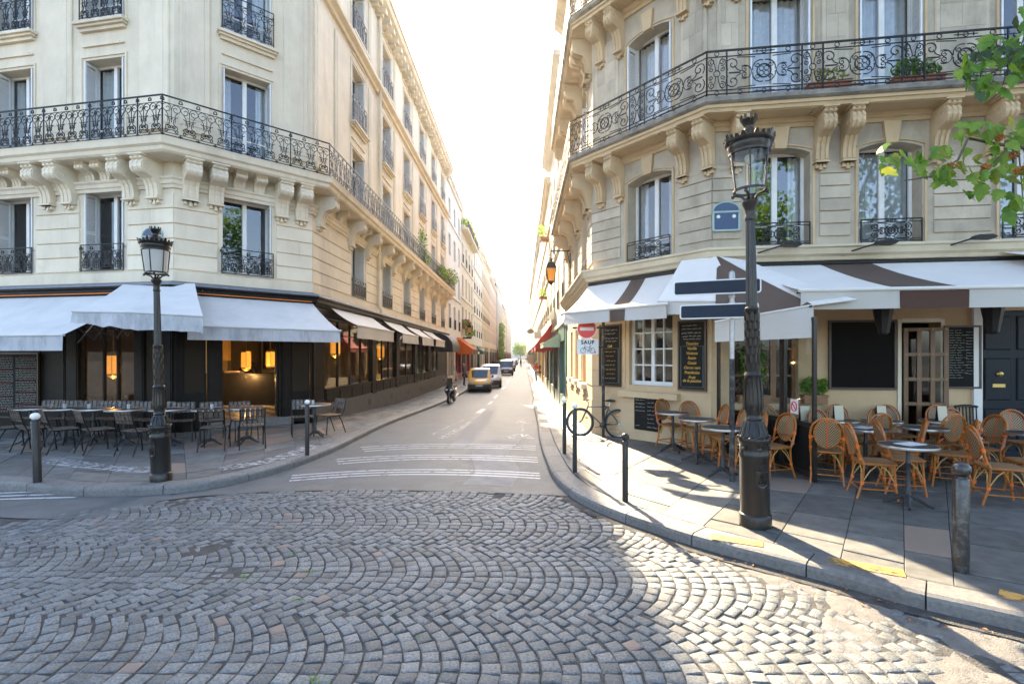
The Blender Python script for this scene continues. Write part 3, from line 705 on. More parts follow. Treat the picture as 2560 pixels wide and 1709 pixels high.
def railing(root, planes, n, z0, h, kind, unit, posts, name='balcony_railing'):
    # planes: list of (plane, s0, s1) at offset n; returns the railing part with its scroll panels
    b = MB(); jobs = []
    for pl, s0, s1 in planes:
        L = s1-s0
        for z, r in ((z0+h, 0.02), (z0+0.04, 0.013)): b.tube([pl.p(s0, z, n), pl.p(s1, z, n)], r, 4)
        if kind == 'left':
            k = max(1, round(L/unit)); wd = L/k
            for i in range(k):
                jobs.append((panel_mesh('left', round(wd, 2), h), pl, s0+i*wd))
                if i % posts == 0: b.tube([pl.p(s0+i*wd, z0, n), pl.p(s0+i*wd, z0+h, n)], 0.014, 4)
        else:
            big, small = unit; s = s0; i = 0; k = max(1, round(L/(big+small))); f = L/(k*(big+small))
            if L < big: k = 0; jobs.append((panel_mesh('right', round(L, 2), h), pl, s0))
            for i in range(k):
                for wd in (small*f, big*f):
                    jobs.append((panel_mesh('right', round(wd, 2), h), pl, s)); b.tube([pl.p(s, z0, n), pl.p(s, z0+h, n)], 0.016, 4); s += wd
        b.tube([pl.p(s1, z0, n), pl.p(s1, z0+h, n)], 0.016, 4)
    rl = b.build(name, 'iron', root)
    for me, pl, s in jobs: put_panel(me, pl, s, z0, n, rl)
    return rl
# ================================================================ the pale corner house on the left
K1, K2 = (-8.41, 12.04), (-6.05, 14.3)
PA, PB, PC = Plane(K1, (0.984, -0.18)), Plane(K1, (0.723, 0.691)), Plane(K2, (0, 1))
BL, CL = 3.267, 25.2
lh = thing('corner_house', 'cream limestone corner house with long iron balcony above grey awnings, left of the street', 'house', (-8.41, 14.0, 0))
FL1 = (4.05, 6.02); FL2 = (6.98, 9.3); FL3 = (10.2, 12.3); FL4 = (13.35, 15.4)
AW = [(-2.61-1.585-1.19+0.015, -4.19), (-2.61, -1.42), (-8.2, -7.0)]; BWN = [(1.03, 2.19)]; CW = [(3.3+3.82*i, 4.72+3.82*i) for i in range(6)]
opsA = [(a, c, *f) for a, c in AW for f in (FL1, FL2, FL3, FL4)]; opsB = [(a, c, *f) for a, c in BWN for f in (FL1, FL2, FL3, FL4)]
opsC = [(a, c, *f) for a, c in CW for f in (FL1, FL2, FL3, FL4)]
b = MB()
wall(b, PA, -12.0, 0, 3.45, 16.4, opsA, 0.34); wall(b, PB, 0, BL, 3.45, 16.4, opsB, 0.34); wall(b, PC, 0, CL, 3.45, 16.4, opsC, 0.34)
b.build('wall', 'limestone', lh)
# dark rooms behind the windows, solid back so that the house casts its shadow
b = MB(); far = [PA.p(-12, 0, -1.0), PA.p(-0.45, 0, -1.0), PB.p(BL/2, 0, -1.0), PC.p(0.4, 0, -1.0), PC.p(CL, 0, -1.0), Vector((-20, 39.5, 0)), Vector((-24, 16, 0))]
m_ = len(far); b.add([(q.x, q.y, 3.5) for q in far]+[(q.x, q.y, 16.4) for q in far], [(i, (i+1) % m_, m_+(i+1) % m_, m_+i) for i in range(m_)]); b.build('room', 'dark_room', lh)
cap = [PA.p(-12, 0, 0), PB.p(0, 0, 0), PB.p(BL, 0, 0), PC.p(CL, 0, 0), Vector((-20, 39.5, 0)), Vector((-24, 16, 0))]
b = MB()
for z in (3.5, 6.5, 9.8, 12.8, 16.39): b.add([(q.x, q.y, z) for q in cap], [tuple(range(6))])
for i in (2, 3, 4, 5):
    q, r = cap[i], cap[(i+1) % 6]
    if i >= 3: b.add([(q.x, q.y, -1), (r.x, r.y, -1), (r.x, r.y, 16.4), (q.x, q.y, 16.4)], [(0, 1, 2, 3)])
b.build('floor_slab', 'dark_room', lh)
path = [tuple(PA.p(-12, 0))[:2], K1, K2, tuple(PC.p(CL, 0))[:2]]
# rusticated first floor, bands, string courses and roof cornice
for pl, spans in ((PA, [(-6.9, AW[0][0]-0.12), (AW[0][1]+0.12, -2.73), (-1.3, 0.012)]), (PB, [(0.0, 0.91), (2.31, BL)]), (PC, [(0.0, 3.18)]+[(CW[i][1]+0.12, CW[i+1][0]-0.12) for i in range(5)]+[(CW[5][1]+0.12, CL)])):
    for a, c in spans: blocks(lh, pl, a, c, 4.02, 5.86, 0.365, 'limestone', ln=1.25)
band(lh, 'ledge', [(0, 3.62), (0.05, 3.62), (0.05, 3.98), (0, 4.0)], path, 'limestone')
band(lh, 'architrave', [(0, 5.98), (0.05, 5.98), (0.06, 6.06), (0.09, 6.07), (0.09, 6.16), (0.13, 6.2), (0.13, 6.24), (0, 6.25)], path, 'limestone')
band(lh, 'balcony_slab', [(-0.05, 6.62), (0.55, 6.62), (0.6, 6.66), (0.62, 6.74), (0.68, 6.78), (0.7, 6.88), (0.72, 6.93), (0, 6.95), (-0.05, 6.95)], path, 'limestone')
band(lh, 'string_course', [(0, 12.72), (0.1, 12.72), (0.14, 12.8), (0.3, 12.86), (0.32, 12.98), (0, 13.02)], path, 'limestone')
band(lh, 'roof_cornice', [(0, 16.02), (0.12, 16.02), (0.16, 16.15), (0.5, 16.3), (0.55, 16.46), (0.62, 16.5), (0.62, 16.56), (0, 16.62)], path, 'limestone')
b = MB(); inner = mitre(path)
for i in range(3):
    (q, o), (r, p) = inner[i], inner[i+1]
    b.add([(q[0]-o[0]*0.5, q[1]-o[1]*0.5, 16.6), (r[0]-p[0]*0.5, r[1]-p[1]*0.5, 16.6), (r[0]-p[0]*1.5, r[1]-p[1]*1.5, 18.7), (q[0]-o[0]*1.5, q[1]-o[1]*1.5, 18.7), (r[0]-p[0]*6, r[1]-p[1]*6, 19.3), (q[0]-o[0]*6, q[1]-o[1]*6, 19.3)], [(0, 1, 2, 3), (3, 2, 4, 5)])
rf = b.build('roof', 'slate', lh)
for y, hh in ((21, 20.6), (30, 20.9), (38.2, 20.4)):
    b = MB(); b.box(-10, -7.4, y, y+0.9, 17, hh); b.box(-10.1, -7.3, y-0.08, y+0.98, hh, hh+0.15)
    for k in range(4): b.lathe([(0.12, hh+0.15), (0.1, hh+0.6)], (-9.6+0.6*k, y+0.45, 0), 8)
    b.build('chimney', 'limestone', rf)
# modillions below the roof cornice
mm = MB(); mm.box(-0.13, 0.13, 0, 0.44, -0.2, 0); mm.box(-0.1, 0.1, 0, 0.3, -0.32, -0.2); me = mm.mesh('modillion', 'limestone')
for i in range(38): put_corbel(me, PC, 0.4+0.65*i, 16.14, lh).name = 'modillion'
for i in range(5): put_corbel(me, PB, 0.3+0.65*i, 16.14, lh).name = 'modillion'
# corbels under the balcony
big, small = corbel_mesh(0.3, 0.6, 1.02, 'limestone'), corbel_mesh(0.24, 0.4, 0.42, 'limestone', True)
for s in (0.32, 0.86, 2.42, 2.94): put_corbel(big, PB, s, 6.62, lh)
for s in (1.38, 1.86): put_corbel(small, PB, s, 6.62, lh)
for s in (-0.45, -1.12, -2.95, -3.6, -5.75, -6.4): put_corbel(big, PA, s, 6.62, lh)
for s in (-1.85, -2.3, -4.55, -5.0): put_corbel(small, PA, s, 6.62, lh)
for s0, s1 in CW:
    c = (s0+s1)/2
    for s in (c-0.95, c+0.95): put_corbel(big, PC, s, 6.62, lh)
    for s in (c-0.3, c+0.3): put_corbel(small, PC, s, 6.62, lh)
for s in (0.42, 2.0): put_corbel(big if s < 1 else small, PC, s, 6.62, lh)
# windows
for pl, W in ((PA, AW), (PB, BWN), (PC, CW)):
    for i, (a, c) in enumerate(W):
        for k, (z0, z1) in enumerate((FL1, FL2, FL3, FL4)):
            if pl is PA and (k == 3 or i == 2): continue
            cur = 0 if (k == 0 and pl is not PC) else 2
            if pl is PC: cur = 2 if (i+k) % 2 else 1
            ain = 0.32 if pl is PA else 0.0       # shutter boxes narrow the light on the far left
            window(lh, pl, a, c, z0, z1, 0.3, bars=() if k == 0 else (0.3,), curtain=cur)
            if pl is PA: shutter(lh, pl, a+0.02, z0, z1, -1, 0.3); shutter(lh, pl, c-0.02, z0, z1, 1, 0.3)
            else:
                shutter(lh, pl, c-0.01, z0, z1, 1, 0.3)
                if pl is PB and k != 1: pass
                else: shutter(lh, pl, a+0.01, z0, z1, -1, 0.3)
            if k == 0:
                guard(lh, pl, a-0.03, c+0.03, z0-0.02, 0.66, 'left', 0.06)
            elif k >= 2:
                guard(lh, pl, a-0.03, c+0.03, z0, 0.95, 'left', 0.1); sill(lh, pl, a, c, z0-0.01, 'limestone')
            if k in (1, 2) or (k == 3 and pl is PC):
                bm_ = MB(); zt = z1+0.32
                bm_.fb(pl, a-0.02, c+0.02, zt, zt+0.035, 0, 0.045); bm_.fb(pl, a+0.12, c-0.12, zt+0.036, zt+0.08, 0, 0.03)
                bm_.fb(pl, a-0.09, a-0.05, z0, z1+0.06, 0, 0.03); bm_.fb(pl, c+0.05, c+0.09, z0, z1+0.06, 0, 0.03); bm_.fb(pl, a-0.09, c+0.09, z1+0.06, z1+0.1, 0, 0.03)
                bm_.build('window_surround', 'limestone', lh)
# raised pilaster panels between the upper windows
for pl, spans in ((PA, [(-0.95, -0.12), (-3.95, -2.95), (-6.6, -5.75)]), (PB, [(0.12, 0.75), (2.5, 3.15)]), (PC, [(0.15, 1.5), (1.7, 2.9)]+[(CW[i][1]+0.5, CW[i+1][0]-0.5) for i in range(5)]+[(CW[5][1]+0.4, CL-0.2)])):
    for a, c in spans:
        for z0, z1 in ((7.55, 12.4), (13.2, 15.8)):
            bm_ = MB(); bm_.bevelfb(pl, a, c, z0, z1, 0, 0.05, 0.02); bm_.bevelfb(pl, a+0.13, c-0.13, z0+0.16, z1-0.16, 0.048, 0.065, 0.012)
            bm_.fb(pl, a+0.04, c-0.04, z0-0.14, z0-0.02, 0, 0.085); bm_.build('pilaster_panel', 'limestone', lh)
# balcony railing, roof railing, drain pipe
N_ = 0.62
def cut(pA, pB, n):                               # s on plane A and on plane B where their offset lines meet
    a, c = pA.p(0, 0, n), pB.p(0, 0, n); det = pA.D.x*-pB.D.y+pB.D.x*pA.D.y; dx, dy = c.x-a.x, c.y-a.y
    return (dx*-pB.D.y+pB.D.x*dy)/det, (pA.D.x*dy-pA.D.y*dx)/det
sA, sB0 = cut(PA, PB, N_); sB1, sC = cut(PB, PC, N_)
railing(lh, [(PA, -7.0, sA), (PB, sB0, sB1), (PC, sC, CL)], N_, 6.95, 0.93, 'left', 0.335, 4)
railing(lh, [(PC, 0.0, CL)], 0.35, 16.6, 0.85, 'left', 0.42, 3, 'roof_railing')
b = MB(); b.tube([PC.p(6.3, 15.9, 0.16), PC.p(6.3, 7.0, 0.16)], 0.07, 10); b.tube([PC.p(6.3, 6.5, 0.12), PC.p(6.3, 4.0, 0.12), PC.p(6.36, 3.85, 0.2), PC.p(6.36, 3.65, 0.2)], 0.065, 10)
for z in (15.5, 13.2, 10.5, 8.0, 6.3, 5.0, 4.1): b.lathe([(0.085, -0.04), (0.085, 0.04)], PC.p(6.3, z, 0.16 if z > 7 else 0.12), 10)
b.build('drain_pipe', 'limestone', lh, smooth=True)
# street name plate behind the lantern
def name_plate(label, pl, s, z, n, k=1.0):
    t = thing('street_name_plate', label, 'sign', tuple(pl.p(s, z-0.3, n)))
    b = MB(); b.fb(pl, s-0.26*k, s+0.26*k, z-0.19*k, z+0.19*k, n, n+0.02); b.build('plate', 'plate_blue', t)
    b = MB()
    for q in (-1, 1): b.fb(pl, s+q*0.275*k-0.018, s+q*0.275*k+0.018, z-0.22*k, z+0.22*k, n-0.005, n+0.03); b.fb(pl, s-0.257*k, s+0.257*k, z+q*0.205*k-0.018, z+q*0.205*k+0.018, n-0.005, n+0.03)
    b.build('frame', 'plate_green', t)
    P = [(0.26*k*math.cos(a), 0.17*k*math.sin(a)) for a in [math.pi*i/14 for i in range(15)]]
    b = MB(); b.prism(P, pl.p(s, z+0.235*k, n), pl.D, (0, 0, 1), pl.N, 0.02); b.build('crest', 'plate_blue', t, fix=True)
    b = MB(); b.tube([pl.p(s+x*1.08, z+0.235*k+y*1.08, n+0.012) for x, y in P], 0.018, 6); b.build('crest_edge', 'plate_green', t)
    for q in (-1, 1):
        b = MB(); b.lathe([(0.04*k, 0), (0.04*k, 0.006), (0.03*k, 0.012)], pl.p(s+q*0.165*k, z+0.1*k, n+0.02), 12, tuple(pl.N)); b.build('white_dot', 'white_paint', t)
    for qx in (-1, 1):
        for qz in (-1, 1):
            b = MB(); b.lathe([(0.03*k, 0), (0.028*k, 0.01), (0.01*k, 0.016)], pl.p(s+qx*0.262*k, z+qz*0.197*k, n+0.03), 10, tuple(pl.N)); b.build('screw', 'plate_green', t)
    return t
mat('plate_blue', (0.02, 0.055, 0.13), (0.018, 0.05, 0.118), 2, 0.35)
mat('plate_green', (0.32, 0.42, 0.38), (0.26, 0.35, 0.31), 6, 0.4)
s_, z_ = PA.px(381, 612, 0.05)
name_plate('blue enamel street name plate half hidden behind the left lantern', PA, s_, z_, 0.04)
# ---- dark timber shopfront of the cafe (its own thing)
cf = thing('cafe_shopfront', 'dark timber cafe shopfront with open door under the grey awnings, left corner', 'shopfront', (-8.41, 12.04, 0.1))
def shop_band(name, prof, m='dark_wood'): return band(cf, name, prof, path, m)
shop_band('fascia', [(-0.1, 3.12), (0.06, 3.12), (0.06, 3.34), (0.1, 3.36), (0.16, 3.44), (0.2, 3.46), (0.2, 3.55), (0.26, 3.58), (0.26, 3.62), (-0.1, 3.64)])
b = MB(); b.sweep([(0.255, 3.622), (0.27, 3.622), (0.26, 3.66), (0.05, 3.74), (0.0, 3.74), (0.0, 3.625)], mitre(path), close=True); b.build('lead_flashing', 'zinc', cf, fix=True)
def pilaster(pl, s0, s1, zb=0.1):
    b = MB(); b.fb(pl, s0, s1, zb, 3.11, -0.06, 0.03); b.fb(pl, s0+0.035, s1-0.035, 0.75, 2.95, 0.03, 0.045); b.fb(pl, s0-0.02, s1+0.02, zb, 0.55, -0.05, 0.06); b.fb(pl, s0-0.02, s1+0.02, 2.98, 3.11, -0.05, 0.07)
    return b.build('pilaster', 'dark_wood', cf)
def blank_panel(pl, s0, s1, z0, z1, zb=0.1):
    b = MB(); b.fb(pl, s0, s1, zb, 3.1, -0.1, -0.02); b.fb(pl, s0, s1, zb, 0.6, -0.02, 0.02); b.build('panel_board', 'dark_wood', cf)
    b = MB(); b.fb(pl, s0+0.04, s1-0.04, z0, z1, -0.02, 0.012); b.build('blank_board', 'brown_panel', cf)
def bs(u): return PB.px(u, 900)[0]
# chamfer: pilaster, board, pilaster, doorway, door leaf, pilaster, board, corner
pilaster(PB, 0.02, 0.16); blank_panel(PB, bs(455), bs(515), 1.02, 3.08); pilaster(PB, bs(518), bs(548)); pilaster(PB, bs(434), bs(452))
pilaster(PB, bs(705), bs(724)); blank_panel(PB, bs(726), bs(774), 0.95, 3.08); pilaster(PB, bs(776), BL-0.02)
d0, d1 = bs(551), bs(702)
b = MB(); b.fb(PB, d0-0.02, d0+0.05, 0.1, 3.1, -0.12, 0.0); b.fb(PB, d1-0.05, d1+0.02, 0.1, 3.1, -0.12, 0.0); b.fb(PB, d0+0.05, d1-0.05, 2.98, 3.11, -0.12, 0.0); b.build('door_frame', 'dark_wood', cf)
b = MB(); b.fb(PB, d0-0.3, d1+0.3, 0.05, 0.27, -0.4, 0.1); b.build('doorstep', 'kerb_granite', cf)
# open door leaf, swung inwards on the right jamb
q = PB.p(d1-0.06, 0, -0.12); dl = Plane((q.x, q.y), (PB.D.x*0.26-PB.N.x*-0.95*-1, PB.D.y*0.26-PB.N.y*-0.95*-1))
b = MB()
for a, c, e, f in ((0, 0.09, 0.3, 2.9), (0.78, 0.87, 0.3, 2.9), (0.09, 0.78, 0.3, 0.42), (0.09, 0.78, 2.8, 2.9), (0.09, 0.78, 1.2, 1.3)): b.fb(dl, a, c, e, f, -0.025, 0.025)
b.fb(dl, 0.09, 0.78, 0.42, 1.2, -0.015, 0.015); b.fb(dl, 0.2, 0.67, 0.52, 1.1, 0.015, 0.025); dr = b.build('door', 'dark_wood', cf)
b = MB(); b.fb(dl, 0.09, 0.78, 1.3, 2.8, -0.004, 0.004); b.build('pane', 'clear_glass', dr)
b = MB(); b.tube([dl.p(0.05, 1.35, 0.03), dl.p(0.05, 1.37, 0.075), dl.p(0.05, 1.6, 0.075), dl.p(0.05, 1.62, 0.03)], 0.012, 6); mat('brass', (0.5, 0.36, 0.12), None, 4, 0.3, metal=0.9); b.build('handle', 'brass', dr)
b = MB(); b.fb(dl, 0.02, 0.08, 1.15, 1.75, 0.026, 0.032); mat('steel', (0.5, 0.5, 0.5), None, 4, 0.3, metal=0.9); b.build('push_plate', 'steel', dr)
# left facade: glazed bay, boards, chalk menu
def as_(u): return PA.px(u, 900)[0]
pilaster(PA, as_(405), -0.02); blank_panel(PA, as_(364), as_(402), 1.02, 3.08); pilaster(PA, as_(338), as_(362))
pilaster(PA, as_(168), as_(198)); pilaster(PA, as_(146), as_(166)); blank_panel(PA, as_(100), as_(146), 0.2, 0.25)
def shop_window(pl, s0, s1, z0, z1, vbars, zb=0.1, tr=2.6):
    b = MB(); b.fb(pl, s0, s1, zb, z0, -0.14, 0.0); k = len(vbars)+1; cuts = [s0]+list(vbars)+[s1]
    for a, c in zip(cuts, cuts[1:]): b.fb(pl, a+0.06, c-0.06, zb+0.34, z0-0.08, 0.0, 0.018)
    b.fb(pl, s0-0.01, s1+0.01, z0-0.04, z0+0.02, -0.1, 0.05); b.build('stall_riser', 'dark_wood', cf)
    b = MB()
    for s in cuts: b.fb(pl, s-0.022, s+0.022, z0+0.02, z1, -0.1, -0.03)
    b.fb(pl, s0+0.022, s1-0.022, z1-0.05, z1, -0.1, -0.035)
    if tr: b.fb(pl, s0+0.022, s1-0.022, tr-0.02, tr+0.02, -0.095, -0.04)
    w_ = b.build('shop_window', 'dark_wood', cf)
    for a, c in zip(cuts, cuts[1:]):
        g = MB(); t = WRG.uniform(-0.01, 0.01); g.add([pl.p(a, z0, -0.07+t), pl.p(c, z0, -0.07-t), pl.p(c, z1, -0.07-t), pl.p(a, z1, -0.07+t)], [(0, 1, 2, 3)]); g.build('pane', 'shop_glass', w_)
shop_window(PA, as_(200), as_(336), 0.75, 3.1, (as_(255), as_(290)))
s0, s1 = as_(-120), as_(98)
b = MB(); b.fb(PA, s0, s1, 0.1, 3.11, -0.1, -0.01); b.build('panel_board', 'dark_wood', cf)
pilaster(PA, s0-0.3, s0); b = MB(); b.fb(PA, -12, s0-0.3, 0.1, 3.11, -0.1, 0.0); b.build('panel_board', 'dark_wood', cf)
# street front: bays of windows under the small awnings
cs = 0.05; pilaster(PC, 0.03, 0.2); blank_panel(PC, 0.22, 0.95, 0.95, 3.05); s = 1.0; bays = [(1.0, 5.6, 4), (6.2, 9.4, 3), (10.1, 13.4, 2), (14.0, 17.4, 3), (18.2, 21.0, 2)]
for i, (a, c, k) in enumerate(bays):
    shop_window(PC, a, c, 0.9, 3.08, [a+(c-a)*j/k for j in range(1, k)], -0.6)
    e = bays[i+1][0] if i+1 < len(bays) else CL
    if e-c < 1.0: pilaster(PC, c+0.03, e-0.03, -0.6)
    else: b = MB(); b.fb(PC, c+0.03, e, -0.6, 3.11, -0.1, 0.0); b.build('panel_board', 'dark_wood', cf)
mat('plinth_stone', (0.12, 0.11, 0.1), (0.08, 0.075, 0.07), 3, 0.75, 0.2, 50)
b = MB(); b.fb(PC, 0.0, CL, -0.8, 0.42, 0.0, 0.07); b.fb(PC, 0.0, CL, 0.42, 0.47, 0.0, 0.05); b.build('plinth', 'plinth_stone', cf)
for i in range(7):
    g = MB(); g.fb(PC, 1.7+3.3*i, 2.05+3.3*i, 0.08-0.045*i, 0.3-0.045*i, 0.06, 0.075); g.build('vent_grille', 'iron', cf)
# ---- cafe interior
ci = thing('cafe_interior', 'dim cafe room seen through the open door, checked floor and warm lanterns', 'room', (-9, 16, 0.2))
far = [PA.p(-11.9, 0, -0.15), PA.p(0, 0, -0.15), PB.p(BL, 0, -0.15), PC.p(CL, 0, -0.15), Vector((-11, 39.4, 0)), Vector((-11, 21, 0)), Vector((-20, 21, 0))]
mat('tile_floor', (0.5, 0.47, 0.4), None, 3, 0.3); mat('room_wall', (0.3, 0.24, 0.16), (0.2, 0.15, 0.1), 1.5, 0.7); mat('ceiling_dark', (0.16, 0.12, 0.08), None, 2, 0.8)
m_ = MAT['tile_floor']; t = m_.node_tree; ck = t.nodes.new('ShaderNodeTexChecker'); ck.inputs['Scale'].default_value = 3.2; ck.inputs[1].default_value = (0.5, 0.46, 0.38, 1); ck.inputs[2].default_value = (0.015, 0.014, 0.013, 1)
g_ = t.nodes.new('ShaderNodeNewGeometry'); t.links.new(g_.outputs['Position'], ck.inputs['Vector']); t.links.new(ck.outputs[0], t.nodes['Principled BSDF'].inputs['Base Color'])
b = MB(); b.add([(q.x, q.y, 0.262) for q in far], [tuple(range(7))]); b.build('tiled_floor', 'tile_floor', ci)
b = MB(); b.add([(q.x, q.y, 3.4) for q in far], [tuple(range(7))[::-1]]); b.build('ceiling', 'ceiling_dark', ci)
b = MB()
for i in (3, 4, 5, 6):
    q, r = far[i], far[(i+1) % 7]; b.add([(q.x, q.y, -0.5), (r.x, r.y, -0.5), (r.x, r.y, 3.4), (q.x, q.y, 3.4)], [(0, 1, 2, 3)])
b.build('room_wall', 'room_wall', ci)
mat('white_tile', (0.55, 0.55, 0.5), (0.48, 0.48, 0.44), 6, 0.25); mat('ochre_panel', (0.5, 0.3, 0.08), None, 3, 0.5); mat('mirror', (0.6, 0.62, 0.6), None, 2, 0.06, metal=1.0)
b = MB(); b.box(-11.6, -10.9, 17.2, 17.4, 0.27, 2.9); b.build('tiled_column', 'white_tile', ci)
b = MB(); b.box(-10.85, -10.35, 17.5, 17.7, 0.27, 3.2); b.box(-8.7, -8.55, 19.6, 19.8, 0.27, 3.3); b.build('ochre_pillar', 'ochre_panel', ci)
b = MB(); b.box(-10.35, -8.7, 19.9, 19.95, 1.4, 3.0); b.build('mirror', 'mirror', ci)
b = MB(); b.box(-11.5, -8.2, 16.9, 17.5, 0.27, 1.28); b.box(-11.6, -8.1, 16.8, 17.6, 1.28, 1.34); b.build('bar_counter', 'dark_wood', ci)
mat('book', (0.55, 0.4, 0.3), None, 5, 0.6); b = MB(); b.box(-10.1, -9.6, 16.9, 17.2, 1.342, 1.42); b.build('menu_stack', 'book', ci)
mat('lantern_glow', (0.9, 0.5, 0.12), None, 9, 0.5, emit=(1.0, 0.36, 0.04), es=0.17)
def lantern(x, y, z, k=1.0, name='amber hexagonal lantern glowing inside the dark cafe'):
    t = thing('pendant_lantern', name, 'lantern', (x, y, z))
    b = MB(); b.lathe([(0.15*k, 0), (0.17*k, 0.05*k), (0.17*k, 0.5*k), (0.15*k, 0.55*k)], (x, y, z), 6); b.build('glass_shade', 'lantern_glow', t)
    b = MB()
    for i in range(6):
        a = math.pi/3*i; b.tube([(x+0.178*k*math.cos(a), y+0.178*k*math.sin(a), z+0.03), (x+0.178*k*math.cos(a), y+0.178*k*math.sin(a), z+0.52*k)], 0.009, 4)
    b.lathe([(0.19*k, 0.54*k), (0.19*k, 0.57*k), (0.03, 0.66*k), (0.02, 0.7*k)], (x, y, z), 6); b.lathe([(0.05, -0.12*k), (0.17*k, -0.03), (0.17*k, 0.01)], (x, y, z), 6)
    b.tube([(x, y, z+0.6*k), (x, y, 3.4)], 0.012, 5); b.build('frame', 'brass', t)
    l = bpy.data.lights.new('lantern_light', 'POINT'); l.energy = 13.0; l.color = (1.0, 0.55, 0.2); l.shadow_soft_size = 0.0; lo = bpy.data.objects.new('lantern_light', l); COL.objects.link(lo); lo.parent = t; lo.location = (0, 0, -0.3)
    return t
def through(u, v, d): return tuple(at(u, v, d))
lantern(*through(283, 935, 14.6), 1.0, 'amber hexagonal lantern glowing behind the left shop window')
lantern(*through(615, 919, 16.6), 0.95, 'amber hexagonal lantern glowing inside the open cafe doorway')
lantern(*through(676, 915, 17.2), 0.9, 'amber lantern at the right edge of the cafe doorway')
lantern(*through(838, 885, 16.6), 0.95, 'amber lantern behind the first street window of the cafe')
lantern(*through(952, 893, 24.0), 1.0, 'amber lantern behind the further street windows of the cafe')
# ================================================================ the grey corner house on the right, brasserie on its ground floor
K3, K4 = (1.67, 12.0), (3.63, 9.6)
Q1, Q2, Q3 = Plane((1.67, 19.0), (0, -1)), Plane(K3, (0.632, -0.775)), Plane(K4, (0.99, -0.14))
L1, L2, L3 = 7.0, 3.1, 9.5
rh = thing('corner_house', 'grey limestone corner house with scrolled iron balcony, right of the street', 'house', (4.5, 13.0, 0))
W2, W3, W1 = [(1.05, 2.19)], [(0.68, 1.76), (2.6, 3.66), (4.92, 5.98), (7.1, 8.15)], [(0.9, 1.9), (2.9, 3.9), (5.0, 6.0)]
G1, G2, G3 = (4.02, 5.86), (6.6, 8.95), (9.92, 12.0)
b = MB()
for pl, W, L in ((Q1, W1, L1), (Q2, W2, L2), (Q3, W3, L3)):
    wall(b, pl, 0, L, 3.5, 14.5, [(a, c, *g) for a, c in W for g in (G1, G2, G3)], 0.36)
    for a, c in W:
        for g in (G1, G2, G3): arch_fill(b, pl, a, c, g[1], 0.11, 0.36)
b.build('wall', 'limestone_grey', rh)
b = MB(); wall(b, Q1, 0, L1, -0.8, 3.5, [(1.4, 2.2, 1.2, 2.75), (3.1, 3.9, 1.2, 2.75), (4.9, 5.7, 1.2, 2.75)], 0.25); wall(b, Q2, 0, L2, -0.3, 3.5, [(1.1, 2.22, 1.3, 2.85)], 0.3); wall(b, Q3, 0, L3, -0.3, 3.5, [(0.35, 1.55, 1.05, 3.1), (3.3, 3.95, 0.0, 2.55), (4.62, 5.75, 0.0, 2.75)], 0.3); b.build('ground_floor_wall', 'plaster_ochre', rh)
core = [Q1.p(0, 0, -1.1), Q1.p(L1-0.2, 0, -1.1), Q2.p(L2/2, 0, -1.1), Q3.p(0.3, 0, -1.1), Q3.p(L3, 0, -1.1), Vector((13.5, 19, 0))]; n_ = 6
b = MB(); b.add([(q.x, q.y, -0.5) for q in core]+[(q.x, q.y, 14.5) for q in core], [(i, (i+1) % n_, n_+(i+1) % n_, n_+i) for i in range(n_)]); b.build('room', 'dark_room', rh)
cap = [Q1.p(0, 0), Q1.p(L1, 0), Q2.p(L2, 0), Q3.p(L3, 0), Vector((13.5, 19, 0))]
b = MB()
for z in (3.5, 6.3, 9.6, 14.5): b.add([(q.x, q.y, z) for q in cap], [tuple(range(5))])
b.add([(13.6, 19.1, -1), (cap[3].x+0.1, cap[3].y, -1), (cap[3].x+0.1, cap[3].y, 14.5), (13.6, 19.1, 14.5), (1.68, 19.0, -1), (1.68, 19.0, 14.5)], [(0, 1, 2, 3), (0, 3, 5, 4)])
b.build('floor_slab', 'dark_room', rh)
rpath = [tuple(Q1.p(0, 0))[:2], K3, K4, tuple(Q3.p(L3, 0))[:2]]
mat('cornice_cream', (0.62, 0.52, 0.36), (0.54, 0.45, 0.31), 2.5, 0.8, 0.08, 40, stain=0.3, stain_c=(0.3, 0.23, 0.15), sscale=1.5)
band(rh, 'shop_cornice', [(0, 3.58), (0.08, 3.58), (0.1, 3.68), (0.16, 3.7), (0.18, 3.76), (0.24, 3.8), (0.26, 3.9), (0.3, 3.92), (0.3, 3.96), (0, 4.0)], rpath, 'cornice_cream')
band(rh, 'impost_band', [(0, 5.46), (0.03, 5.46), (0.05, 5.5), (0.05, 5.56), (0, 5.58)], [tuple(Q2.p(2.3, 0))[:2], K4, tuple(Q3.p(0.55, 0))[:2]], 'limestone_grey')
slabp = [(-0.05, 6.38), (0.5, 6.38), (0.52, 6.44), (0.55, 6.44), (0.55, 6.5), (-0.05, 6.5)]
for z, nm in ((0, 'balcony_slab'), (3.26, 'balcony_slab')):
    band(rh, nm, [(n, q+z) for n, q in slabp], rpath, 'limestone_ochre')
    band(rh, 'ledge', [(-0.02, 6.5+z), (0.58, 6.5+z), (0.62, 6.53+z), (0.62, 6.6+z), (0.58, 6.63+z), (-0.02, 6.63+z)], rpath, 'weathered_ledge')
band(rh, 'roof_cornice', [(0, 14.0), (0.2, 14.05), (0.5, 14.3), (0.55, 14.6), (0, 14.65)], rpath, 'limestone_grey')
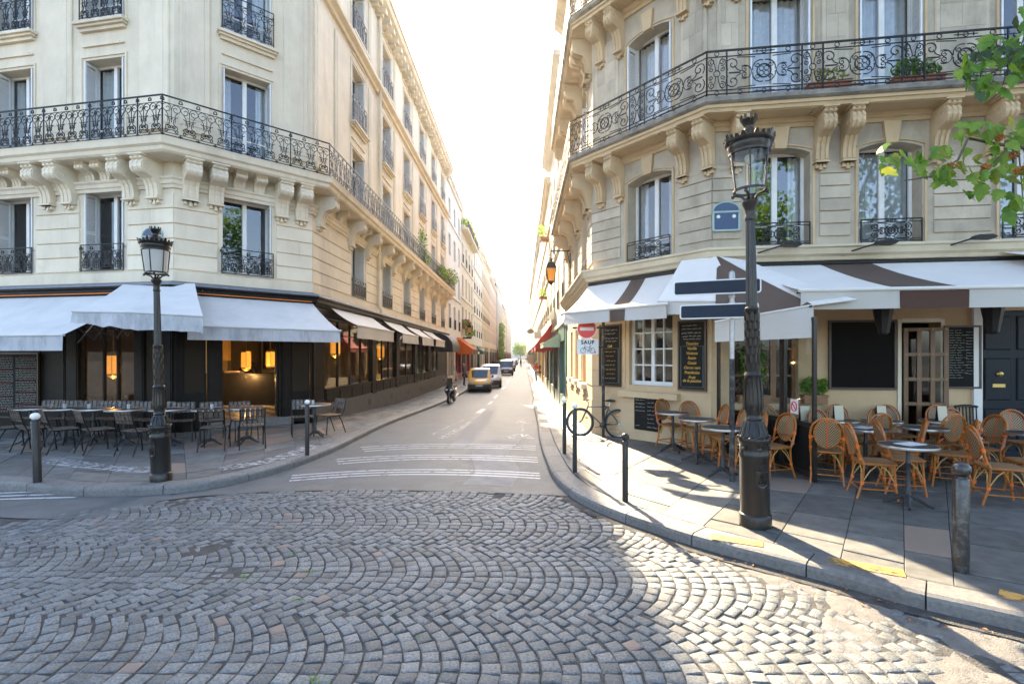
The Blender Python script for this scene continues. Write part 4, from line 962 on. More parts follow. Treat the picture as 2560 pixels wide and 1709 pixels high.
# soffit mouldings and corbels
rc = corbel_mesh(0.19, 0.5, 0.98, 'limestone_ochre')
def qs(pl, u): return pl.px(u, 400, 0.4)[0]
for z in (6.38, 9.64):
    for s in (qs(Q2, 1478), qs(Q2, 1524), qs(Q2, 1684), qs(Q2, 1748)): put_corbel(rc, Q2, s, z, rh)
    for s in (0.42, qs(Q3, 2072), qs(Q3, 2142), qs(Q3, 2378), qs(Q3, 2522), 6.35, 6.8): put_corbel(rc, Q3, s, z, rh)
    for s in (0.4, 2.2, 2.6, 4.2, 4.7, 6.35, 6.8): put_corbel(rc, Q1, s, z, rh)
    for pl, spans in ((Q2, [(0.95, 2.2)]), (Q3, [(0.7, 1.7), (2.55, 3.75), (4.9, 6.0)]), (Q1, [(0.8, 2.0), (2.9, 3.9), (5.0, 6.0)])):
        for a, c in spans:
            b = MB(); zz = z-0.012
            for e, f, g, h in ((a, c, 0.08, 0.11), (a, c, 0.43, 0.46), (a, a+0.03, 0.11, 0.43), (c-0.03, c, 0.11, 0.43)): b.fb(pl, e, f, zz, z+0.002, g, h)
            b.build('soffit_moulding', 'limestone_ochre', rh)
    band(rh, 'bed_mould', [(0, z-0.16), (0.04, z-0.16), (0.06, z-0.1), (0.1, z-0.08), (0.12, z-0.002), (0, z-0.002)], rpath, 'limestone_ochre')
# rusticated courses
for pl, spans in ((Q2, [(0.0, 0.86), (2.38, L2)]), (Q3, [(0.0, 0.5), (1.92, 2.44), (3.84, 4.76), (6.15, 6.95)]), (Q1, [(0.0, 0.75), (2.05, 2.75), (4.05, 4.85), (6.15, L1)])):
    for a, c in spans: blocks(rh, pl, a, c, 4.16, 5.56, 0.234, 'limestone_grey', 0.03, 0.75, 0.011)
# keystones, window surrounds, plain ashlar joints above
for pl, W in ((Q1, W1), (Q2, W2), (Q3, W3)):
    for a, c in W:
        for g in (G1, G2):
            m = (a+c)/2; z = g[1]; b = MB()
            b.hexa([pl.p(m-0.1, z-0.03, 0.06), pl.p(m+0.1, z-0.03, 0.06), pl.p(m+0.1, z-0.03, -0.06), pl.p(m-0.1, z-0.03, -0.06), pl.p(m-0.15, z+0.36, 0.08), pl.p(m+0.15, z+0.36, 0.08), pl.p(m+0.15, z+0.36, -0.06), pl.p(m-0.15, z+0.36, -0.06)])
            b.build('keystone', 'limestone_ochre', rh)
            b = MB()
            for q in (a-0.07, c+0.03): b.fb(pl, q, q+0.04, g[0], z-0.08, 0, 0.025)
            P = []
            for i in range(11):
                s = a-0.05+(c-a+0.1)*i/10; P.append(pl.p(s, z-0.06+0.11*(1-((s-m)/((c-a)/2+0.05))**2), 0.012))
            b.tube(P, 0.018, 4); b.build('window_surround', 'limestone_ochre', rh)
# upper piers: raised panels with ashlar stones
for pl, spans in ((Q2, [(0.1, 0.8), (2.42, 3.0)]), (Q3, [(0.08, 0.48), (1.95, 2.42), (3.86, 4.74)])):
    for a, c in spans:
        b = MB(); b.bevelfb(pl, a, c, 6.85, 9.2, 0, 0.035, 0.015); b.build('pilaster_panel', 'limestone_grey', rh)
        for k in range(5):
            z0 = 6.98+0.43*k; mid = a+(c-a)*WRG.uniform(0.35, 0.65)
            for e, f in ((a+0.07, mid), (mid, c-0.07)):
                b = MB(); b.bevelfb(pl, e+0.0015, f-0.0015, z0+0.0015, z0+0.4285, 0.034, 0.046, 0.002); b.build('stone_block', 'limestone_grey', rh)
for pl, W in ((Q1, W1), (Q2, W2), (Q3, W3)):
    for i, (a, c) in enumerate(W):
        for k, (z0, z1) in enumerate((G1, G2, G3)):
            if k == 2 and pl is Q3: continue
            window(rh, pl, a, c, z0, z1, 0.3, bars=(0.26,) if k else (0.24,), curtain=1 if (i+k) % 3 else 2)
            if k == 0: guard(rh, pl, a+0.02, c-0.02, z0-0.0, 0.42, 'right', 0.03)
            if k == 1: shutter(rh, pl, a+0.005, z0, z1-0.1, -1, 0.3); shutter(rh, pl, c-0.005, z0, z1-0.1, 1, 0.3)
NR = 0.56
s1, s20 = cut(Q1, Q2, NR); s2, s30 = cut(Q2, Q3, NR)
for z in (6.63, 9.89): railing(rh, [(Q1, 0, s1), (Q2, s20, s2), (Q3, s30, L3)], NR, z, 0.82, 'right', (1.32, 0.36), 1)
# ---- ground floor of the chamfer: small-paned window, sill, stone joints
for pl, spans in ((Q2, [(0.0, 1.0), (2.32, L2)]), (Q1, [(5.9, L1), (4.05, 4.75), (2.35, 2.95)])):
    for a, c in spans: blocks(rh, pl, a, c, 1.22, 3.5, 0.38, 'plaster_ochre', 0.02, 1.4, 0.006)
b = MB(); b.fb(Q2, 0.0, L2, -0.3, 0.9, 0, 0.03); b.fb(Q2, 0, L2, 0.9, 1.2, 0, 0.022); b.fb(Q1, 0, L1, -0.8, 0.88, 0, 0.03); b.build('dado', 'plaster_ochre', rh)
s0, s1_, z0, z1 = 1.1, 2.22, 1.3, 2.85
b = MB(); n0, n1 = -0.17, -0.1
for a, c in ((s0, s0+0.07), (s1_-0.07, s1_), (1.62, 1.70)): b.fb(Q2, a, c, z0, z1, n0, n1)
for a, c in ((z0, z0+0.09), (z1-0.06, z1)): b.fb(Q2, s0+0.07, 1.62, a, c, n0, n1-0.003); b.fb(Q2, 1.70, s1_-0.07, a, c, n0, n1-0.003)
for a, c in ((s0+0.07, 1.62), (1.70, s1_-0.07)):
    m = (a+c)/2; b.fb(Q2, m-0.014, m+0.014, z0+0.09, z1-0.06, n0+0.01, n1-0.008)
    for k in range(1, 4):
        z = z0+0.09+(z1-z0-0.15)*k/4; b.fb(Q2, a, c, z-0.014, z+0.014, n0+0.01, n1-0.006)
b.fb(Q2, s0-0.03, s1_+0.03, z0-0.12, z0, -0.14, -0.02)
gw = b.build('paned_window', 'white_paint', rh)
for a, c in ((s0+0.07, 1.62), (1.70, s1_-0.07)):
    for i in range(2):
        for k in range(4):
            e, f = a+(c-a)*i/2+0.012, a+(c-a)*(i+1)/2-0.012; g, h = z0+0.09+(z1-z0-0.15)*k/4+0.012, z0+0.09+(z1-z0-0.15)*(k+1)/4-0.012; t = WRG.uniform(-0.006, 0.006)
            q = MB(); q.add([Q2.p(e, g, -0.135+t), Q2.p(f, g, -0.135-t), Q2.p(f, h, -0.135-t), Q2.p(e, h, -0.135+t)], [(0, 1, 2, 3)]); q.build('pane', 'shop_glass', gw)
b = MB(); b.fb(Q2, s0-0.2, s1_+0.2, 1.04, 1.17, 0.0, 0.16); b.build('sill', 'limestone_ochre', rh)
for a, c in ((1.4, 2.2), (3.1, 3.9), (4.9, 5.7)):
    window(rh, Q1, a, c, 1.2, 2.75, 0.2, 'cream_paint', bars=(0.4, 0.7), curtain=0, gl='shop_glass'); b = MB(); b.fb(Q1, a-0.08, c+0.08, 1.06, 1.19, 0, 0.14); b.build('sill', 'cornice_cream', rh)
# ---- terrace back wall: window opening with timber leaf, glazed door, blue door
mat('warm_wood', (0.28, 0.13, 0.05), (0.2, 0.09, 0.035), 8, 0.4); mat('bronze_paint', (0.19, 0.105, 0.05), (0.15, 0.08, 0.038), 6, 0.4); mat('door_blue', (0.006, 0.012, 0.02), (0.005, 0.01, 0.016), 3, 0.4, spec=0.2)
window(rh, Q3, 0.35, 1.55, 1.05, 3.1, 0.15, 'warm_wood', leaves=3, bars=(0.25, 0.5, 0.75), curtain=0, gl='shop_glass')
b = MB(); b.fb(Q3, 0.25, 1.95, 0.93, 1.05, 0.0, 0.12); b.build('sill', 'plaster_ochre', rh)
b = MB(); b.fb(Q3, 0.0, L3, 0.0, 0.9, 0.0, 0.025) if False else b.fb(Q3, 0.0, 3.26, -0.2, 0.92, 0.0, 0.02); b.build('dado', 'plaster_ochre', rh)
dq = Q3.p(3.36, 0, -0.02); dp = Plane((dq.x, dq.y), (0.96, -0.27))
b = MB(); dw, dh = 0.62, 2.45
for i in range(4): b.fb(dp, dw*i/3-0.035+0.03, dw*i/3+0.035+0.03, 0.14, dh, -0.02, 0.025)
for k in range(6): b.fb(dp, 0.065, dw-0.005, 0.14+(dh-0.2)*k/5, 0.2+(dh-0.2)*k/5, -0.018, 0.02)
dd = b.build('glazed_door', 'bronze_paint', rh)
for i in range(3):
    for k in range(5):
        q = MB(); a, c = dw*i/3+0.066, dw*(i+1)/3-0.006; e, f = 0.2+(dh-0.2)*k/5, 0.14+(dh-0.2)*(k+1)/5; q.add([dp.p(a, e, 0), dp.p(c, e, 0), dp.p(c, f, 0), dp.p(a, f, 0)], [(0, 1, 2, 3)]); q.build('pane', 'shop_glass', dd)
b = MB()
for i in range(4):
    for k in range(6): b.ball(dp.p(dw*i/3+0.03, 0.17+(dh-0.2)*k/5, 0.026), 0.012, 6)
b.build('stud', 'brass', dd)
b = MB(); b.fb(Q3, 3.24, 3.3, 0.1, 2.6, -0.1, 0.03); b.fb(Q3, 3.95, 4.01, 0.1, 2.6, -0.1, 0.03); b.fb(Q3, 3.3, 3.95, 2.55, 2.62, -0.1, 0.03); b.build('door_frame', 'cream_paint', rh)
b = MB(); b.fb(Q3, 4.46, 4.6, 0.1, 3.0, 0.0, 0.06); b.build('white_pilaster', 'white_paint', rh)
b = MB(); b.fb(Q3, 4.62, 5.75, 0.1, 2.75, -0.12, -0.06)
for a, c, e, f in ((4.7, 5.12, 0.25, 1.0), (4.7, 5.12, 1.15, 1.9), (4.7, 5.12, 2.05, 2.65), (5.22, 5.66, 0.25, 1.0), (5.22, 5.66, 1.15, 1.9), (5.22, 5.66, 2.05, 2.65)): b.bevelfb(Q3, a, c, e, f, -0.062, -0.035, 0.015)
bd = b.build('blue_door', 'door_blue', rh)
b = MB(); b.lathe([(0.045, 0), (0.05, 0.015), (0.03, 0.03), (0.035, 0.05), (0.0, 0.06)], Q3.p(4.93, 1.62, -0.035), 12, tuple(Q3.N)); b.build('knob', 'brass', bd)
b = MB(); b.fb(Q3, 4.82, 5.02, 1.38, 1.44, -0.035, -0.025); b.build('letter_slot', 'brass', bd)
s_, z_ = Q2.px(1820, 550, 0.04)
name_plate('blue enamel street name plate with rounded crest beside the right lamp post', Q3, 0.24, 4.5, 0.045, 0.86)
# number by the door
# ---- blank black screen on the terrace wall
t = thing('wall_board', 'large plain black board on the ochre terrace wall', 'board', tuple(Q3.p(2.65, 1.3, 0.02)))
mat('board_black', (0.003, 0.003, 0.003), (0.004, 0.004, 0.004), 2, 0.8, spec=0.15); mat('board_frame', (0.06, 0.035, 0.02), (0.04, 0.024, 0.014), 8, 0.4)
b = MB(); b.fb(Q3, 2.1, 3.17, 1.36, 2.56, 0.02, 0.05); b.build('board', 'board_black', t)
b = MB()
for a, c, e, f in ((2.06, 2.1, 1.32, 2.6), (3.17, 3.21, 1.32, 2.6), (2.1, 3.17, 1.32, 1.36), (2.1, 3.17, 2.56, 2.6)): b.fb(Q3, a, c, e, f, 0.015, 0.06)
b.build('frame', 'board_frame', t)
# ================================================================ awnings
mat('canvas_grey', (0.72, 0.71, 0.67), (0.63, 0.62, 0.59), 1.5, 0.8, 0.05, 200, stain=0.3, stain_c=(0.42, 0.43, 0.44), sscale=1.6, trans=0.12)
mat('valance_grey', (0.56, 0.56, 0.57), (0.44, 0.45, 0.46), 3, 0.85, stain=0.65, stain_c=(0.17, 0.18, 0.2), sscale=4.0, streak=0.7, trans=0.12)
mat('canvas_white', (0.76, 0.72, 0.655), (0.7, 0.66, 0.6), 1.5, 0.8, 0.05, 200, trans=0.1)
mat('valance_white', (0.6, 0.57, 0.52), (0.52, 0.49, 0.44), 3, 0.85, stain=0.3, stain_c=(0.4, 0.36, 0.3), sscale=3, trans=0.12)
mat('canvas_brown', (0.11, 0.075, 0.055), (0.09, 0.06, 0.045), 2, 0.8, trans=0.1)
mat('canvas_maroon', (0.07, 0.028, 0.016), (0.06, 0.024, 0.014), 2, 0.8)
mat('canvas_orange', (0.75, 0.16, 0.015), (0.65, 0.13, 0.012), 2, 0.8, trans=0.3); mat('canvas_red', (0.5, 0.02, 0.03), (0.42, 0.015, 0.02), 2, 0.8, trans=0.2)
mat('canvas_green', (0.02, 0.09, 0.07), (0.015, 0.07, 0.055), 2, 0.8); mat('canvas_black', (0.015, 0.014, 0.013), None, 2, 0.7); mat('canvas_lightgreen', (0.45, 0.55, 0.35), None, 3, 0.8)
mat('roller_orange', (0.8, 0.2, 0.03), None, 3, 0.7)
def sheet_(P00, P10, P11, P01, nu, nv, sag=0.06, fold=0.0, rg=random.Random(5)):
    b = MB(); ph = rg.uniform(0, 6); n = ((P10-P00).cross(P01-P00)).normalized(); vs = []
    for i in range(nu+1):
        for j in range(nv+1):
            u, v = i/nu, j/nv; q = (P00*(1-u)+P10*u)*(1-v)+(P01*(1-u)+P11*u)*v
            q = q-Vector((0, 0, 1))*sag*4*v*(1-v)*(0.6+0.4*abs(math.sin(u*9+ph)))+n*fold*math.sin(u*31+ph)*v
            vs.append(q)
    b.add(vs, [(i*(nv+1)+j, (i+1)*(nv+1)+j, (i+1)*(nv+1)+j+1, i*(nv+1)+j+1) for i in range(nu) for j in range(nv)]); return b
def valance(A, C, drop, n=14, amp=0.018, rg=random.Random(6), dropC=None, ragged=0.0):
    b = MB(); vs = []; d = (C-A).normalized(); o = Vector((d.y, -d.x, 0)); ph = rg.uniform(0, 6); dropC = drop if dropC is None else dropC
    for i in range(n+1):
        t = i/n; q = A+(C-A)*t; w_ = amp*math.sin(t*n*0.9+ph); dr = drop+(dropC-drop)*t+ragged*rg.uniform(-1, 1)*0.5
        vs += [q, q+Vector((0, 0, -dr*0.5))+o*w_*0.6, q+Vector((0, 0, -dr))+o*w_*1.5]
    b.add(vs, [(3*i+k, 3*i+3+k, 3*i+4+k, 3*i+1+k) for i in range(n) for k in (0, 1)]); return b
def arms(t, pairs):
    b = MB()
    for p, e, q in pairs: b.bar(p, e, 0.035); b.bar(e, q, 0.03); b.ball(e, 0.03, 6)
    b.build('folding_arm', 'iron_gloss', t)
def awning(label, pl, s0, s1, z0, n1, z1, drop, canvas, val, f0=None, f1=None, group=None, n0=0.12, bars=True, stripes=None, roller=True, ends=False, elbow=0.5, name='awning'):
    f0 = s0 if f0 is None else f0; f1 = s1 if f1 is None else f1
    t = thing(name, label, 'awning', tuple(pl.p((s0+s1)/2, z1-drop, 0)), group=group)
    A0, A1, B0, B1 = pl.p(s0, z0, n0), pl.p(s1, z0, n0), pl.p(f0, z1, n1), pl.p(f1, z1, n1)
    st = stripes or [(0, 1, canvas, val)]
    for a, c, m, mv in st:
        l = lambda P, Q, k: P+(Q-P)*k
        sheet_(l(A0, A1, a), l(A0, A1, c), l(B0, B1, c), l(B0, B1, a), max(2, int(10*(c-a))), 6).build('canopy', m, t, smooth=True)
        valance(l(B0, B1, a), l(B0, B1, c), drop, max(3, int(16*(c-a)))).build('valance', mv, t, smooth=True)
    b = MB(); b.tube([B0+(B0-B1).normalized()*0.03, B1+(B1-B0).normalized()*0.03], 0.028, 8); b.build('front_bar', st[0][2], t, smooth=True)
    if roller:
        b = MB(); b.tube([pl.p(s0, z0+0.03, n0-0.02), pl.p(s1, z0+0.03, n0-0.02)], 0.05, 8); b.build('roller', 'iron', t)
    if bars:
        arms(t, [(pl.p(s, z0-0.35, 0.05), pl.p(s+elbow, (z0+z1)/2-0.2, (n1+n0)*0.55), pl.p(s, z1-0.03, n1-0.04)) for s in (s0+0.12, s1-0.12-elbow)])
    return t
# left cafe: two long awnings and the hipped corner piece
awning('long pale grey awning over the left cafe front, running out of the picture', PA, -6.5, -0.9, 3.42, 1.75, 2.38, 0.33, 'canvas_grey', 'valance_grey', f1=-0.95, elbow=0.4)
awning('wide pale grey awning over the open cafe door', PB, 0.32, 3.25, 3.42, 1.6, 2.6, 0.31, 'canvas_grey', 'valance_grey', f0=0.0, f1=3.4, elbow=0.4)
t = thing('awning', 'hipped pale grey corner awning with ragged valance behind the left lamp post', 'awning', (-7.9, 11.4, 2.5))
P1, P2 = at(310, 709, 12.05), at(487, 708, 12.0); F0, FM, F1 = at(180, 778, 9.75), at(322, 780, 9.55), at(508, 790, 10.1)
sheet_(P1, P1+(P2-P1)*0.4, FM, F0, 5, 5).build('canopy', 'canvas_grey', t, smooth=True); sheet_(P1+(P2-P1)*0.4, P2, F1, FM, 5, 5).build('canopy', 'canvas_grey', t, smooth=True)
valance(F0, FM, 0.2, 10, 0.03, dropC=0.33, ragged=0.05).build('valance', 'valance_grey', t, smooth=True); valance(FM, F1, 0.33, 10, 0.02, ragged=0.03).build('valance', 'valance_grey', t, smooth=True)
b = MB(); b.tube([F0, FM, F1], 0.022, 6); b.build('front_bar', 'canvas_grey', t)
b = MB()                                         # scissor arms under the hip
for k, (a, c) in enumerate(((PA.p(-0.6, 2.75, 0.1), at(195, 838, 10.6)), (PA.p(-0.2, 2.8, 0.1), at(290, 828, 10.2)))):
    n = 5
    for i in range(n):
        p, q = a+(c-a)*(i/n), a+(c-a)*((i+1)/n); h = Vector((0, 0, 0.16))
        b.bar(p+h, q-h, 0.028); b.bar(p-h, q+h, 0.028)
b.build('scissor_arm', 'iron_gloss', t)
b = MB()
for pl, s0, s1 in ((PA, -6.5, -1.0), (PB, 0.35, 3.2)): b.tube([pl.p(s0, 3.46, 0.2), pl.p(s1, 3.46, 0.2)], 0.014, 5)
tag(b.build('awning_trim', 'roller_orange'), 'thin orange trim along the top of the grey awnings', 'trim')
# small awnings along the street front
for i, ((a, c), nm) in enumerate(zip(((1.1, 5.4), (6.9, 10.0), (11.0, 14.1), (15.0, 18.2)), ('first', 'second', 'third', 'fourth'))):
    awning('small pale awning over the shop windows, %s from the corner' % nm, PC, a, c, 3.42, 0.95, 2.88, 0.4, 'canvas_white', 'valance_white', group='small awnings along the left street front', elbow=0.3)
t = thing('awning', 'rounded black canopy at the end of the cafe front', 'awning', tuple(PC.p(21.5, 2.4, 0)))
b = MB(); P = [(1.2*math.sin(math.pi/2*i/8), 2.55+0.95*math.cos(math.pi/2*i/8)) for i in range(9)]
b.prism([(0, 2.2)]+[(0, 3.5)]+P[1:]+[(1.2, 2.2)], PC.p(20.2, 0, 0), PC.N, (0, 0, 1), PC.D, 3.6); b.build('canopy', 'canvas_black', t, fix=True)
# right brasserie: striped awnings
def sf(pl, u, n): return pl.px(u, 780, n)[0]
N2 = 1.2; f0, f1 = sf(Q2, 1412, N2), sf(Q2, 1665, N2); T0, T1 = -0.02, 2.55
k0, k1 = (sf(Q2, 1524, N2)-f0)/(f1-f0), (sf(Q2, 1563, N2)-f0)/(f1-f0)
awning('cream awning with one brown stripe over the paned window beside the no entry sign', Q2, T0, T1, 3.6, N2, 2.88, 0.26, 'canvas_white', 'valance_white', f0=f0, f1=f1,
       stripes=[(0, k0, 'canvas_white', 'valance_white'), (k0, k1, 'canvas_brown', 'canvas_brown'), (k1, 1, 'canvas_white', 'valance_white')])
N3 = 2.2; f0, f1 = 0.75, 6.3; T0, T1 = 0.6, 6.0
k0, k1 = (sf(Q3, 2249, N3)-f0)/(f1-f0), (sf(Q3, 2424, N3)-f0)/(f1-f0)
awning('wide brown and white striped awning sheltering the rattan terrace', Q3, T0, T1, 3.62, N3, 2.9, 0.28, 'canvas_white', 'valance_white', f0=f0, f1=f1,
       stripes=[(0, k0, 'canvas_white', 'valance_white'), (k0, k1, 'canvas_brown', 'canvas_maroon'), (k1, 1, 'canvas_white', 'valance_white')], elbow=0.6)
awning('cream awning starting at the right edge, higher than the striped one', Q3, 4.8, 9.4, 3.78, 1.7, 3.4, 0.05, 'canvas_white', 'valance_white')
t = thing('awning', 'hipped corner awning with brown end and long white valance behind the right lamp post', 'awning', (3.6, 8.8, 2.3))
P1, P2, P3 = at(1703, 652, 9.75), at(1790, 640, 9.35), at(1872, 652, 9.25)
A1, A2, EA, EB, EC = at(1643, 752, 9.2), at(1852, 752, 8.3), at(1787, 804, 8.15), at(2034, 762, 7.2), at(2140, 748, 7.1)
sheet_(P1, P2, A2, A1, 5, 5, 0.03).build('canopy', 'canvas_white', t, smooth=True); sheet_(P2+Vector((0.05, 0, 0)), P3, EC, EB, 3, 6, 0.03).build('canopy', 'canvas_white', t, smooth=True)
sheet_(P2+Vector((0.02, 0, -0.02)), P2+Vector((0.06, 0, -0.02)), EB, EA, 6, 6, 0.02).build('canopy', 'canvas_brown', t, smooth=True)
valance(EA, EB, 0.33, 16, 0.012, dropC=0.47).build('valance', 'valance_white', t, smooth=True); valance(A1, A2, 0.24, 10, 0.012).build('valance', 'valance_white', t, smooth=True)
b = MB(); b.tube([EA, EB], 0.016, 5); b.tube([A1, A2], 0.02, 6); b.tube([EB, EC], 0.016, 5); b.build('front_bar', 'canvas_white', t)
arms(t, [(Q3.p(0.25, 3.1, 0.05), at(1900, 775, 8.6), EB-Vector((0.03, 0, 0.02)))])
# ================================================================ houses further down the street
for nm, c in (('wall_white', (0.7, 0.67, 0.6)), ('wall_cream', (0.66, 0.58, 0.45)), ('wall_sand', (0.6, 0.5, 0.36)), ('wall_grey', (0.56, 0.54, 0.5)), ('wall_pink', (0.66, 0.55, 0.46))):
    mat(nm, c, tuple(x*0.9 for x in c), 0.8, 0.85, stain=0.25, stain_c=tuple(x*0.6 for x in c), sscale=0.7, streak=0.7)
mat('shop_red', (0.3, 0.02, 0.03), None, 3, 0.4); mat('shop_green', (0.03, 0.1, 0.07), None, 3, 0.4); mat('shop_teal', (0.08, 0.2, 0.17), None, 3, 0.4); mat('shop_black', (0.02, 0.02, 0.022), None, 3, 0.4); mat('shop_brown', (0.12, 0.06, 0.03), None, 3, 0.4); mat('shop_yellow', (0.6, 0.42, 0.1), None, 3, 0.5)
FW = {}
def far_window(root, pl, s0, s1, z0, z1, key):   # frame and pane share their meshes between houses
    k = (round(s1-s0, 2), round(z1-z0, 2), key)
    if k not in FW:
        w, h = s1-s0, z1-z0; b = MB(); x = Plane((0, 0), (1, 0))
        for a, c, e, f in ((0, 0.07, 0, h), (w-0.07, w, 0, h), (0.07, w-0.07, h-0.07, h), (0.07, w-0.07, 0, 0.09), (w/2-0.05, w/2+0.05, 0.09, h-0.07), (0.07, w/2-0.05, h*0.6, h*0.6+0.04), (w/2+0.05, w-0.07, h*0.6, h*0.6+0.04)): b.fb(x, a, c, e, f, -0.24, -0.18)
        me = b.mesh('window', 'white_paint'); g = MB(); g.add([(0.05, 0.21, 0.05), (w-0.05, 0.21, 0.05), (w-0.05, 0.21, h-0.05), (0.05, 0.21, h-0.05)], [(0, 1, 2, 3)]); FW[k] = (me, g.mesh('pane', 'window_glass'))
        sh = MB()
        for i in range(9): sh.tube([(w*(i+0.5)/9, -0.06, 0.0), (w*(i+0.5)/9, -0.06, 0.85)], 0.012, 4)
        for z in (0.02, 0.85): sh.tube([(0, -0.06, z), (w, -0.06, z)], 0.016, 4)
        FW[(k, 'g')] = sh.mesh('window_guard', 'iron')
    a, g = FW[k]; wo = put_panel(a, pl, s0, z0, 0, root, 'window'); go = link('pane', g, wo); go.matrix_parent_inverse = Matrix()
    return wo, FW[(k, 'g')]
def far_house(label, left, X, y0, y1, H, floors, m, ww=1.15, gap=2.7, shop=None, roof='slate', guards=(), cornice=0.35, shopm='shop_brown', band_at=None, mans=2.4, setback=0.0):
    pl = Plane((X, y0), (0, 1)) if left else Plane((X, y1), (0, -1)); L = y1-y0; sg = -1 if left else 1
    t = thing('town_house', label, 'house', (X+sg*3, (y0+y1)/2, G(y0)))
    k = max(1, int((L-0.6)/gap)); st = L/k; ops = []
    for z0, z1 in floors:
        for i in range(k): ops.append((st*(i+0.5)-ww/2, st*(i+0.5)+ww/2, z0, z1))
    b = MB(); wall(b, pl, 0.004, L-0.004, 3.3, H, ops, 0.25); b.build('wall', m, t)
    b = MB(); x0, x1 = (X-12, X-0.5) if left else (X+0.5, X+12)
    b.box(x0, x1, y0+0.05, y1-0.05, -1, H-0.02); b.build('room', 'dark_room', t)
    b = MB()
    for yy in (y0+0.02, y1-0.02): b.add([(x0, yy, -1), (X, yy, -1), (X, yy, H), (x0 if left else x1, yy, H), (x1 if not left else x0, yy, -1)] if False else [(X, yy, -1), (X+sg*12, yy, -1), (X+sg*12, yy, H), (X, yy, H)], [(0, 1, 2, 3)])
    b.build('side_wall', m, t)
    b = MB()
    for i in range(len(floors)):
        zb = floors[i][0]-0.35
        if i and (band_at is None or i in band_at): b.fb(pl, 0.0, L, zb, zb+0.12, 0, 0.1)
    b.fb(pl, 0, L, 3.2, 3.32, 0, 0.14); b.build('string_course', m, t)
    if cornice:
        b = MB(); P = [(0, H-0.35), (cornice*0.4, H-0.35), (cornice*0.6, H-0.18), (cornice, H-0.1), (cornice, H+0.04), (0, H+0.06)]; b.prism(P, pl.p(0, 0, 0), pl.N, (0, 0, 1), pl.D, L); b.build('cornice', m, t, fix=True)
    b = MB(); o = -0.15; P = [(o, H+0.03), (o-1.1, H+mans), (o-6, H+mans+0.9), (o-12, H+0.03)]; b.prism(P, pl.p(0.05, 0, 0), pl.N, (0, 0, 1), pl.D, L-0.1); rf = b.build('roof', roof, t, fix=True)
    b = MB(); s = 0.3; b.fb(pl, s, s+0.7, H-0.5, H+mans+1.6, -5.5, -1.2)
    for i in range(5): b.lathe([(0.13, H+mans+1.6), (0.1, H+mans+2.1)], pl.p(s+0.35, 0, -1.8-0.7*i), 6)
    b.build('chimney', m, rf)
    for i in range(k):                           # dormers
        c = st*(i+0.5)
        if mans > 1.8 and y0 < 120:
            b = MB(); b.fb(pl, c-0.5, c+0.5, H+0.3, H+mans*0.85, -1.6, -0.25); b.fb(pl, c-0.6, c+0.6, H+mans*0.85, H+mans*0.85+0.12, -1.7, -0.2); d_ = b.build('dormer', m, rf)
    for j, (z0, z1) in enumerate(floors):
        for i in range(k):
            a, c = st*(i+0.5)-ww/2, st*(i+0.5)+ww/2; wo, gm = far_window(t, pl, a, c, z0, z1, 0)
            if j in guards: put_panel(gm, pl, a, z0, 0, t, 'window_guard')
    # shopfronts on the ground floor
    nb = max(1, round(L/4.2)); bw = L/nb
    for i in range(nb):
        mm_ = shopm[i % len(shopm)] if isinstance(shopm, (list, tuple)) else shopm
        b = MB(); a, c = i*bw, (i+1)*bw
        b.fb(pl, a+0.02, a+0.5, -1, 3.19, -0.2, 0.05); b.fb(pl, c-0.5, c-0.02, -1, 3.19, -0.2, 0.05); b.fb(pl, a+0.5, c-0.5, 2.55, 3.19, -0.2, 0.08); b.fb(pl, a+0.5, c-0.5, -1, 0.25, -0.2, 0.02)
        m3 = (a+c)/2; b.fb(pl, m3-0.05, m3+0.05, 0.25, 2.55, -0.2, -0.02); sf_ = b.build('shopfront', mm_, t)
        g = MB(); g.add([pl.p(a+0.5, 0.25, -0.1), pl.p(c-0.5, 0.25, -0.1), pl.p(c-0.5, 2.55, -0.1), pl.p(a+0.5, 2.55, -0.1)], [(0, 1, 2, 3)]); g.build('pane', 'shop_glass', sf_)
    return t, pl
f5 = lambda z, h=1.95, st=2.95, n=4: [(z+st*i, z+st*i+h-0.12*i) for i in range(n)]
LX = -6.05
far_house('plain white rendered house just beyond the cafe building, left side', True, LX, 39.6, 48.6, 16.2, f5(4.2, 2.0, 3.0), 'wall_white', gap=2.2, guards=(0,), shopm=('wall_cream', 'shop_red'), mans=2.2, band_at=(1, 3))
t3, p3 = far_house('cream house with a planted top balcony and orange awning, left side', True, LX, 48.6, 60.4, 14.6, f5(4.6, 2.2, 3.3, 3), 'wall_cream', gap=2.3, guards=(0, 2), shopm=('shop_brown', 'shop_red', 'shop_brown'), mans=2.8)
far_house('white house with two rows of iron guards beyond the orange awning, left side', True, LX, 60.4, 73.5, 15.8, f5(4.3, 1.9, 2.9), 'wall_white', gap=2.6, guards=(0, 1, 2), shopm=('wall_sand', 'shop_green', 'wall_sand'))
far_house('sand coloured house in the middle of the left row', True, LX, 73.5, 90, 16.8, f5(4.2, 1.9, 2.95), 'wall_sand', gap=2.4, guards=(1,), shopm=('wall_cream', 'shop_black', 'shop_brown'))
far_house('pinkish house before the ivy covered wall, left side', True, LX, 90, 112, 16.0, f5(4.2, 1.9, 2.9), 'wall_pink', gap=2.6, shopm=('shop_black', 'shop_brown'))
far_house('grey house beyond the ivy, left side of the street', True, LX+0.3, 112, 138, 17.5, f5(4.2, 1.9, 2.95), 'wall_grey', gap=2.8, shopm=('shop_red', 'shop_teal', 'shop_brown'))
far_house('distant cream house near the end of the left row', True, LX, 138, 175, 15.5, f5(4.2, 1.9, 2.9), 'wall_cream', gap=3.0, shopm=('shop_brown', 'shop_black'))
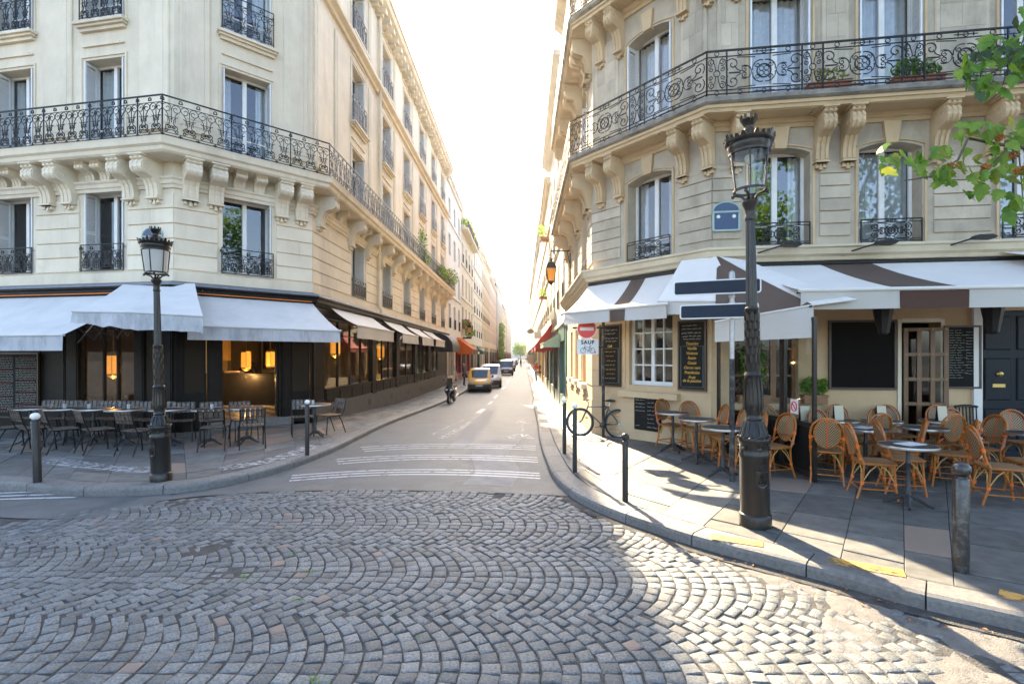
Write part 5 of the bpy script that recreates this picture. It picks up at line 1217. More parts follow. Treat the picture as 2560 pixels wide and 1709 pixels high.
far_house('last pale house of the left row', True, LX+0.2, 175, 240, 18.0, f5(4.2, 1.9, 3.1), 'wall_grey', gap=3.4, shopm=('shop_brown', 'shop_red'))
RX = 1.68
far_house('tall white house with a deep cornice next to the brasserie, right side', False, RX, 19.1, 31.0, 13.6, f5(4.1, 2.1, 3.15, 3), 'wall_white', gap=2.3, guards=(0, 1, 2), cornice=0.55, shopm=('shop_green', 'shop_black', 'shop_teal'), mans=1.5)
far_house('cream house above the red awnings, right side', False, RX, 31.0, 43, 13.0, f5(4.2, 2.0, 3.0, 3), 'wall_cream', gap=2.4, guards=(0, 1), cornice=0.4, shopm=('shop_brown', 'wall_sand', 'shop_black'), mans=1.6)
far_house('grey house past the red awnings, right side', False, RX, 43, 58, 13.6, f5(4.2, 2.0, 3.0, 3), 'wall_grey', gap=2.5, guards=(0,), cornice=0.4, shopm=('shop_yellow', 'shop_black', 'shop_brown'), mans=1.6)
far_house('pale house in the middle of the right row', False, RX, 58, 80, 14.0, f5(4.2, 1.9, 3.0, 3), 'wall_white', gap=2.6, cornice=0.4, shopm=('shop_brown', 'shop_green'), mans=1.8)
far_house('sand coloured house far down the right row', False, RX, 80, 112, 14.5, f5(4.2, 1.9, 3.0, 3), 'wall_sand', gap=2.8, cornice=0.4, shopm=('shop_red', 'shop_brown'), mans=1.8)
far_house('distant grey house near the end of the right row', False, RX, 112, 160, 15.5, f5(4.2, 1.9, 3.0, 3), 'wall_grey', gap=3.0, shopm=('shop_brown',))
far_house('last pale house of the right row', False, RX, 160, 240, 16.5, f5(4.2, 1.9, 3.1, 3), 'wall_white', gap=3.4, shopm=('shop_brown', 'shop_black'))
# pale block closing the view
eb = thing('office_block', 'pale glazed block closing the far end of the street', 'building', (-3, 300, -0.5)); pe = Plane((-22, 290), (1, 0))
ops = [(1.0+3.2*i, 3.4+3.2*i, 1.2+3.1*j, 3.3+3.1*j) for i in range(13) for j in range(7)]
b = MB(); wall(b, pe, 0, 44, -1, 24, ops, 0.3); b.box(-22, 22, 290.4, 305, -1, 24); b.build('wall', 'wall_white', eb)
for o in ops: far_window(eb, pe, *o, 1)
# awnings and signs along the far shops
def street_awning(label, pl, s0, s1, m, z0=3.15, n1=1.1, z1=2.55, drop=0.25, mv=None, val=None):
    t = awning(label, pl, s0, s1, z0, n1, z1, drop, m, mv or m, bars=False, roller=False, n0=0.1)
    e = s0+0.01 if pl.D.y > 0 else s1-0.01; b = MB(); b.add([pl.p(e, z1-drop, 0.1), pl.p(e, z1-drop, n1), pl.p(e, z1, n1), pl.p(e, z0, 0.1)], [(0, 1, 2, 3)]); b.build('end_panel', m, t)
    return t
pL = Plane((LX, 48.6), (0, 1))
t = street_awning('bright orange awning over a shop beyond the black canopy', Plane((LX, 45.0), (0, 1)), 0.0, 5.2, 'canvas_orange', 3.6, 1.5, 2.5, 0.45, 'canvas_brown')
street_awning('small dark green awning further along the left shops', Plane((LX, 64), (0, 1)), 0, 5.0, 'canvas_green', 3.1, 0.9, 2.5, 0.4)
street_awning('grey awning beside the orange one', Plane((LX, 51.5), (0, 1)), 0, 3, 'canvas_white', 2.9, 1.3, 2.3, 0.2)
pR = Plane((RX, 31), (0, -1))
street_awning('light green blind over the shop next to the brasserie', Plane((RX, 25.4), (0, -1)), 0, 3.8, 'canvas_lightgreen', 2.9, 0.8, 2.5, 0.2)
street_awning('bright red awning on the sunny side of the street', Plane((RX, 31), (0, -1)), 0, 3.6, 'canvas_red', 3.7, 1.0, 2.5, 0.3)
street_awning('second red awning further down the sunny side', Plane((RX, 40.5), (0, -1)), 0, 4.0, 'canvas_red', 3.6, 1.0, 2.5, 0.3)
street_awning('cream awning high on the sunny side before the red ones', Plane((RX, 29.5), (0, -1)), -1.5, 4.0, 'canvas_white', 4.4, 0.45, 3.9, 0.1)
street_awning('dark green awning far down the sunny side', Plane((RX, 78), (0, -1)), 0, 6.0, 'canvas_green', 3.3, 1.0, 2.4, 0.3)
mat('sign_grey', (0.2, 0.19, 0.17), None, 3, 0.5)
for u, v, d, rx, rz, m, lab in ((1326, 828, 52, 0.38, 0.26, 'sign_grey', 'oval grey hanging sign over the right pavement'), (1345, 838, 44, 0.32, 0.3, 'wall_grey', 'square pale hanging sign over the right pavement')):
    p = at(u, v, d); t = thing('hanging_sign', lab, 'sign', tuple(p-Vector((0, 0, rz)))); b = MB()
    if rx > 0.35: b.prism([(rx*math.cos(2*math.pi*i/20), rz*math.sin(2*math.pi*i/20)) for i in range(20)], p, (1, 0, 0), (0, 0, 1), (0, 1, 0), 0.06)
    else: b.box(p.x-rx, p.x+rx, p.y, p.y+0.06, p.z-rz, p.z+rz)
    b.build('board', m, t, fix=True); b = MB(); b.tube([(p.x-rx, p.y+0.03, p.z+rz+0.05), (RX, p.y+0.03, p.z+rz+0.05)], 0.02, 5); b.tube([(p.x, p.y+0.03, p.z+rz-0.01), (p.x, p.y+0.03, p.z+rz+0.05)], 0.015, 4); b.build('bracket', 'iron', t)
# wall lanterns on scrolled brackets
mat('lantern_amber', (0.75, 0.42, 0.08), (0.7, 0.38, 0.07), 3, 0.4, trans=0.5)
def wall_lantern(label, x, wx, y, zb, k=1.0):
    t = thing('wall_lantern', label, 'lantern', (wx, y, zb-1.0*k)); sg = 1 if wx > x else -1
    b = MB(); b.tube([(wx, y, zb), (x, y, zb)], 0.018*k, 5); b.tube([(x, y, zb)]+[(x-sg*q[0], y, q[1]) for q in spiral(0.0, zb-0.14*k, 0.14*k, 0.04*k, math.pi/2, 0.9, 14)], 0.014*k, 5)
    b.tube([(wx, y, zb-0.45*k), (x+sg*0.45*k*(1 if abs(wx-x) > 0.5 else 0.5), y, zb)], 0.013*k, 5); b.tube([(wx-sg*0.015, y, zb+0.1*k), (wx-sg*0.015, y, zb-0.5*k)], 0.02*k, 4); b.build('bracket', 'iron', t)
    zt = zb-0.32*k; b = MB(); b.lathe([(0.03*k, 0.1*k), (0.07*k, 0.06*k), (0.05*k, 0.02*k), (0.14*k, -0.03*k), (0.2*k, -0.15*k), (0.21*k, -0.18*k)], (x, y, zt), 4, phase=math.pi/4); b.lathe([(0.125*k, -0.56*k), (0.13*k, -0.53*k)], (x, y, zt), 4, phase=math.pi/4)
    for i in range(4):
        a = math.pi/4+math.pi/2*i; b.tube([(x+0.195*k*math.cos(a), y+0.195*k*math.sin(a), zt-0.17*k), (x+0.12*k*math.cos(a), y+0.12*k*math.sin(a), zt-0.54*k)], 0.012*k, 4)
    b.lathe([(0.02*k, -0.64*k), (0.1*k, -0.56*k)], (x, y, zt), 4, phase=math.pi/4); b.build('frame', 'iron', t)
    b = MB(); b.lathe([(0.115*k, -0.53*k), (0.185*k, -0.18*k)], (x, y, zt), 4, phase=math.pi/4); b.build('glass_shade', 'lantern_amber', t)
wall_lantern('black wall lantern with amber panes on a bracket, right side near the corner', 0.98, 1.67, 17.6, 5.62, 1.25)
wall_lantern('small black wall lantern on a bracket above the orange awning', -5.3, -6.05, 49.5, 5.45, 1.5)
# ================================================================ lamp posts, bollards, signs, bicycle
def shieldpts(w, h): return [(-w, h), (w, h), (w, -h*0.5), (w*0.6, -h*0.85), (0, -h), (-w*0.6, -h*0.85), (-w, -h*0.5)]
mat('frosted', (0.75, 0.73, 0.66), (0.68, 0.66, 0.6), 2, 0.4, trans=0.5)
def lamp_post(label, loc, k, gl, rz=0.0, tilt=None):
    t = thing('street_lamp', label, 'street lamp')
    b = MB(); b.lathe([(0.165, 0), (0.165, 0.12), (0.158, 0.135), (0.15, 0.14), (0.148, 0.72), (0.155, 0.74), (0.155, 0.78), (0.148, 0.8), (0.148, 0.88), (0.158, 0.9), (0.165, 0.925), (0.158, 0.95), (0.15, 0.955)], n=28); b.build('base_drum', 'iron_gloss', t, smooth=True)
    b = MB(); b.lathe([(0.15, 0.955), (0.135, 0.975), (0.12, 1.02), (0.1, 1.08), (0.082, 1.13), (0.09, 1.15), (0.082, 1.17), (0.078, 1.19), (0.098, 1.26), (0.097, 1.32), (0.088, 1.45), (0.083, 1.6), (0.09, 1.62), (0.078, 1.65)], n=24)
    for i in range(12):
        a = 2*math.pi*i/12; b.tube([(0.134*math.cos(a), 0.134*math.sin(a), 0.97), (0.115*math.cos(a), 0.115*math.sin(a), 1.05), (0.086*math.cos(a), 0.086*math.sin(a), 1.12)], 0.014, 5)
        b.tube([(0.1*math.cos(a), 0.1*math.sin(a), 1.25), (0.093*math.cos(a), 0.093*math.sin(a), 1.4), (0.086*math.cos(a), 0.086*math.sin(a), 1.58)], 0.008, 4)
    P = [(0.155+0.008*math.cos(i*math.pi*0.5))*1.0 for i in range(64)]
    b.tube([(P[i]*math.cos(2*math.pi*i/64), P[i]*math.sin(2*math.pi*i/64), 0.957+0.008*math.sin(i*math.pi*0.5)) for i in range(64)], 0.012, 5, closed=True)
    b.build('bell_base', 'iron_gloss', t, smooth=True)
    b = MB(); b.lathe([(0.066, 1.63), (0.066, 2.3), (0.072, 2.31), (0.072, 2.34), (0.06, 2.35)], n=20)
    for j in range(7):
        for i in range(9):
            a = 2*math.pi*(i+(j % 2)*0.5)/9; z = 1.67+0.09*j
            q = lambda da, dz, r: ((0.066+r)*math.cos(a+da), (0.066+r)*math.sin(a+da), z+dz)
            b.add([q(-0.3, 0, 0.003), q(0, -0.01, 0.012), q(0.3, 0, 0.003), q(0.3, 0.05, 0.006), q(0, 0.09, 0.016), q(-0.3, 0.05, 0.006)], [(0, 1, 4, 5), (1, 2, 3, 4)])
    b.build('leaf_collar', 'iron_gloss', t, smooth=True)
    b = MB(); n = 32; prof = [(0.058, 2.34), (0.055, 2.6), (0.046, 3.3)]; b0 = len(b.v)
    for r, z in prof:
        for i in range(n):
            a = 2*math.pi*i/n; rr = r*(1.0 if i % 2 else 0.9); b.v.append((rr*math.cos(a), rr*math.sin(a), z))
    for j in range(2):
        for i in range(n): l = (i+1) % n; b.f.append((j*n+i, j*n+l, (j+1)*n+l, (j+1)*n+i))
    b.build('fluted_shaft', 'iron_gloss', t)
    b = MB(); b.lathe([(0.05, 3.28), (0.058, 3.3), (0.05, 3.33), (0.055, 3.4), (0.078, 3.45), (0.082, 3.48), (0.045, 3.5), (0.04, 3.53)], n=20)
    for i in range(4):
        a = math.pi/4+math.pi/2*i; b.tube([(0.03*math.cos(a), 0.03*math.sin(a), 3.48), (0.08*math.cos(a), 0.08*math.sin(a), 3.55), (0.15*math.cos(a), 0.15*math.sin(a), 3.575), (0.165*math.cos(a), 0.165*math.sin(a), 3.6)], 0.014, 6)
        b.ball((0.175*math.cos(a), 0.175*math.sin(a), 3.565), 0.022, 6)
    b.build('capital', 'iron_gloss', t, smooth=True)
    b = MB(); b.lathe([(0.155, 3.59), (0.17, 3.59), (0.17, 3.615), (0.155, 3.615), (0.155, 3.59)], n=28, cap=False)
    for i in range(6):
        a = 2*math.pi*i/6; b.tube([(0.163*math.cos(a), 0.163*math.sin(a), 3.6), (0.205*math.cos(a), 0.205*math.sin(a), 4.0)], 0.009, 5)
    b.build('lantern_frame', 'iron_gloss', t, smooth=True)
    b = MB(); b.lathe([(0.157, 3.61), (0.198, 4.0)], n=28, cap=False); b.build('lantern_glass', gl, t, smooth=True)
    b = MB(); b.lathe([(0.195, 3.98), (0.21, 3.99), (0.21, 4.02), (0.222, 4.04), (0.222, 4.08), (0.245, 4.1), (0.25, 4.125), (0.24, 4.135), (0.16, 4.16), (0.1, 4.22), (0.07, 4.25), (0.05, 4.255), (0.045, 4.28), (0.055, 4.3), (0.085, 4.36), (0.07, 4.362), (0.0, 4.34)], n=28)
    for i in range(10):
        a = 2*math.pi*i/10; b.box(0, 0, 0, 0, 0, 0) if False else None
        q = lambda da, r, z: (r*math.cos(a+da), r*math.sin(a+da), z)
        b.add([q(-0.14, 0.084, 4.35), q(0.14, 0.084, 4.35), q(0.14, 0.092, 4.4), q(-0.14, 0.092, 4.4), q(-0.14, 0.072, 4.35), q(0.14, 0.072, 4.35), q(0.14, 0.08, 4.4), q(-0.14, 0.08, 4.4)], [(0, 1, 2, 3), (5, 4, 7, 6), (3, 2, 6, 7), (0, 3, 7, 4), (1, 5, 6, 2)])
    for i in range(24):                          # cresting round the hood, taller at six points
        a = 2*math.pi*i/24; hh = 0.075 if i % 4 == 0 else 0.04 if i % 2 == 0 else 0.05; q = lambda da, r, z: (r*math.cos(a+da), r*math.sin(a+da), z)
        b.add([q(-0.12, 0.246, 4.115), q(0.12, 0.246, 4.115), q(0.05, 0.262, 4.115+hh), q(-0.05, 0.262, 4.115+hh), q(-0.12, 0.234, 4.115), q(0.12, 0.234, 4.115), q(0.05, 0.25, 4.115+hh), q(-0.05, 0.25, 4.115+hh)], [(0, 1, 2, 3), (5, 4, 7, 6), (3, 2, 6, 7), (0, 3, 7, 4), (1, 5, 6, 2)])
    b.build('lantern_hood', 'iron_gloss', t, smooth=True)
    b = MB(); b.ball((0, 0, 3.95), 0.05, 10, sz=1.4); b.tube([(0, 0, 4.0), (0, 0, 4.1)], 0.02, 6); b.build('bulb', 'frosted', t, smooth=True)
    # shield with ship and mural crown on the drum, turned to the street
    a0 = R(-90); q = lambda x, z, r: ((0.149+r)*math.cos(a0+x/0.149), (0.149+r)*math.sin(a0+x/0.149), z)
    b = MB(); P = [(-0.075, 0.62), (-0.025, 0.62), (0.025, 0.62), (0.075, 0.62), (0.075, 0.46), (0.03, 0.42), (0.0, 0.405), (-0.03, 0.42), (-0.075, 0.46)]
    b.add([q(x, z, 0.0) for x, z in P]+[q(x, z, 0.014) for x, z in P]+[q(x*0.8, 0.515+(z-0.515)*0.8, 0.014) for x, z in P]+[q(x*0.78, 0.515+(z-0.515)*0.78, 0.006) for x, z in P], [tuple(range(27, 36))]+[(9*r+i, 9*r+(i+1) % 9, 9*r+9+(i+1) % 9, 9*r+9+i) for r in range(3) for i in range(9)])
    b.tube([q(-0.04, 0.5, 0.012), q(-0.02, 0.485, 0.014), q(0.02, 0.485, 0.014), q(0.042, 0.505, 0.012)], 0.008, 5); b.tube([q(0, 0.49, 0.012), q(0, 0.58, 0.012)], 0.005, 4); b.tube([q(-0.025, 0.55, 0.012), q(0.03, 0.53, 0.012)], 0.008, 4)
    for i in range(5): x = -0.06+0.03*i; b.add([q(x-0.01, 0.64, 0), q(x+0.01, 0.64, 0), q(x+0.013, 0.69, 0.012), q(x-0.013, 0.69, 0.012), q(x-0.013, 0.64, 0.012), q(x+0.013, 0.64, 0.012)], [(4, 5, 2, 3), (3, 2, 1, 0)])
    b.tube([q(-0.07+0.014*i, 0.635, 0.006) for i in range(11)], 0.01, 5); b.build('crest', 'iron_gloss', t)
    b = MB()
    for i in range(6): a = 2*math.pi*i/6+0.3; b.ball((0.152*math.cos(a), 0.152*math.sin(a), 0.84), 0.024, 8)
    b.build('rosette', 'iron_gloss', t)
    return place(t, loc, rz, tilt=tilt, scale=k)
lamp_post('tall ornate black street lamp with clear glass lantern on the right pavement', gp(1888, 1312, 0.12), 1.0, 'clear_glass', R(8), tilt=(0, R(-1.0)))
lamp_post('shorter ornate street lamp with milky lantern on the left pavement corner', gp(403, 1200, 0.12), 0.845, 'frosted', R(-20), tilt=(0, R(-2.0)))
mat('bollard_paint', (0.022, 0.019, 0.017), (0.013, 0.011, 0.01), 9, 0.35, stain=0.3, stain_c=(0.3, 0.29, 0.27), sscale=22, coat=0.2)
mat('bollard_clean', (0.026, 0.024, 0.022), (0.018, 0.017, 0.016), 9, 0.4, coat=0.08, spec=0.3)
def bollard(label, u, v, h, r, cap_m, body='bollard_clean', tilt=None, ball=1.25):
    t = thing('bollard', label, 'bollard', group='bollards along the kerbs'); hb = h-2*r*ball-0.02
    b = MB(); b.lathe([(r, -0.02), (r, hb), (r*0.9, hb+0.012), (r*0.7, hb+0.014), (r*0.7, hb+0.03)], n=18); b.build('post', body, t, smooth=True)
    b = MB(); b.ball((0, 0, hb+0.02+r*ball*0.95), r*ball, 16, sz=0.95); b.build('ball_cap', cap_m, t, smooth=True)
    return place(t, gp(u, v, 0.12), tilt=tilt)
bollard('thick brown metal bollard with chipped paint, nearest at the right', 2403, 1428, 0.94, 0.058, 'bollard_paint', 'bollard_paint', ball=1.2)
bollard('slim polished bollard with dark ball, middle of the sunny corner', 1563, 1252, 0.86, 0.037, 'bollard_clean', ball=1.35)
bollard('slim bollard with white ball and a sticker, second from the bicycle', 1437, 1180, 1.09, 0.036, 'white_paint', ball=1.3)
bollard('slim bollard with white ball nearest the bicycle front wheel', 1411, 1134, 1.04, 0.036, 'white_paint', ball=1.3)
bollard('black bollard with white ball left of the left street lamp', 94, 1205, 1.01, 0.05, 'white_paint', tilt=(0, R(-2.2)), ball=1.15)
bollard('slim dark bollard with white cap before the cafe street windows', 768, 1137, 1.02, 0.038, 'white_paint', ball=1.2)
# ---- sign posts
mat('sign_blue', (0.016, 0.026, 0.044), (0.015, 0.024, 0.041), 2, 0.5, spec=0.15); mat('sign_white', (0.75, 0.74, 0.7), None, 2, 0.35); mat('sign_red', (0.7, 0.01, 0.01), (0.65, 0.008, 0.008), 2, 0.3); mat('galvanised', (0.4, 0.4, 0.4), (0.3, 0.3, 0.31), 12, 0.35, metal=0.6)
mat('post_paint', (0.014, 0.014, 0.014), (0.02, 0.02, 0.02), 9, 0.5, stain=0.4, stain_c=(0.3, 0.31, 0.33), sscale=9, spec=0.3)
def roundrect(w, h, r, n=4):
    P = []
    for cx_, cy_, a in ((w-r, h-r, 0), (-w+r, h-r, 90), (-w+r, -h+r, 180), (w-r, -h+r, 270)): P += [(cx_+r*math.cos(R(a+90*i/n)), cy_+r*math.sin(R(a+90*i/n))) for i in range(n+1)]
    return P
def text_mesh(s, size, align='CENTER', extrude=0.0, spacing=1.0):
    cu = bpy.data.curves.new('lettering', 'FONT'); cu.body = s; cu.size = size; cu.align_x = align; cu.resolution_u = 2; cu.extrude = extrude; cu.space_character = spacing
    o = bpy.data.objects.new('lettering', cu); COL.objects.link(o); dg = bpy.context.evaluated_depsgraph_get(); me = bpy.data.meshes.new_from_object(o.evaluated_get(dg)); bpy.data.objects.remove(o); bpy.data.curves.remove(cu); return me
def put_text(s, size, m, pl, c, z, n, parent, align='CENTER', bold=0.0, shear=0.0, name='lettering', spacing=1.0):
    me = text_mesh(s, size, align, 0.0, spacing); me.materials.clear(); me.materials.append(MAT[m]); b = MB()
    vs = [(v.co.x+shear*v.co.y, v.co.y) for v in me.vertices]; fs = [tuple(p.vertices) for p in me.polygons]
    offs = [(0, 0)] if not bold else [(-bold, 0), (bold, 0), (0, bold), (0, -bold)]
    for k, (ox, oy) in enumerate(offs): b.add([pl.p(c+x+ox, z+y+oy, n+0.0003*k) for x, y in vs], fs)
    bpy.data.meshes.remove(me); return b.build(name, m, parent)
mat('ink_black', (0.01, 0.01, 0.01), None, 2, 0.6); mat('chalk_gold', (0.62, 0.36, 0.07), None, 9, 0.9); mat('chalk_pale', (0.6, 0.58, 0.5), None, 9, 0.9); mat('chalk_red', (0.55, 0.04, 0.04), None, 9, 0.9); mat('chalk_line', (0.3, 0.38, 0.4), None, 9, 0.9)
t = thing('sign_post', 'grey post with two plain dark blue direction panels behind the right lamp post', 'signpost', tuple(gp(1830, 1203, 0.12))); px_, py_, _ = gp(1830, 1203, 0.12)
b = MB(); b.lathe([(0.037, 0.12), (0.037, 1.9)], (px_, py_, 0), 14); b.build('lower_post', 'post_paint', t, smooth=True)
b = MB(); b.lathe([(0.034, 1.9), (0.034, 3.02), (0.045, 3.02), (0.045, 3.1), (0.038, 3.16), (0.0, 3.19)], (px_, py_, 0), 14); b.build('upper_post', 'galvanised', t, smooth=True)
for ul, ur, zc, dl_, dr_ in ((1684, 1903, 2.93, 7.4, 6.98), (1700, 1897, 2.585, 7.4, 7.0)):
    A_, B_ = at(ul, 800, dl_), at(ur, 800, dr_); L_ = (B_-A_).xy.length; pp = Plane((A_.x, A_.y), (B_.x-A_.x, B_.y-A_.y)); c = pp.p(L_/2, zc, 0)
    b = MB(); b.prism(roundrect(L_/2, 0.105, 0.035), c, pp.D, (0, 0, 1), pp.N, 0.03); b.build('panel_frame', 'sign_white', t, fix=True)
    b = MB(); b.prism(roundrect(L_/2-0.018, 0.088, 0.025), c+pp.N*0.03, pp.D, (0, 0, 1), pp.N, 0.003); b.build('blue_panel', 'sign_blue', t, fix=True)
    b = MB(); b.lathe([(0.045, zc-0.14), (0.045, zc-0.11)], (px_, py_, 0), 12); b.lathe([(0.045, zc+0.11), (0.045, zc+0.14)], (px_, py_, 0), 12); b.build('clamp', 'galvanised', t)
t = thing('road_sign', 'red no entry sign with white SAUF bicycle plate on a stickered post', 'road sign', (1.81, 11.3, 0.1)); SP = Plane((1.4, 11.0), (0.97, -0.24))
b = MB(); b.lathe([(0.035, 0.08), (0.035, 2.75)], (1.81, 11.3, 0), 12); b.build('post', 'post_paint', t, smooth=True)
b = MB(); b.tube([SP.p(-0.32, 2.56, -0.03), SP.p(0.42, 2.56, -0.03), (1.81, 11.3, 2.56)], 0.022, 6); b.tube([SP.p(0.2, 2.14, -0.02), (1.81, 11.3, 2.14)], 0.02, 6); b.build('bracket', 'iron', t)
b = MB(); b.lathe([(0.215, 0), (0.215, 0.018)], SP.p(0, 2.53, 0), 40, tuple(SP.N)); b.build('disc_rim', 'sign_white', t)
b = MB(); b.lathe([(0.2, 0.018), (0.2, 0.021)], SP.p(0, 2.53, 0), 40, tuple(SP.N)); b.build('red_disc', 'sign_red', t)
b = MB(); b.prism(roundrect(0.15, 0.034, 0.005), SP.p(0, 2.53, 0.021), SP.D, (0, 0, 1), SP.N, 0.002); b.build('white_bar', 'sign_white', t, fix=True)
b = MB(); b.prism(roundrect(0.235, 0.17, 0.03), SP.p(0.02, 2.14, 0.0), SP.D, (0, 0, 1), SP.N, 0.014); b.build('plate', 'sign_white', t, fix=True)
put_text('SAUF', 0.115, 'ink_black', SP, 0.02, 2.2, 0.0155, t, bold=0.006, spacing=1.15)
b = MB(); cyc = lambda P, r=0.006, cl=False: b.tube([SP.p(0.02+x, 2.08+z, 0.016) for x, z in P], r, 4, closed=cl)
for x in (-0.1, 0.1): cyc(arc(x, -0.02, 0.055, 0, 2*math.pi, 16)[:-1], 0.006, True)
for P in ([(-0.1, -0.02), (-0.065, 0.06), (-0.05, 0.09), (-0.07, 0.1)], [(-0.07, 0.045), (0.05, 0.05)], [(-0.07, 0.045), (0.01, -0.03), (0.1, -0.02)], [(0.01, -0.03), (0.06, 0.08)], [(0.05, 0.05), (0.1, -0.02)], [(0.035, 0.085), (0.085, 0.085)], [(0.0, -0.05), (0.02, -0.01)]): cyc(P)
b.build('bicycle_symbol', 'ink_black', t)
b = MB(); b.fb(SP, 0.165, 0.2, 2.0, 2.04, 0.0145, 0.0155); mat('sticker_red', (0.6, 0.05, 0.1), None, 9, 0.6); b.build('sticker', 'sticker_red', t)
# ---- bicycle leaning by the post (built along +x: front wheel at 0, rear at 1.02)
def bicycle(label, A_, B_):
    t = thing('bicycle', label, 'bicycle'); rw = 0.36; k = (B_-A_).xy.length/1.05
    mat('bike_frame', (0.05, 0.055, 0.06), (0.06, 0.065, 0.07), 6, 0.3, metal=0.3, coat=0.4); mat('tyre', (0.03, 0.03, 0.03), None, 20, 0.9); mat('rim_alu', (0.55, 0.55, 0.54), None, 5, 0.3, metal=0.8); mat('reflector', (0.9, 0.35, 0.02), None, 5, 0.3); mat('rubber', (0.015, 0.015, 0.015), None, 8, 0.6)
    for x in (0.0, 1.05):
        b = MB(); b.tube([(x+rw*math.cos(a), 0, rw+rw*math.sin(a)) for a in [2*math.pi*i/36 for i in range(36)]], 0.03, 6, closed=True); wh = b.build('wheel', 'tyre', t, smooth=True)
        b = MB(); b.tube([(x+(rw-0.035)*math.cos(a), 0, rw+(rw-0.035)*math.sin(a)) for a in [2*math.pi*i/36 for i in range(36)]], 0.02, 5, closed=True); link('rim', b.mesh('rim', 'rim_alu', True), wh)
        b = MB(); b.lathe([(0.028, -0.04), (0.02, -0.02), (0.02, 0.02), (0.028, 0.04)], (x, 0, rw), 10, (0, 1, 0))
        for i in range(16):
            a = 2*math.pi*i/16; b.tube([(x+0.02*math.cos(a+0.5), 0.02*(-1)**i, rw+0.02*math.sin(a+0.5)), (x+(rw-0.04)*math.cos(a), 0, rw+(rw-0.04)*math.sin(a))], 0.0022, 3, cap=False)
        link('spokes', b.mesh('spokes', 'rim_alu'), wh)
        for a in (0.6, 3.6): b = MB(); b.ball((x+0.22*math.cos(a+x), 0, rw+0.22*math.sin(a+x)), 0.035, 8, sx=1.2, sy=0.2, sz=0.8); link('reflector', b.mesh('reflector', 'reflector'), wh)
    b = MB(); hd, hb, st_, bb, ra = (0.21, 0, 0.78), (0.175, 0, 0.68), (0.78, 0, 0.8), (0.62, 0, 0.3), (1.05, 0, rw)
    b.tube([hd, st_], 0.017, 7); b.tube([hb, bb], 0.02, 7); b.tube([st_, bb], 0.017, 7); b.tube([hd, hb], 0.022, 7)
    for s in (-0.06, 0.06): b.tube([(0.76, s*0.4, 0.74), (1.05, s, rw)], 0.01, 6); b.tube([(bb[0], s*0.5, bb[2]), (1.05, s, rw)], 0.011, 6)
    b.build('frame', 'bike_frame', t, smooth=True)
    b = MB(); b.tube([(0.175, 0, 0.68), (0.16, 0, 0.64)], 0.02, 6)
    for s in (-0.055, 0.055): b.tube([(0.16, s, 0.65), (0.06, s, 0.42), (0.0, s, rw)], 0.013, 6)
    b.tube([(0.16, -0.06, 0.65), (0.16, 0.06, 0.65)], 0.015, 6); b.build('fork', 'bike_frame', t, smooth=True)
    b = MB(); b.tube([(0.21, 0, 0.78), (0.23, 0, 0.9), (0.15, 0, 0.95)], 0.014, 6); b.tube([(0.17, -0.3, 0.97), (0.14, -0.1, 0.95), (0.14, 0.1, 0.95), (0.17, 0.3, 0.97)], 0.013, 6); b.tube([(0.1, -0.2, 0.93), (0.16, -0.28, 0.95)], 0.008, 4); b.build('handlebar', 'bike_frame', t, smooth=True)
    for s in (-1, 1): b = MB(); b.tube([(0.155, s*0.2, 0.96), (0.17, s*0.3, 0.97)], 0.019, 7); b.build('grip', 'rubber', t)
    b = MB(); b.tube([(0.78, 0, 0.8), (0.81, 0, 0.93)], 0.013, 6); b.build('seat_post', 'rim_alu', t)
    b = MB(); b.ball((0.86, 0, 0.965), 0.075, 10, sx=1.3, sz=0.4, sy=1.05); b.tube([(0.66, 0, 0.955), (0.75, 0, 0.96), (0.84, 0, 0.965)], 0.03, 8, rs=[0.015, 0.03, 0.05]); b.build('saddle', 'rubber', t, smooth=True)
    b = MB(); b.lathe([(0.09, -0.004), (0.09, 0.004)], (0.62, 0.05, 0.3), 20, (0, 1, 0)); b.tube([(0.62, 0.07, 0.3), (0.48, 0.075, 0.25)], 0.01, 5); b.tube([(0.62, -0.07, 0.3), (0.76, -0.075, 0.35)], 0.01, 5); b.lathe([(0.04, -0.02), (0.04, 0.02)], (1.05, 0.045, rw), 12, (0, 1, 0)); b.tube([(1.05, 0.05, rw+0.04), (0.62, 0.05, 0.39)], 0.004, 4); b.tube([(1.05, 0.05, rw-0.04), (1.07, 0.05, 0.2), (0.62, 0.05, 0.21)], 0.004, 4); b.build('crankset', 'iron', t)
    for x, y in ((0.45, 0.1), (0.79, -0.1)): b = MB(); b.box(x-0.05, x+0.05, y-0.04, y+0.04, 0.24 if y > 0 else 0.34, 0.265 if y > 0 else 0.365); b.build('pedal', 'rubber', t)
    b = MB(); b.tube([(0.6, -0.05, 0.78), (0.68, -0.07, 0.72), (0.72, 0.05, 0.78), (0.64, 0.06, 0.83)], 0.018, 6, closed=True); b.build('lock', 'rubber', t)
    rz = math.atan2(B_.y-A_.y, B_.x-A_.x); return place(t, tuple(A_), rz, tilt=(R(-5), 0), scale=k)
bicycle('black mountain bicycle leaning on the sign post by the ochre wall', gp(1449, 1088, 0.12), gp(1546.5, 1093, 0.12))
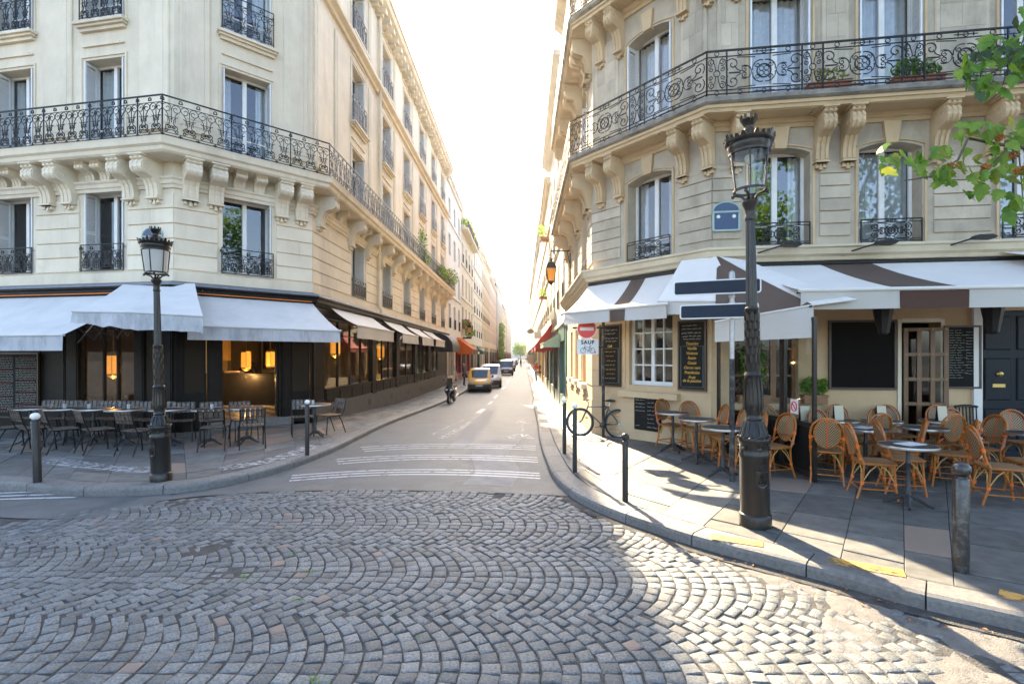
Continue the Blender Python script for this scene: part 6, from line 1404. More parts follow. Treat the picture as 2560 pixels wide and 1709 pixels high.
# ---- chalkboards
mat('chalkboard', (0.006, 0.007, 0.0065), (0.011, 0.012, 0.0115), 3, 0.75, spec=0.2)
def squiggle(b, pl, s0, s1, z, n, h, rg):         # one line of illegible handwriting
    s = s0
    while s < s1-0.02:
        w_ = rg.uniform(0.05, 0.13); e = min(s+w_, s1); k = max(3, int((e-s)/0.012)); P = [pl.p(s+(e-s)*i/k, z+rg.uniform(-0.5, 0.5)*h, n) for i in range(k+1)]
        b.tube(P, h*0.17, 3, cap=False); s = e+0.022
def chalkboard(label, pl, s0, s1, z0, z1, words, n=0.035, frame='board_frame', lines=0, box=None, m='chalk_gold', seed=1, small=None, size=None):
    t = thing('chalkboard', label, 'chalkboard', tuple(pl.p((s0+s1)/2, z0, n))); rg = random.Random(seed)
    b = MB(); b.fb(pl, s0, s1, z0, z1, n, n+0.02); b.build('board', 'chalkboard', t)
    if frame:
        b = MB(); f = 0.035
        for a, c, e, g in ((s0-f, s0, z0-f, z1+f), (s1, s1+f, z0-f, z1+f), (s0, s1, z0-f, z0), (s0, s1, z1, z1+f)): b.fb(pl, a, c, e, g, n-0.01, n+0.035)
        b.build('frame', frame, t)
    n1 = n+0.0215; w = s1-s0
    if box:
        b = MB(); zt = z0+(z1-z0)*box
        P = [(s0+0.06*w, z0+0.04), (s1-0.06*w, z0+0.04), (s1-0.06*w, zt), (s0+0.06*w, zt)]
        b.tube([pl.p(x, z, n1) for x, z in P], 0.004, 4, closed=True); b.build('chalk_border', 'chalk_line', t)
    for s, z, sz in words: put_text(s, sz*(z1-z0), m, pl, (s0+s1)/2, z0+z*(z1-z0), n1, t, shear=0.25, bold=0.0025, name='chalk_lettering')
    if small:
        for k, (mm, rows) in enumerate(small):
            b = MB()
            for a, c, z, h in rows: squiggle(b, pl, s0+a*w, s0+c*w, z0+z*(z1-z0), n1, h, rg)
            b.build('chalk_scrawl', mm, t)
    return t
def board_px(pl, u0, v0, u1, v1, n):
    a, zt = pl.px(u0, v0, n); c, zb = pl.px(u1, v1, n); zt2 = pl.px(u1, v0, n)[1]; zb2 = pl.px(u0, v1, n)[1]; return a, c, (zb+zb2)/2, (zt+zt2)/2
a, c, z0, z1 = board_px(Q2, 1699, 805, 1762, 972, 0.05)
flav = ('Tiramisu', 'Vanille', 'Violette', 'Raisin', 'Cassis', 'Citron vert', 'Framboise', 'Fruit', 'de la passion')
chalkboard('tall framed chalkboard listing ice cream flavours right of the paned window', Q2, a, c, z0, z1, [(f, 0.66-0.072*i if i < 8 else 0.105, 0.06) for i, f in enumerate(flav)], box=0.64, small=[('chalk_pale', [(0.12, 0.7, 0.95, 0.018), (0.1, 0.9, 0.9, 0.02), (0.08, 0.92, 0.84, 0.025), (0.12, 0.9, 0.79, 0.022), (0.15, 0.85, 0.745, 0.02)])], seed=4)
a, c, z0, z1 = board_px(Q2, 1501, 815, 1549, 961, 0.05)
chalkboard('tall framed chalkboard of drinks behind the SAUF plate', Q2, a, c, z0, z1, [('Café', 0.64, 0.055)], box=0.62, small=[('chalk_pale', [(0.1, 0.9, 0.93, 0.02), (0.1, 0.85, 0.87, 0.02), (0.1, 0.9, 0.79, 0.02), (0.15, 0.85, 0.74, 0.02)]), ('chalk_gold', [(0.25+0.05*(i % 3), 0.8-0.04*(i % 2), 0.56-0.075*i, 0.024) for i in range(7)])], seed=5)
a, c, z0, z1 = board_px(Q2, 1586, 985, 1653, 1076, 0.05)
chalkboard('small unframed chalk price list hanging below the paned window', Q2, a, c, z0, z1, [], frame=None, small=[('chalk_pale', [(0.05, 0.4, 0.93-0.1*i, 0.02) for i in range(5)]+[(0.5, 0.75, 0.88-0.11*i, 0.018) for i in range(7)]+[(0.85, 0.96, 0.93-0.115*i, 0.015) for i in range(7)]+[(0.5, 0.95, 0.1, 0.02), (0.05, 0.2, 0.12, 0.018)])], seed=6)
a, c, z0, z1 = board_px(Q3, 2366, 818, 2447, 966, 0.05)
chalkboard('black chalk menu between the glazed door and the blue door', Q3, a, c, z0, z1, [], small=[('chalk_pale', [(0.06, 0.45+0.1*(i % 3), 0.95-0.042*i, 0.012) for i in range(20)]+[(0.6, 0.9, 0.92-0.05*i, 0.011) for i in range(15)])], seed=7)
a, c, z0, z1 = board_px(PA, -60, 885, 96, 1040, 0.03)
chalkboard('large dark menu board with white and red lines at the left edge', PA, a, c, z0, z1, [], small=[('chalk_pale', [(0.32, 0.62, 0.97-0.027*i, 0.018) for i in range(34) if i % 8]+[(0.66, 0.98, 0.96-0.027*i, 0.018) for i in range(33) if i % 7]), ('chalk_red', [(0.4, 0.6, 0.97-0.216*i, 0.02) for i in range(5)]+[(0.72, 0.95, 0.96-0.189*i, 0.02) for i in range(5)])], seed=8)
# little iron arabesque beside the terrace door
# ---- floodlights on arms above the striped awning
for u, v, nm in ((1960, 612, 'left'), (2195, 607, 'middle'), (2440, 593, 'right')):
    s, z = Q3.px(u, v, 0.55); s0, z0 = Q3.px(u-90, v+28, 0.12); t = thing('floodlight', 'black floodlight on a slanting arm above the awning, %s one of three' % nm, 'floodlight', tuple(Q3.p(s0, z0, 0.1)), group='floodlights on the shop cornice')
    b = MB(); b.tube([Q3.p(s0, z0, 0.12), Q3.p(s, z, 0.55)], 0.014, 6); b.fb(Q3, s0-0.05, s0+0.03, z0-0.05, z0+0.05, 0.1, 0.18); b.build('arm', 'iron', t)
    b = MB(); b.prism([(-0.05, -0.02), (0.25, -0.035), (0.3, 0.0), (0.22, 0.04), (0.0, 0.035)], Q3.p(s, z, 0.45), Q3.D, (0, 0, 1), Q3.N, 0.16); b.build('head', 'iron', t, fix=True)
# ---- patio heaters hanging under the awning
mat('heater_glow', (0.9, 0.3, 0.05), None, 4, 0.5, emit=(1.0, 0.35, 0.06), es=2.0)
for s, n, nm in ((2.3, 1.35, 'left'), (3.85, 1.35, 'right')):
    c = Q3.p(s, 2.28, n); t = thing('patio_heater', 'black hanging patio heater under the striped awning, %s one' % nm, 'heater', tuple(c), group='patio heaters')
    b = MB(); b.lathe([(0.06, 0), (0.08, 0.03), (0.145, 0.42), (0.145, 0.46), (0.04, 0.5)], c, 8); b.build('body', 'iron', t)
    b = MB(); b.tube([c+Vector((0, 0, 0.48)), c+Vector((0, 0, 0.75))], 0.02, 6); b.build('hanger', 'iron', t); b = MB(); b.lathe([(0.148, 0.435), (0.148, 0.447)], c, 8); b.build('element', 'heater_glow', t)
# ---- glass screen at the side of the terrace
t = thing('glass_screen', 'black framed glass screen at the left end of the rattan terrace', 'screen', (4.16, 7.9, 0.12))
pts = [Vector((3.66, 9.42, 0)), Vector((4.14, 7.95, 0)), Vector((4.18, 7.14, 0))]
for a_, b_ in zip(pts, pts[1:]):
    sp = Plane((a_.x, a_.y), (b_.x-a_.x, b_.y-a_.y)); L_ = (b_-a_).length; b = MB()
    for s0, s1 in ((0.01, 0.06), (L_-0.06, L_-0.01)): b.fb(sp, s0, s1, 0.14, 2.5, -0.025, 0.025)
    for z0, z1 in ((0.18, 0.26), (0.9, 0.97), (2.44, 2.5)): b.fb(sp, 0.06, L_-0.06, z0, z1, -0.02, 0.02)
    fr = b.build('screen_frame', 'iron_gloss', t); b = MB(); b.fb(sp, 0.06, L_-0.06, 0.26, 0.9, -0.008, 0.008); b.build('lower_panel', 'board_black', fr); b = MB(); b.fb(sp, 0.06, L_-0.06, 0.97, 2.44, -0.004, 0.004); b.build('pane', 'clear_glass', fr)
sp = Plane((4.14, 7.95), (0.04, -0.81)); b = MB(); b.fb(sp, 0.2, 0.4, 1.06, 1.28, 0.006, 0.008); b.build('sticker', 'sign_white', t)
b = MB(); b.tube([sp.p(0.3+0.07*math.cos(a), 1.17+0.07*math.sin(a), 0.012) for a in [2*math.pi*i/18 for i in range(18)]], 0.008, 4, closed=True); b.tube([sp.p(0.25, 1.22, 0.012), sp.p(0.35, 1.12, 0.012)], 0.008, 4); b.build('no_smoking_mark', 'sign_red', t)
# ================================================================ cafe chairs and tables
def woven(name, c1, c2, k=150.0):
    m = mat(name, c1, None, 5, 0.55); t = m.node_tree; N = t.nodes.new; L = t.links.new; b = t.nodes['Principled BSDF']
    tc = N('ShaderNodeTexCoord'); sx = N('ShaderNodeSeparateXYZ'); L(tc.outputs['Object'], sx.inputs[0])
    ad = N('ShaderNodeMath'); ad.operation = 'ADD'; L(sx.outputs['Y'], ad.inputs[0]); L(sx.outputs['Z'], ad.inputs[1])
    def sn(src, sc, ph=0.0):
        a = N('ShaderNodeMath'); a.operation = 'MULTIPLY_ADD'; a.inputs[1].default_value = sc; a.inputs[2].default_value = ph; L(src, a.inputs[0]); s = N('ShaderNodeMath'); s.operation = 'SINE'; L(a.outputs[0], s.inputs[0]); return s.outputs[0]
    mu = N('ShaderNodeMath'); mu.operation = 'MULTIPLY'; L(sn(sx.outputs['X'], k), mu.inputs[0]); L(sn(ad.outputs[0], k), mu.inputs[1])
    gt = N('ShaderNodeMath'); gt.operation = 'GREATER_THAN'; gt.inputs[1].default_value = 0.22; L(mu.outputs[0], gt.inputs[0])
    mx = N('ShaderNodeMix'); mx.data_type = 'RGBA'; mx.inputs[6].default_value = (*c1, 1); mx.inputs[7].default_value = (*c2, 1); L(gt.outputs[0], mx.inputs[0])
    ab = N('ShaderNodeMath'); ab.operation = 'ABSOLUTE'; L(sx.outputs['X'], ab.inputs[0]); lt = N('ShaderNodeMath'); lt.operation = 'LESS_THAN'; lt.inputs[1].default_value = 0.012; L(ab.outputs[0], lt.inputs[0])
    m2 = N('ShaderNodeMix'); m2.data_type = 'RGBA'; L(lt.outputs[0], m2.inputs[0]); L(mx.outputs[2], m2.inputs[6]); m2.inputs[7].default_value = (0.5, 0.1, 0.02, 1); L(m2.outputs[2], b.inputs['Base Color'])
woven('woven_cane', (0.075, 0.026, 0.01), (0.52, 0.38, 0.19), 215.0)
mat('rattan', (0.43, 0.135, 0.016), (0.27, 0.075, 0.009), 14, 0.4, coat=0.15, rnd=0.12); mat('binding', (0.8, 0.15, 0.012), None, 8, 0.5); mat('rattan_pale', (0.55, 0.32, 0.1), (0.45, 0.25, 0.07), 14, 0.4)
def rattan_chair():                              # seat faces +y
    t = thing('rattan_chair', 'rattan bistro chair', 'chair')
    b = MB(); P = roundrect(0.2, 0.195, 0.07, 4); b.prism(P, (0, 0, 0.435), (1, 0, 0), (0, 1, 0), (0, 0, 1), 0.03); b.build('seat', 'woven_cane', t, fix=True)
    b = MB(); b.tube([(x*1.02, y*1.02, 0.45) for x, y in P], 0.016, 6, closed=True); b.build('seat_rim', 'rattan', t, smooth=True)
    lean = 0.2; zb = lambda z: -0.2-(z-0.45)*lean
    E = [(0.155*math.cos(a), 0.72+0.19*math.sin(a)) for a in [2*math.pi*i/22 for i in range(22)]]
    b = MB(); n = len(E); vs = [(x, zb(z)-0.0+0.03*(1-(x/0.155)**2)*-1, z) for x, z in E]+[(0, zb(0.72)-0.03, 0.72)]; vs += [(x, y-0.012, z) for x, y, z in vs]
    b.add(vs, [(i, (i+1) % n, n) for i in range(n)]+[(n+1+(i+1) % n, n+1+i, 2*n+1) for i in range(n)]); b.build('backrest', 'woven_cane', t, smooth=True)
    b = MB(); b.tube([(x*1.04, zb(z)-0.005-0.03*(1-(x/0.155)**2), z+(z-0.72)*0.04) for x, z in E], 0.012, 6, closed=True); b.build('backrest_rim', 'rattan', t, smooth=True)
    hoop = [(-0.2, -0.17, 0.44), (-0.205, zb(0.55), 0.55), (-0.205, zb(0.7), 0.7)]+[(0.205*math.cos(a), zb(0.74+0.2*math.sin(a)), 0.74+0.2*math.sin(a)) for a in [math.pi-math.pi*i/10 for i in range(11)]]+[(0.205, zb(0.7), 0.7), (0.205, zb(0.55), 0.55), (0.2, -0.17, 0.44)]
    b = MB(); b.tube(hoop, 0.015, 7); b.tube([(-0.2, zb(0.62), 0.62), (0.2, zb(0.62), 0.62)], 0.009, 5); b.build('back_hoop', 'rattan', t, smooth=True)
    for sx in (-1, 1):
        b = MB(); b.tube([(sx*0.175, 0.165, 0.445), (sx*0.18, 0.175, 0.2), (sx*0.2, 0.2, 0)], 0.015, 7); b.build('leg', 'rattan', t, smooth=True)
        b = MB(); b.tube([(sx*0.2, zb(0.62), 0.62), (sx*0.195, -0.17, 0.42), (sx*0.19, -0.19, 0.2), (sx*0.205, -0.25, 0)], 0.015, 7); b.build('leg', 'rattan', t, smooth=True)
    b = MB(); z = 0.13
    for p, q in (((-0.19, 0.19), (0.19, 0.19)), ((-0.19, 0.19), (-0.195, -0.22)), ((0.19, 0.19), (0.195, -0.22)), ((-0.195, -0.22), (0.195, -0.22))): b.tube([(*p, z), (*q, z)], 0.009, 6)
    b.build('stretcher', 'rattan', t, smooth=True)
    b = MB()
    for sx in (-1, 1):
        b.tube([(sx*0.185, 0.18, 0.2), (sx*0.13, 0.165, 0.36), (sx*0.06, 0.16, 0.435)], 0.008, 5); b.tube([(sx*0.185, 0.18, 0.2), (sx*0.18, 0.1, 0.36), (sx*0.175, 0.02, 0.435)], 0.008, 5); b.tube([(sx*0.195, -0.2, 0.2), (sx*0.18, -0.1, 0.36), (sx*0.175, -0.02, 0.435)], 0.008, 5); b.tube([(sx*0.195, -0.2, 0.2), (sx*0.13, -0.18, 0.36), (sx*0.05, -0.17, 0.435)], 0.008, 5)
    b.build('brace', 'rattan_pale', t, smooth=True)
    b = MB()
    for sx in (-1, 1):
        for p, q in (((sx*0.18, 0.175, 0.185), (sx*0.178, 0.172, 0.225)), ((sx*0.19, -0.19, 0.185), (sx*0.19, -0.188, 0.225)), ((sx*0.204, zb(0.64), 0.64), (sx*0.204, zb(0.69), 0.69)), ((sx*0.2, zb(0.5), 0.5), (sx*0.2, zb(0.53), 0.53))): b.tube([p, q], 0.021, 6)
        b.tube([(sx*0.155, zb(0.66), 0.66), (sx*0.205, zb(0.67), 0.67)], 0.014, 5); b.tube([(sx*0.12, zb(0.57), 0.56), (sx*0.2, zb(0.52), 0.52)], 0.012, 5)
    tag(b.build('binding', 'binding', t), kind='stuff'); return t
mat('table_top', (0.05, 0.047, 0.045), (0.04, 0.038, 0.036), 4, 0.4, spec=0.35); mat('cast_iron', (0.015, 0.016, 0.017), (0.025, 0.026, 0.028), 10, 0.45)
def bistro_table(name='bistro_table', r=0.31, top='table_top'):
    t = thing(name, 'round bistro table', 'table')
    b = MB(); b.lathe([(r-0.012, 0.722), (r-0.012, 0.742)], n=36); b.build('table_top', top, t); b = MB(); b.lathe([(r-0.012, 0.715), (r, 0.715), (r+0.002, 0.73), (r, 0.745), (r-0.012, 0.745), (r-0.012, 0.715)], n=36, cap=False); b.build('metal_rim', 'steel', t, smooth=True)
    b = MB(); b.lathe([(0.06, 0.08), (0.045, 0.12), (0.03, 0.16), (0.036, 0.2), (0.025, 0.23), (0.024, 0.5), (0.032, 0.52), (0.024, 0.54), (0.024, 0.68), (0.09, 0.71)], n=12); b.build('column', 'cast_iron', t, smooth=True)
    for i in range(4):
        a = math.pi/4+math.pi/2*i; c, s = math.cos(a), math.sin(a)
        b = MB(); b.tube([(0.03*c, 0.03*s, 0.12), (0.1*c, 0.1*s, 0.1), (0.18*c, 0.18*s, 0.045), (0.25*c, 0.25*s, 0.02)], 0.02, 6, rs=[0.035, 0.03, 0.02, 0.018]); b.build('foot', 'cast_iron', t, smooth=True)
    return t
RC, BT = Proto(rattan_chair()), Proto(bistro_table())
crg = random.Random(8)
def rc(x, y, face, label): RC.put((x, y, 0.122+G(y)), R(face-90)+crg.uniform(-0.08, 0.08), 'rattan chair, '+label, 'rattan chairs of the brasserie')
def bt(x, y, label): BT.put((x, y, 0.122+G(y)), crg.uniform(0, 1.5), 'round metal rimmed table, '+label, 'bistro tables of the brasserie')
# face: direction the sitter looks, in degrees from +x
rc(4.56, 6.5, -15, 'left of the front table, back to the glass screen'); rc(5.1, 6.72, -25, 'just behind the front table'); bt(4.68, 6.08, 'nearest one, with a paper menu on top')
rc(4.42, 7.3, 60, 'half hidden by the glass screen edge'); rc(6.0, 7.05, 150, 'turned away beyond the front table'); rc(5.92, 6.2, -20, 'nearest the thick chipped bollard'); rc(6.62, 6.5, 160, 'cut by the right picture edge')
bt(5.1, 7.45, 'second row left, under the first menu card'); bt(6.05, 7.55, 'second row, wide one behind the front chairs'); bt(7.15, 7.0, 'near the right picture edge')
rc(4.95, 8.0, -70, 'second row, behind the left inner table'); rc(6.0, 8.12, -80, 'second row, facing the street before the black board'); rc(7.2, 8.1, -80, 'second row, before the glazed door'); rc(7.95, 7.9, -100, 'second row, by the blue door'); rc(7.55, 6.6, 120, 'far right of the second row'); rc(5.45, 7.95, 100, 'seen from behind between the menu cards'); rc(6.5, 7.85, 100, 'seen from behind under the right menu card')
rc(4.38, 8.85, -90, 'back row, behind the glass screen'); rc(5.0, 8.82, -90, 'back row, below the plant box'); rc(5.68, 8.75, -90, 'back row, left of the middle menu card'); rc(6.5, 8.66, -90, 'back row, below the black board')
bt(4.7, 8.35, 'back row behind the glass screen'); bt(5.3, 8.4, 'back row carrying the left menu card'); bt(5.98, 8.35, 'back row carrying the middle menu card'); bt(6.95, 8.3, 'back row carrying the right menu card')
rc(2.98, 9.98, -60, 'against the ochre wall beside the chalk price list'); rc(3.28, 9.45, -75, 'against the ochre wall below the flavour board'); bt(2.86, 9.55, 'first from the bicycle along the ochre wall'); bt(2.98, 8.6, 'second from the bicycle along the ochre wall'); bt(3.02, 7.55, 'beside the signpost, left of the lamp post')
rc(3.35, 9.0, 180, 'between the wall tables, turned to the street'); rc(3.42, 8.4, 175, 'left of the signpost, turned to the street'); rc(3.78, 7.62, 190, 'right behind the lamp post base'); rc(3.5, 7.9, 170, 'half hidden behind the signpost')
rc(7.35, 8.62, -90, 'back row, right of the glazed door'); rc(5.42, 7.2, 150, 'second row, between the two nearest tables'); rc(6.75, 7.45, 175, 'second row, left of the far right table'); rc(7.75, 7.25, 60, 'far right table, seen from behind')
# menus on the tables
mat('card_cream', (0.62, 0.55, 0.4), (0.58, 0.51, 0.37), 3, 0.7); mat('paper', (0.6, 0.6, 0.6), (0.4, 0.4, 0.4), 30, 0.7)
for x, y, nm in ((5.3, 8.4, 'left'), (5.98, 8.35, 'middle'), (6.95, 8.3, 'right'), (4.7, 8.35, 'glass screened')):
    t = thing('menu_card', 'upright cream menu card on the back row, %s one' % nm, 'menu', (x, y, 0.87), group='menu cards standing on the tables'); z = 0.868+G(y)
    b = MB(); b.hexa([(x-0.075, y-0.03, z), (x+0.075, y-0.03, z), (x+0.075, y-0.022, z), (x-0.075, y-0.022, z), (x-0.075, y, z+0.24), (x+0.075, y, z+0.24), (x+0.075, y+0.008, z+0.24), (x-0.075, y+0.008, z+0.24)]); b.build('front_leaf', 'card_cream', t)
    b = MB(); b.hexa([(x-0.078, y+0.04, z), (x+0.075, y+0.04, z), (x+0.075, y+0.046, z), (x-0.078, y+0.046, z), (x-0.078, y+0.009, z+0.243), (x+0.075, y+0.009, z+0.243), (x+0.075, y+0.014, z+0.243), (x-0.078, y+0.014, z+0.243)]); b.build('back_leaf', 'ink_black', t)
for x, y, a, nm in ((4.72, 6.1, 0.3, 'the nearest rattan table'), (5.12, 7.5, 0.5, 'the second row rattan table')):
    pl = Plane((x, y), (math.cos(a), math.sin(a))); b = MB(); b.fb(pl, -0.15, 0.15, 0.869, 0.875, -0.1, 0.1); tag(b.build('paper_menu', 'paper'), 'flat printed paper menu lying on '+nm, 'menu')
# ---- slatted chairs of the left cafe
mat('slat_wood', (0.12, 0.075, 0.045), (0.03, 0.025, 0.022), 16, 0.5, rnd=0.3, stain=0.5, stain_c=(0.3, 0.3, 0.3), sscale=12); mat('frame_green', (0.006, 0.008, 0.008), None, 6, 0.4, spec=0.25)
def slat_chair():
    t = thing('slatted_chair', 'slatted cafe chair', 'chair')
    for i in range(6):
        x = -0.19+0.076*i; b = MB(); b.box(x-0.03, x+0.03, -0.18, 0.2, 0.435, 0.452); b.build('seat_slat', 'slat_wood', t)
    for i in range(5):
        x = -0.17+0.085*i; b = MB(); b.hexa([(x-0.033, -0.255, 0.59), (x+0.033, -0.255, 0.59), (x+0.033, -0.24, 0.59), (x-0.033, -0.24, 0.59), (x-0.033, -0.305, 0.81), (x+0.033, -0.305, 0.81), (x+0.033, -0.29, 0.81), (x-0.033, -0.29, 0.81)]); b.build('back_slat', 'slat_wood', t)
        b = MB(); [b.ball((x, -0.235-(z-0.59)*0.23, z), 0.008, 5) for z in (0.64, 0.76)]; b.build('rivet', 'steel', t)
    for sx in (-1, 1):
        b = MB(); b.tube([(sx*0.215, -0.3, 0.8), (sx*0.215, -0.24, 0.55), (sx*0.215, -0.18, 0.43), (sx*0.215, 0.17, 0.43), (sx*0.22, 0.2, 0.41), (sx*0.225, 0.24, 0)], 0.012, 6); b.build('leg', 'frame_green', t, smooth=True)
        b = MB(); b.tube([(sx*0.213, -0.1, 0.425), (sx*0.22, -0.17, 0.3), (sx*0.225, -0.28, 0)], 0.012, 6); b.build('leg', 'frame_green', t, smooth=True)
    for y, z in ((-0.15, 0.428), (0.15, 0.428), (-0.268, 0.64), (-0.295, 0.76)): MB().tube([(-0.21, y, z), (0.21, y, z)], 0.009, 5).build('cross_bar', 'frame_green', t)
    return t
SCH = Proto(slat_chair()); mat('cafe_table', (0.06, 0.035, 0.028), (0.045, 0.028, 0.022), 4, 0.4, spec=0.35)
BT2 = Proto(bistro_table('cafe_table', 0.33, 'cafe_table'))
def sc(x, y, face, label): SCH.put((x, y, 0.122+G(y)), R(face-90)+crg.uniform(-0.1, 0.1), 'dark slatted chair, '+label, 'slatted chairs of the left cafe')
def ct(x, y, label): BT2.put((x, y, 0.122+G(y)), crg.uniform(0, 1.5), 'round dark cafe table, '+label, 'tables of the left cafe')
for x, y, f, l in ((-9.95, 9.7, 60, 'front row, cut by the left picture edge'), (-9.4, 9.62, 60, 'front row, behind the white capped bollard'), (-8.75, 9.5, 55, 'front row, right of the white capped bollard'), (-8.05, 9.45, 55, 'front row, second left of the lamp post'), (-7.15, 9.3, 70, 'front row, just behind the lamp post')): sc(x, y, f, l)
for i, (x, y) in enumerate(((-10.9, 11.35), (-10.36, 11.25), (-9.85, 11.2), (-9.4, 11.15), (-8.9, 11.1), (-8.35, 10.95), (-7.95, 10.9))): sc(x, y, -78, 'back row facing the street, %s from the left edge' % ('first', 'second', 'third', 'fourth', 'fifth', 'sixth', 'seventh')[i])
for x, y, l in ((-10.25, 10.4, 'at the left picture edge'), (-9.5, 10.35, 'second from the left edge'), (-8.85, 10.3, 'third from the left edge, before the shop window'), (-8.1, 10.15, 'left of the lamp post shaft'), (-7.25, 10.2, 'right behind the lamp post')): ct(x, y, l)
sc(-7.35, 10.75, -60, 'behind the lamp post, facing the street'); sc(-6.75, 10.85, -55, 'below the wide blank board, facing the street'); ct(-6.4, 10.2, 'below the wide blank board left of the door'); sc(-6.02, 9.75, 115, 'seen from behind, left of the door')
sc(-6.15, 11.0, -50, 'left jamb of the open door, facing the street'); ct(-5.8, 10.5, 'just left of the open door'); sc(-5.42, 9.98, 120, 'seen from behind, before the open door')
sc(-5.1, 11.55, -60, 'right of the open door below the second blank board'); ct(-4.72, 11.35, 'at the cafe corner beside the slim bollard'); sc(-4.62, 11.95, -120, 'at the cafe corner by the street windows')
# glasses and papers on the tables
mat('tumbler', (0.6, 0.65, 0.65), None, 3, 0.1, trans=0.5)
for x, y, w_ in ((-9.45, 10.3, 'second table from the left edge'), (-8.9, 10.25, 'third table from the left edge'), (-8.05, 10.2, 'table left of the lamp post'), (-6.35, 10.2, 'table left of the open door'), (-4.75, 11.3, 'corner table by the slim bollard')):
    z = 0.867+G(y); b = MB(); b.lathe([(0.025, z), (0.032, z+0.09)], (x, y, 0), 10, cap=False); tag(b.build('drinking_glass', 'tumbler'), 'small clear glass on the '+w_, 'glass', 'glasses on the left cafe tables')
# black spindle-back chair by the blue door
t = thing('spindle_chair', 'black spindle backed wooden chair below the terrace menu board', 'chair', tuple(Q3.p(4.3, 0.122, 0.35))); c0 = Q3.p(4.3, 0.122, 0.35)
b = MB(); b.prism(roundrect(0.2, 0.19, 0.05), c0+Vector((0, 0, 0.44)), (1, 0, 0), (0, 1, 0), (0, 0, 1), 0.03); b.build('seat', 'ink_black', t, fix=True)
for sx, sy in ((-1, -1), (1, -1), (-1, 1), (1, 1)): b = MB(); b.tube([c0+Vector((sx*0.17, sy*0.16, 0.44)), c0+Vector((sx*0.19, sy*0.19, 0))], 0.014, 6); b.build('leg', 'ink_black', t)
b = MB(); b.tube([c0+Vector((-0.2+0.04*i, 0.2, 0.92+0.02*math.sin(i*math.pi/10))) for i in range(11)], 0.022, 6); b.build('top_rail', 'ink_black', t)
for i in range(7): b = MB(); b.tube([c0+Vector((-0.17+0.057*i, 0.17, 0.46)), c0+Vector((-0.18+0.06*i, 0.2, 0.92))], 0.011, 5); b.build('spindle', 'ink_black', t)
# ================================================================ vehicles
mat('paint_yellow', (0.75, 0.4, 0.02), (0.7, 0.37, 0.018), 1, 0.3, coat=0.8); mat('paint_white', (0.7, 0.7, 0.68), (0.64, 0.64, 0.62), 1, 0.3, coat=0.8); mat('paint_dark', (0.06, 0.06, 0.065), (0.05, 0.05, 0.055), 1, 0.3, coat=0.9, metal=0.4); mat('paint_silver', (0.35, 0.36, 0.38), (0.3, 0.31, 0.33), 1, 0.3, coat=0.9, metal=0.4); mat('paint_blue', (0.04, 0.07, 0.12), None, 1, 0.3, coat=0.9)
mat('plastic_dark', (0.025, 0.025, 0.026), (0.035, 0.035, 0.036), 12, 0.55); mat('headlight', (0.7, 0.72, 0.75), (0.5, 0.52, 0.55), 18, 0.12, coat=1.0); mat('car_glass', (0.015, 0.02, 0.025), (0.02, 0.026, 0.032), 2, 0.06, spec=0.9, coat=1.0); mat('plate_white', (0.65, 0.65, 0.62), None, 2, 0.4)
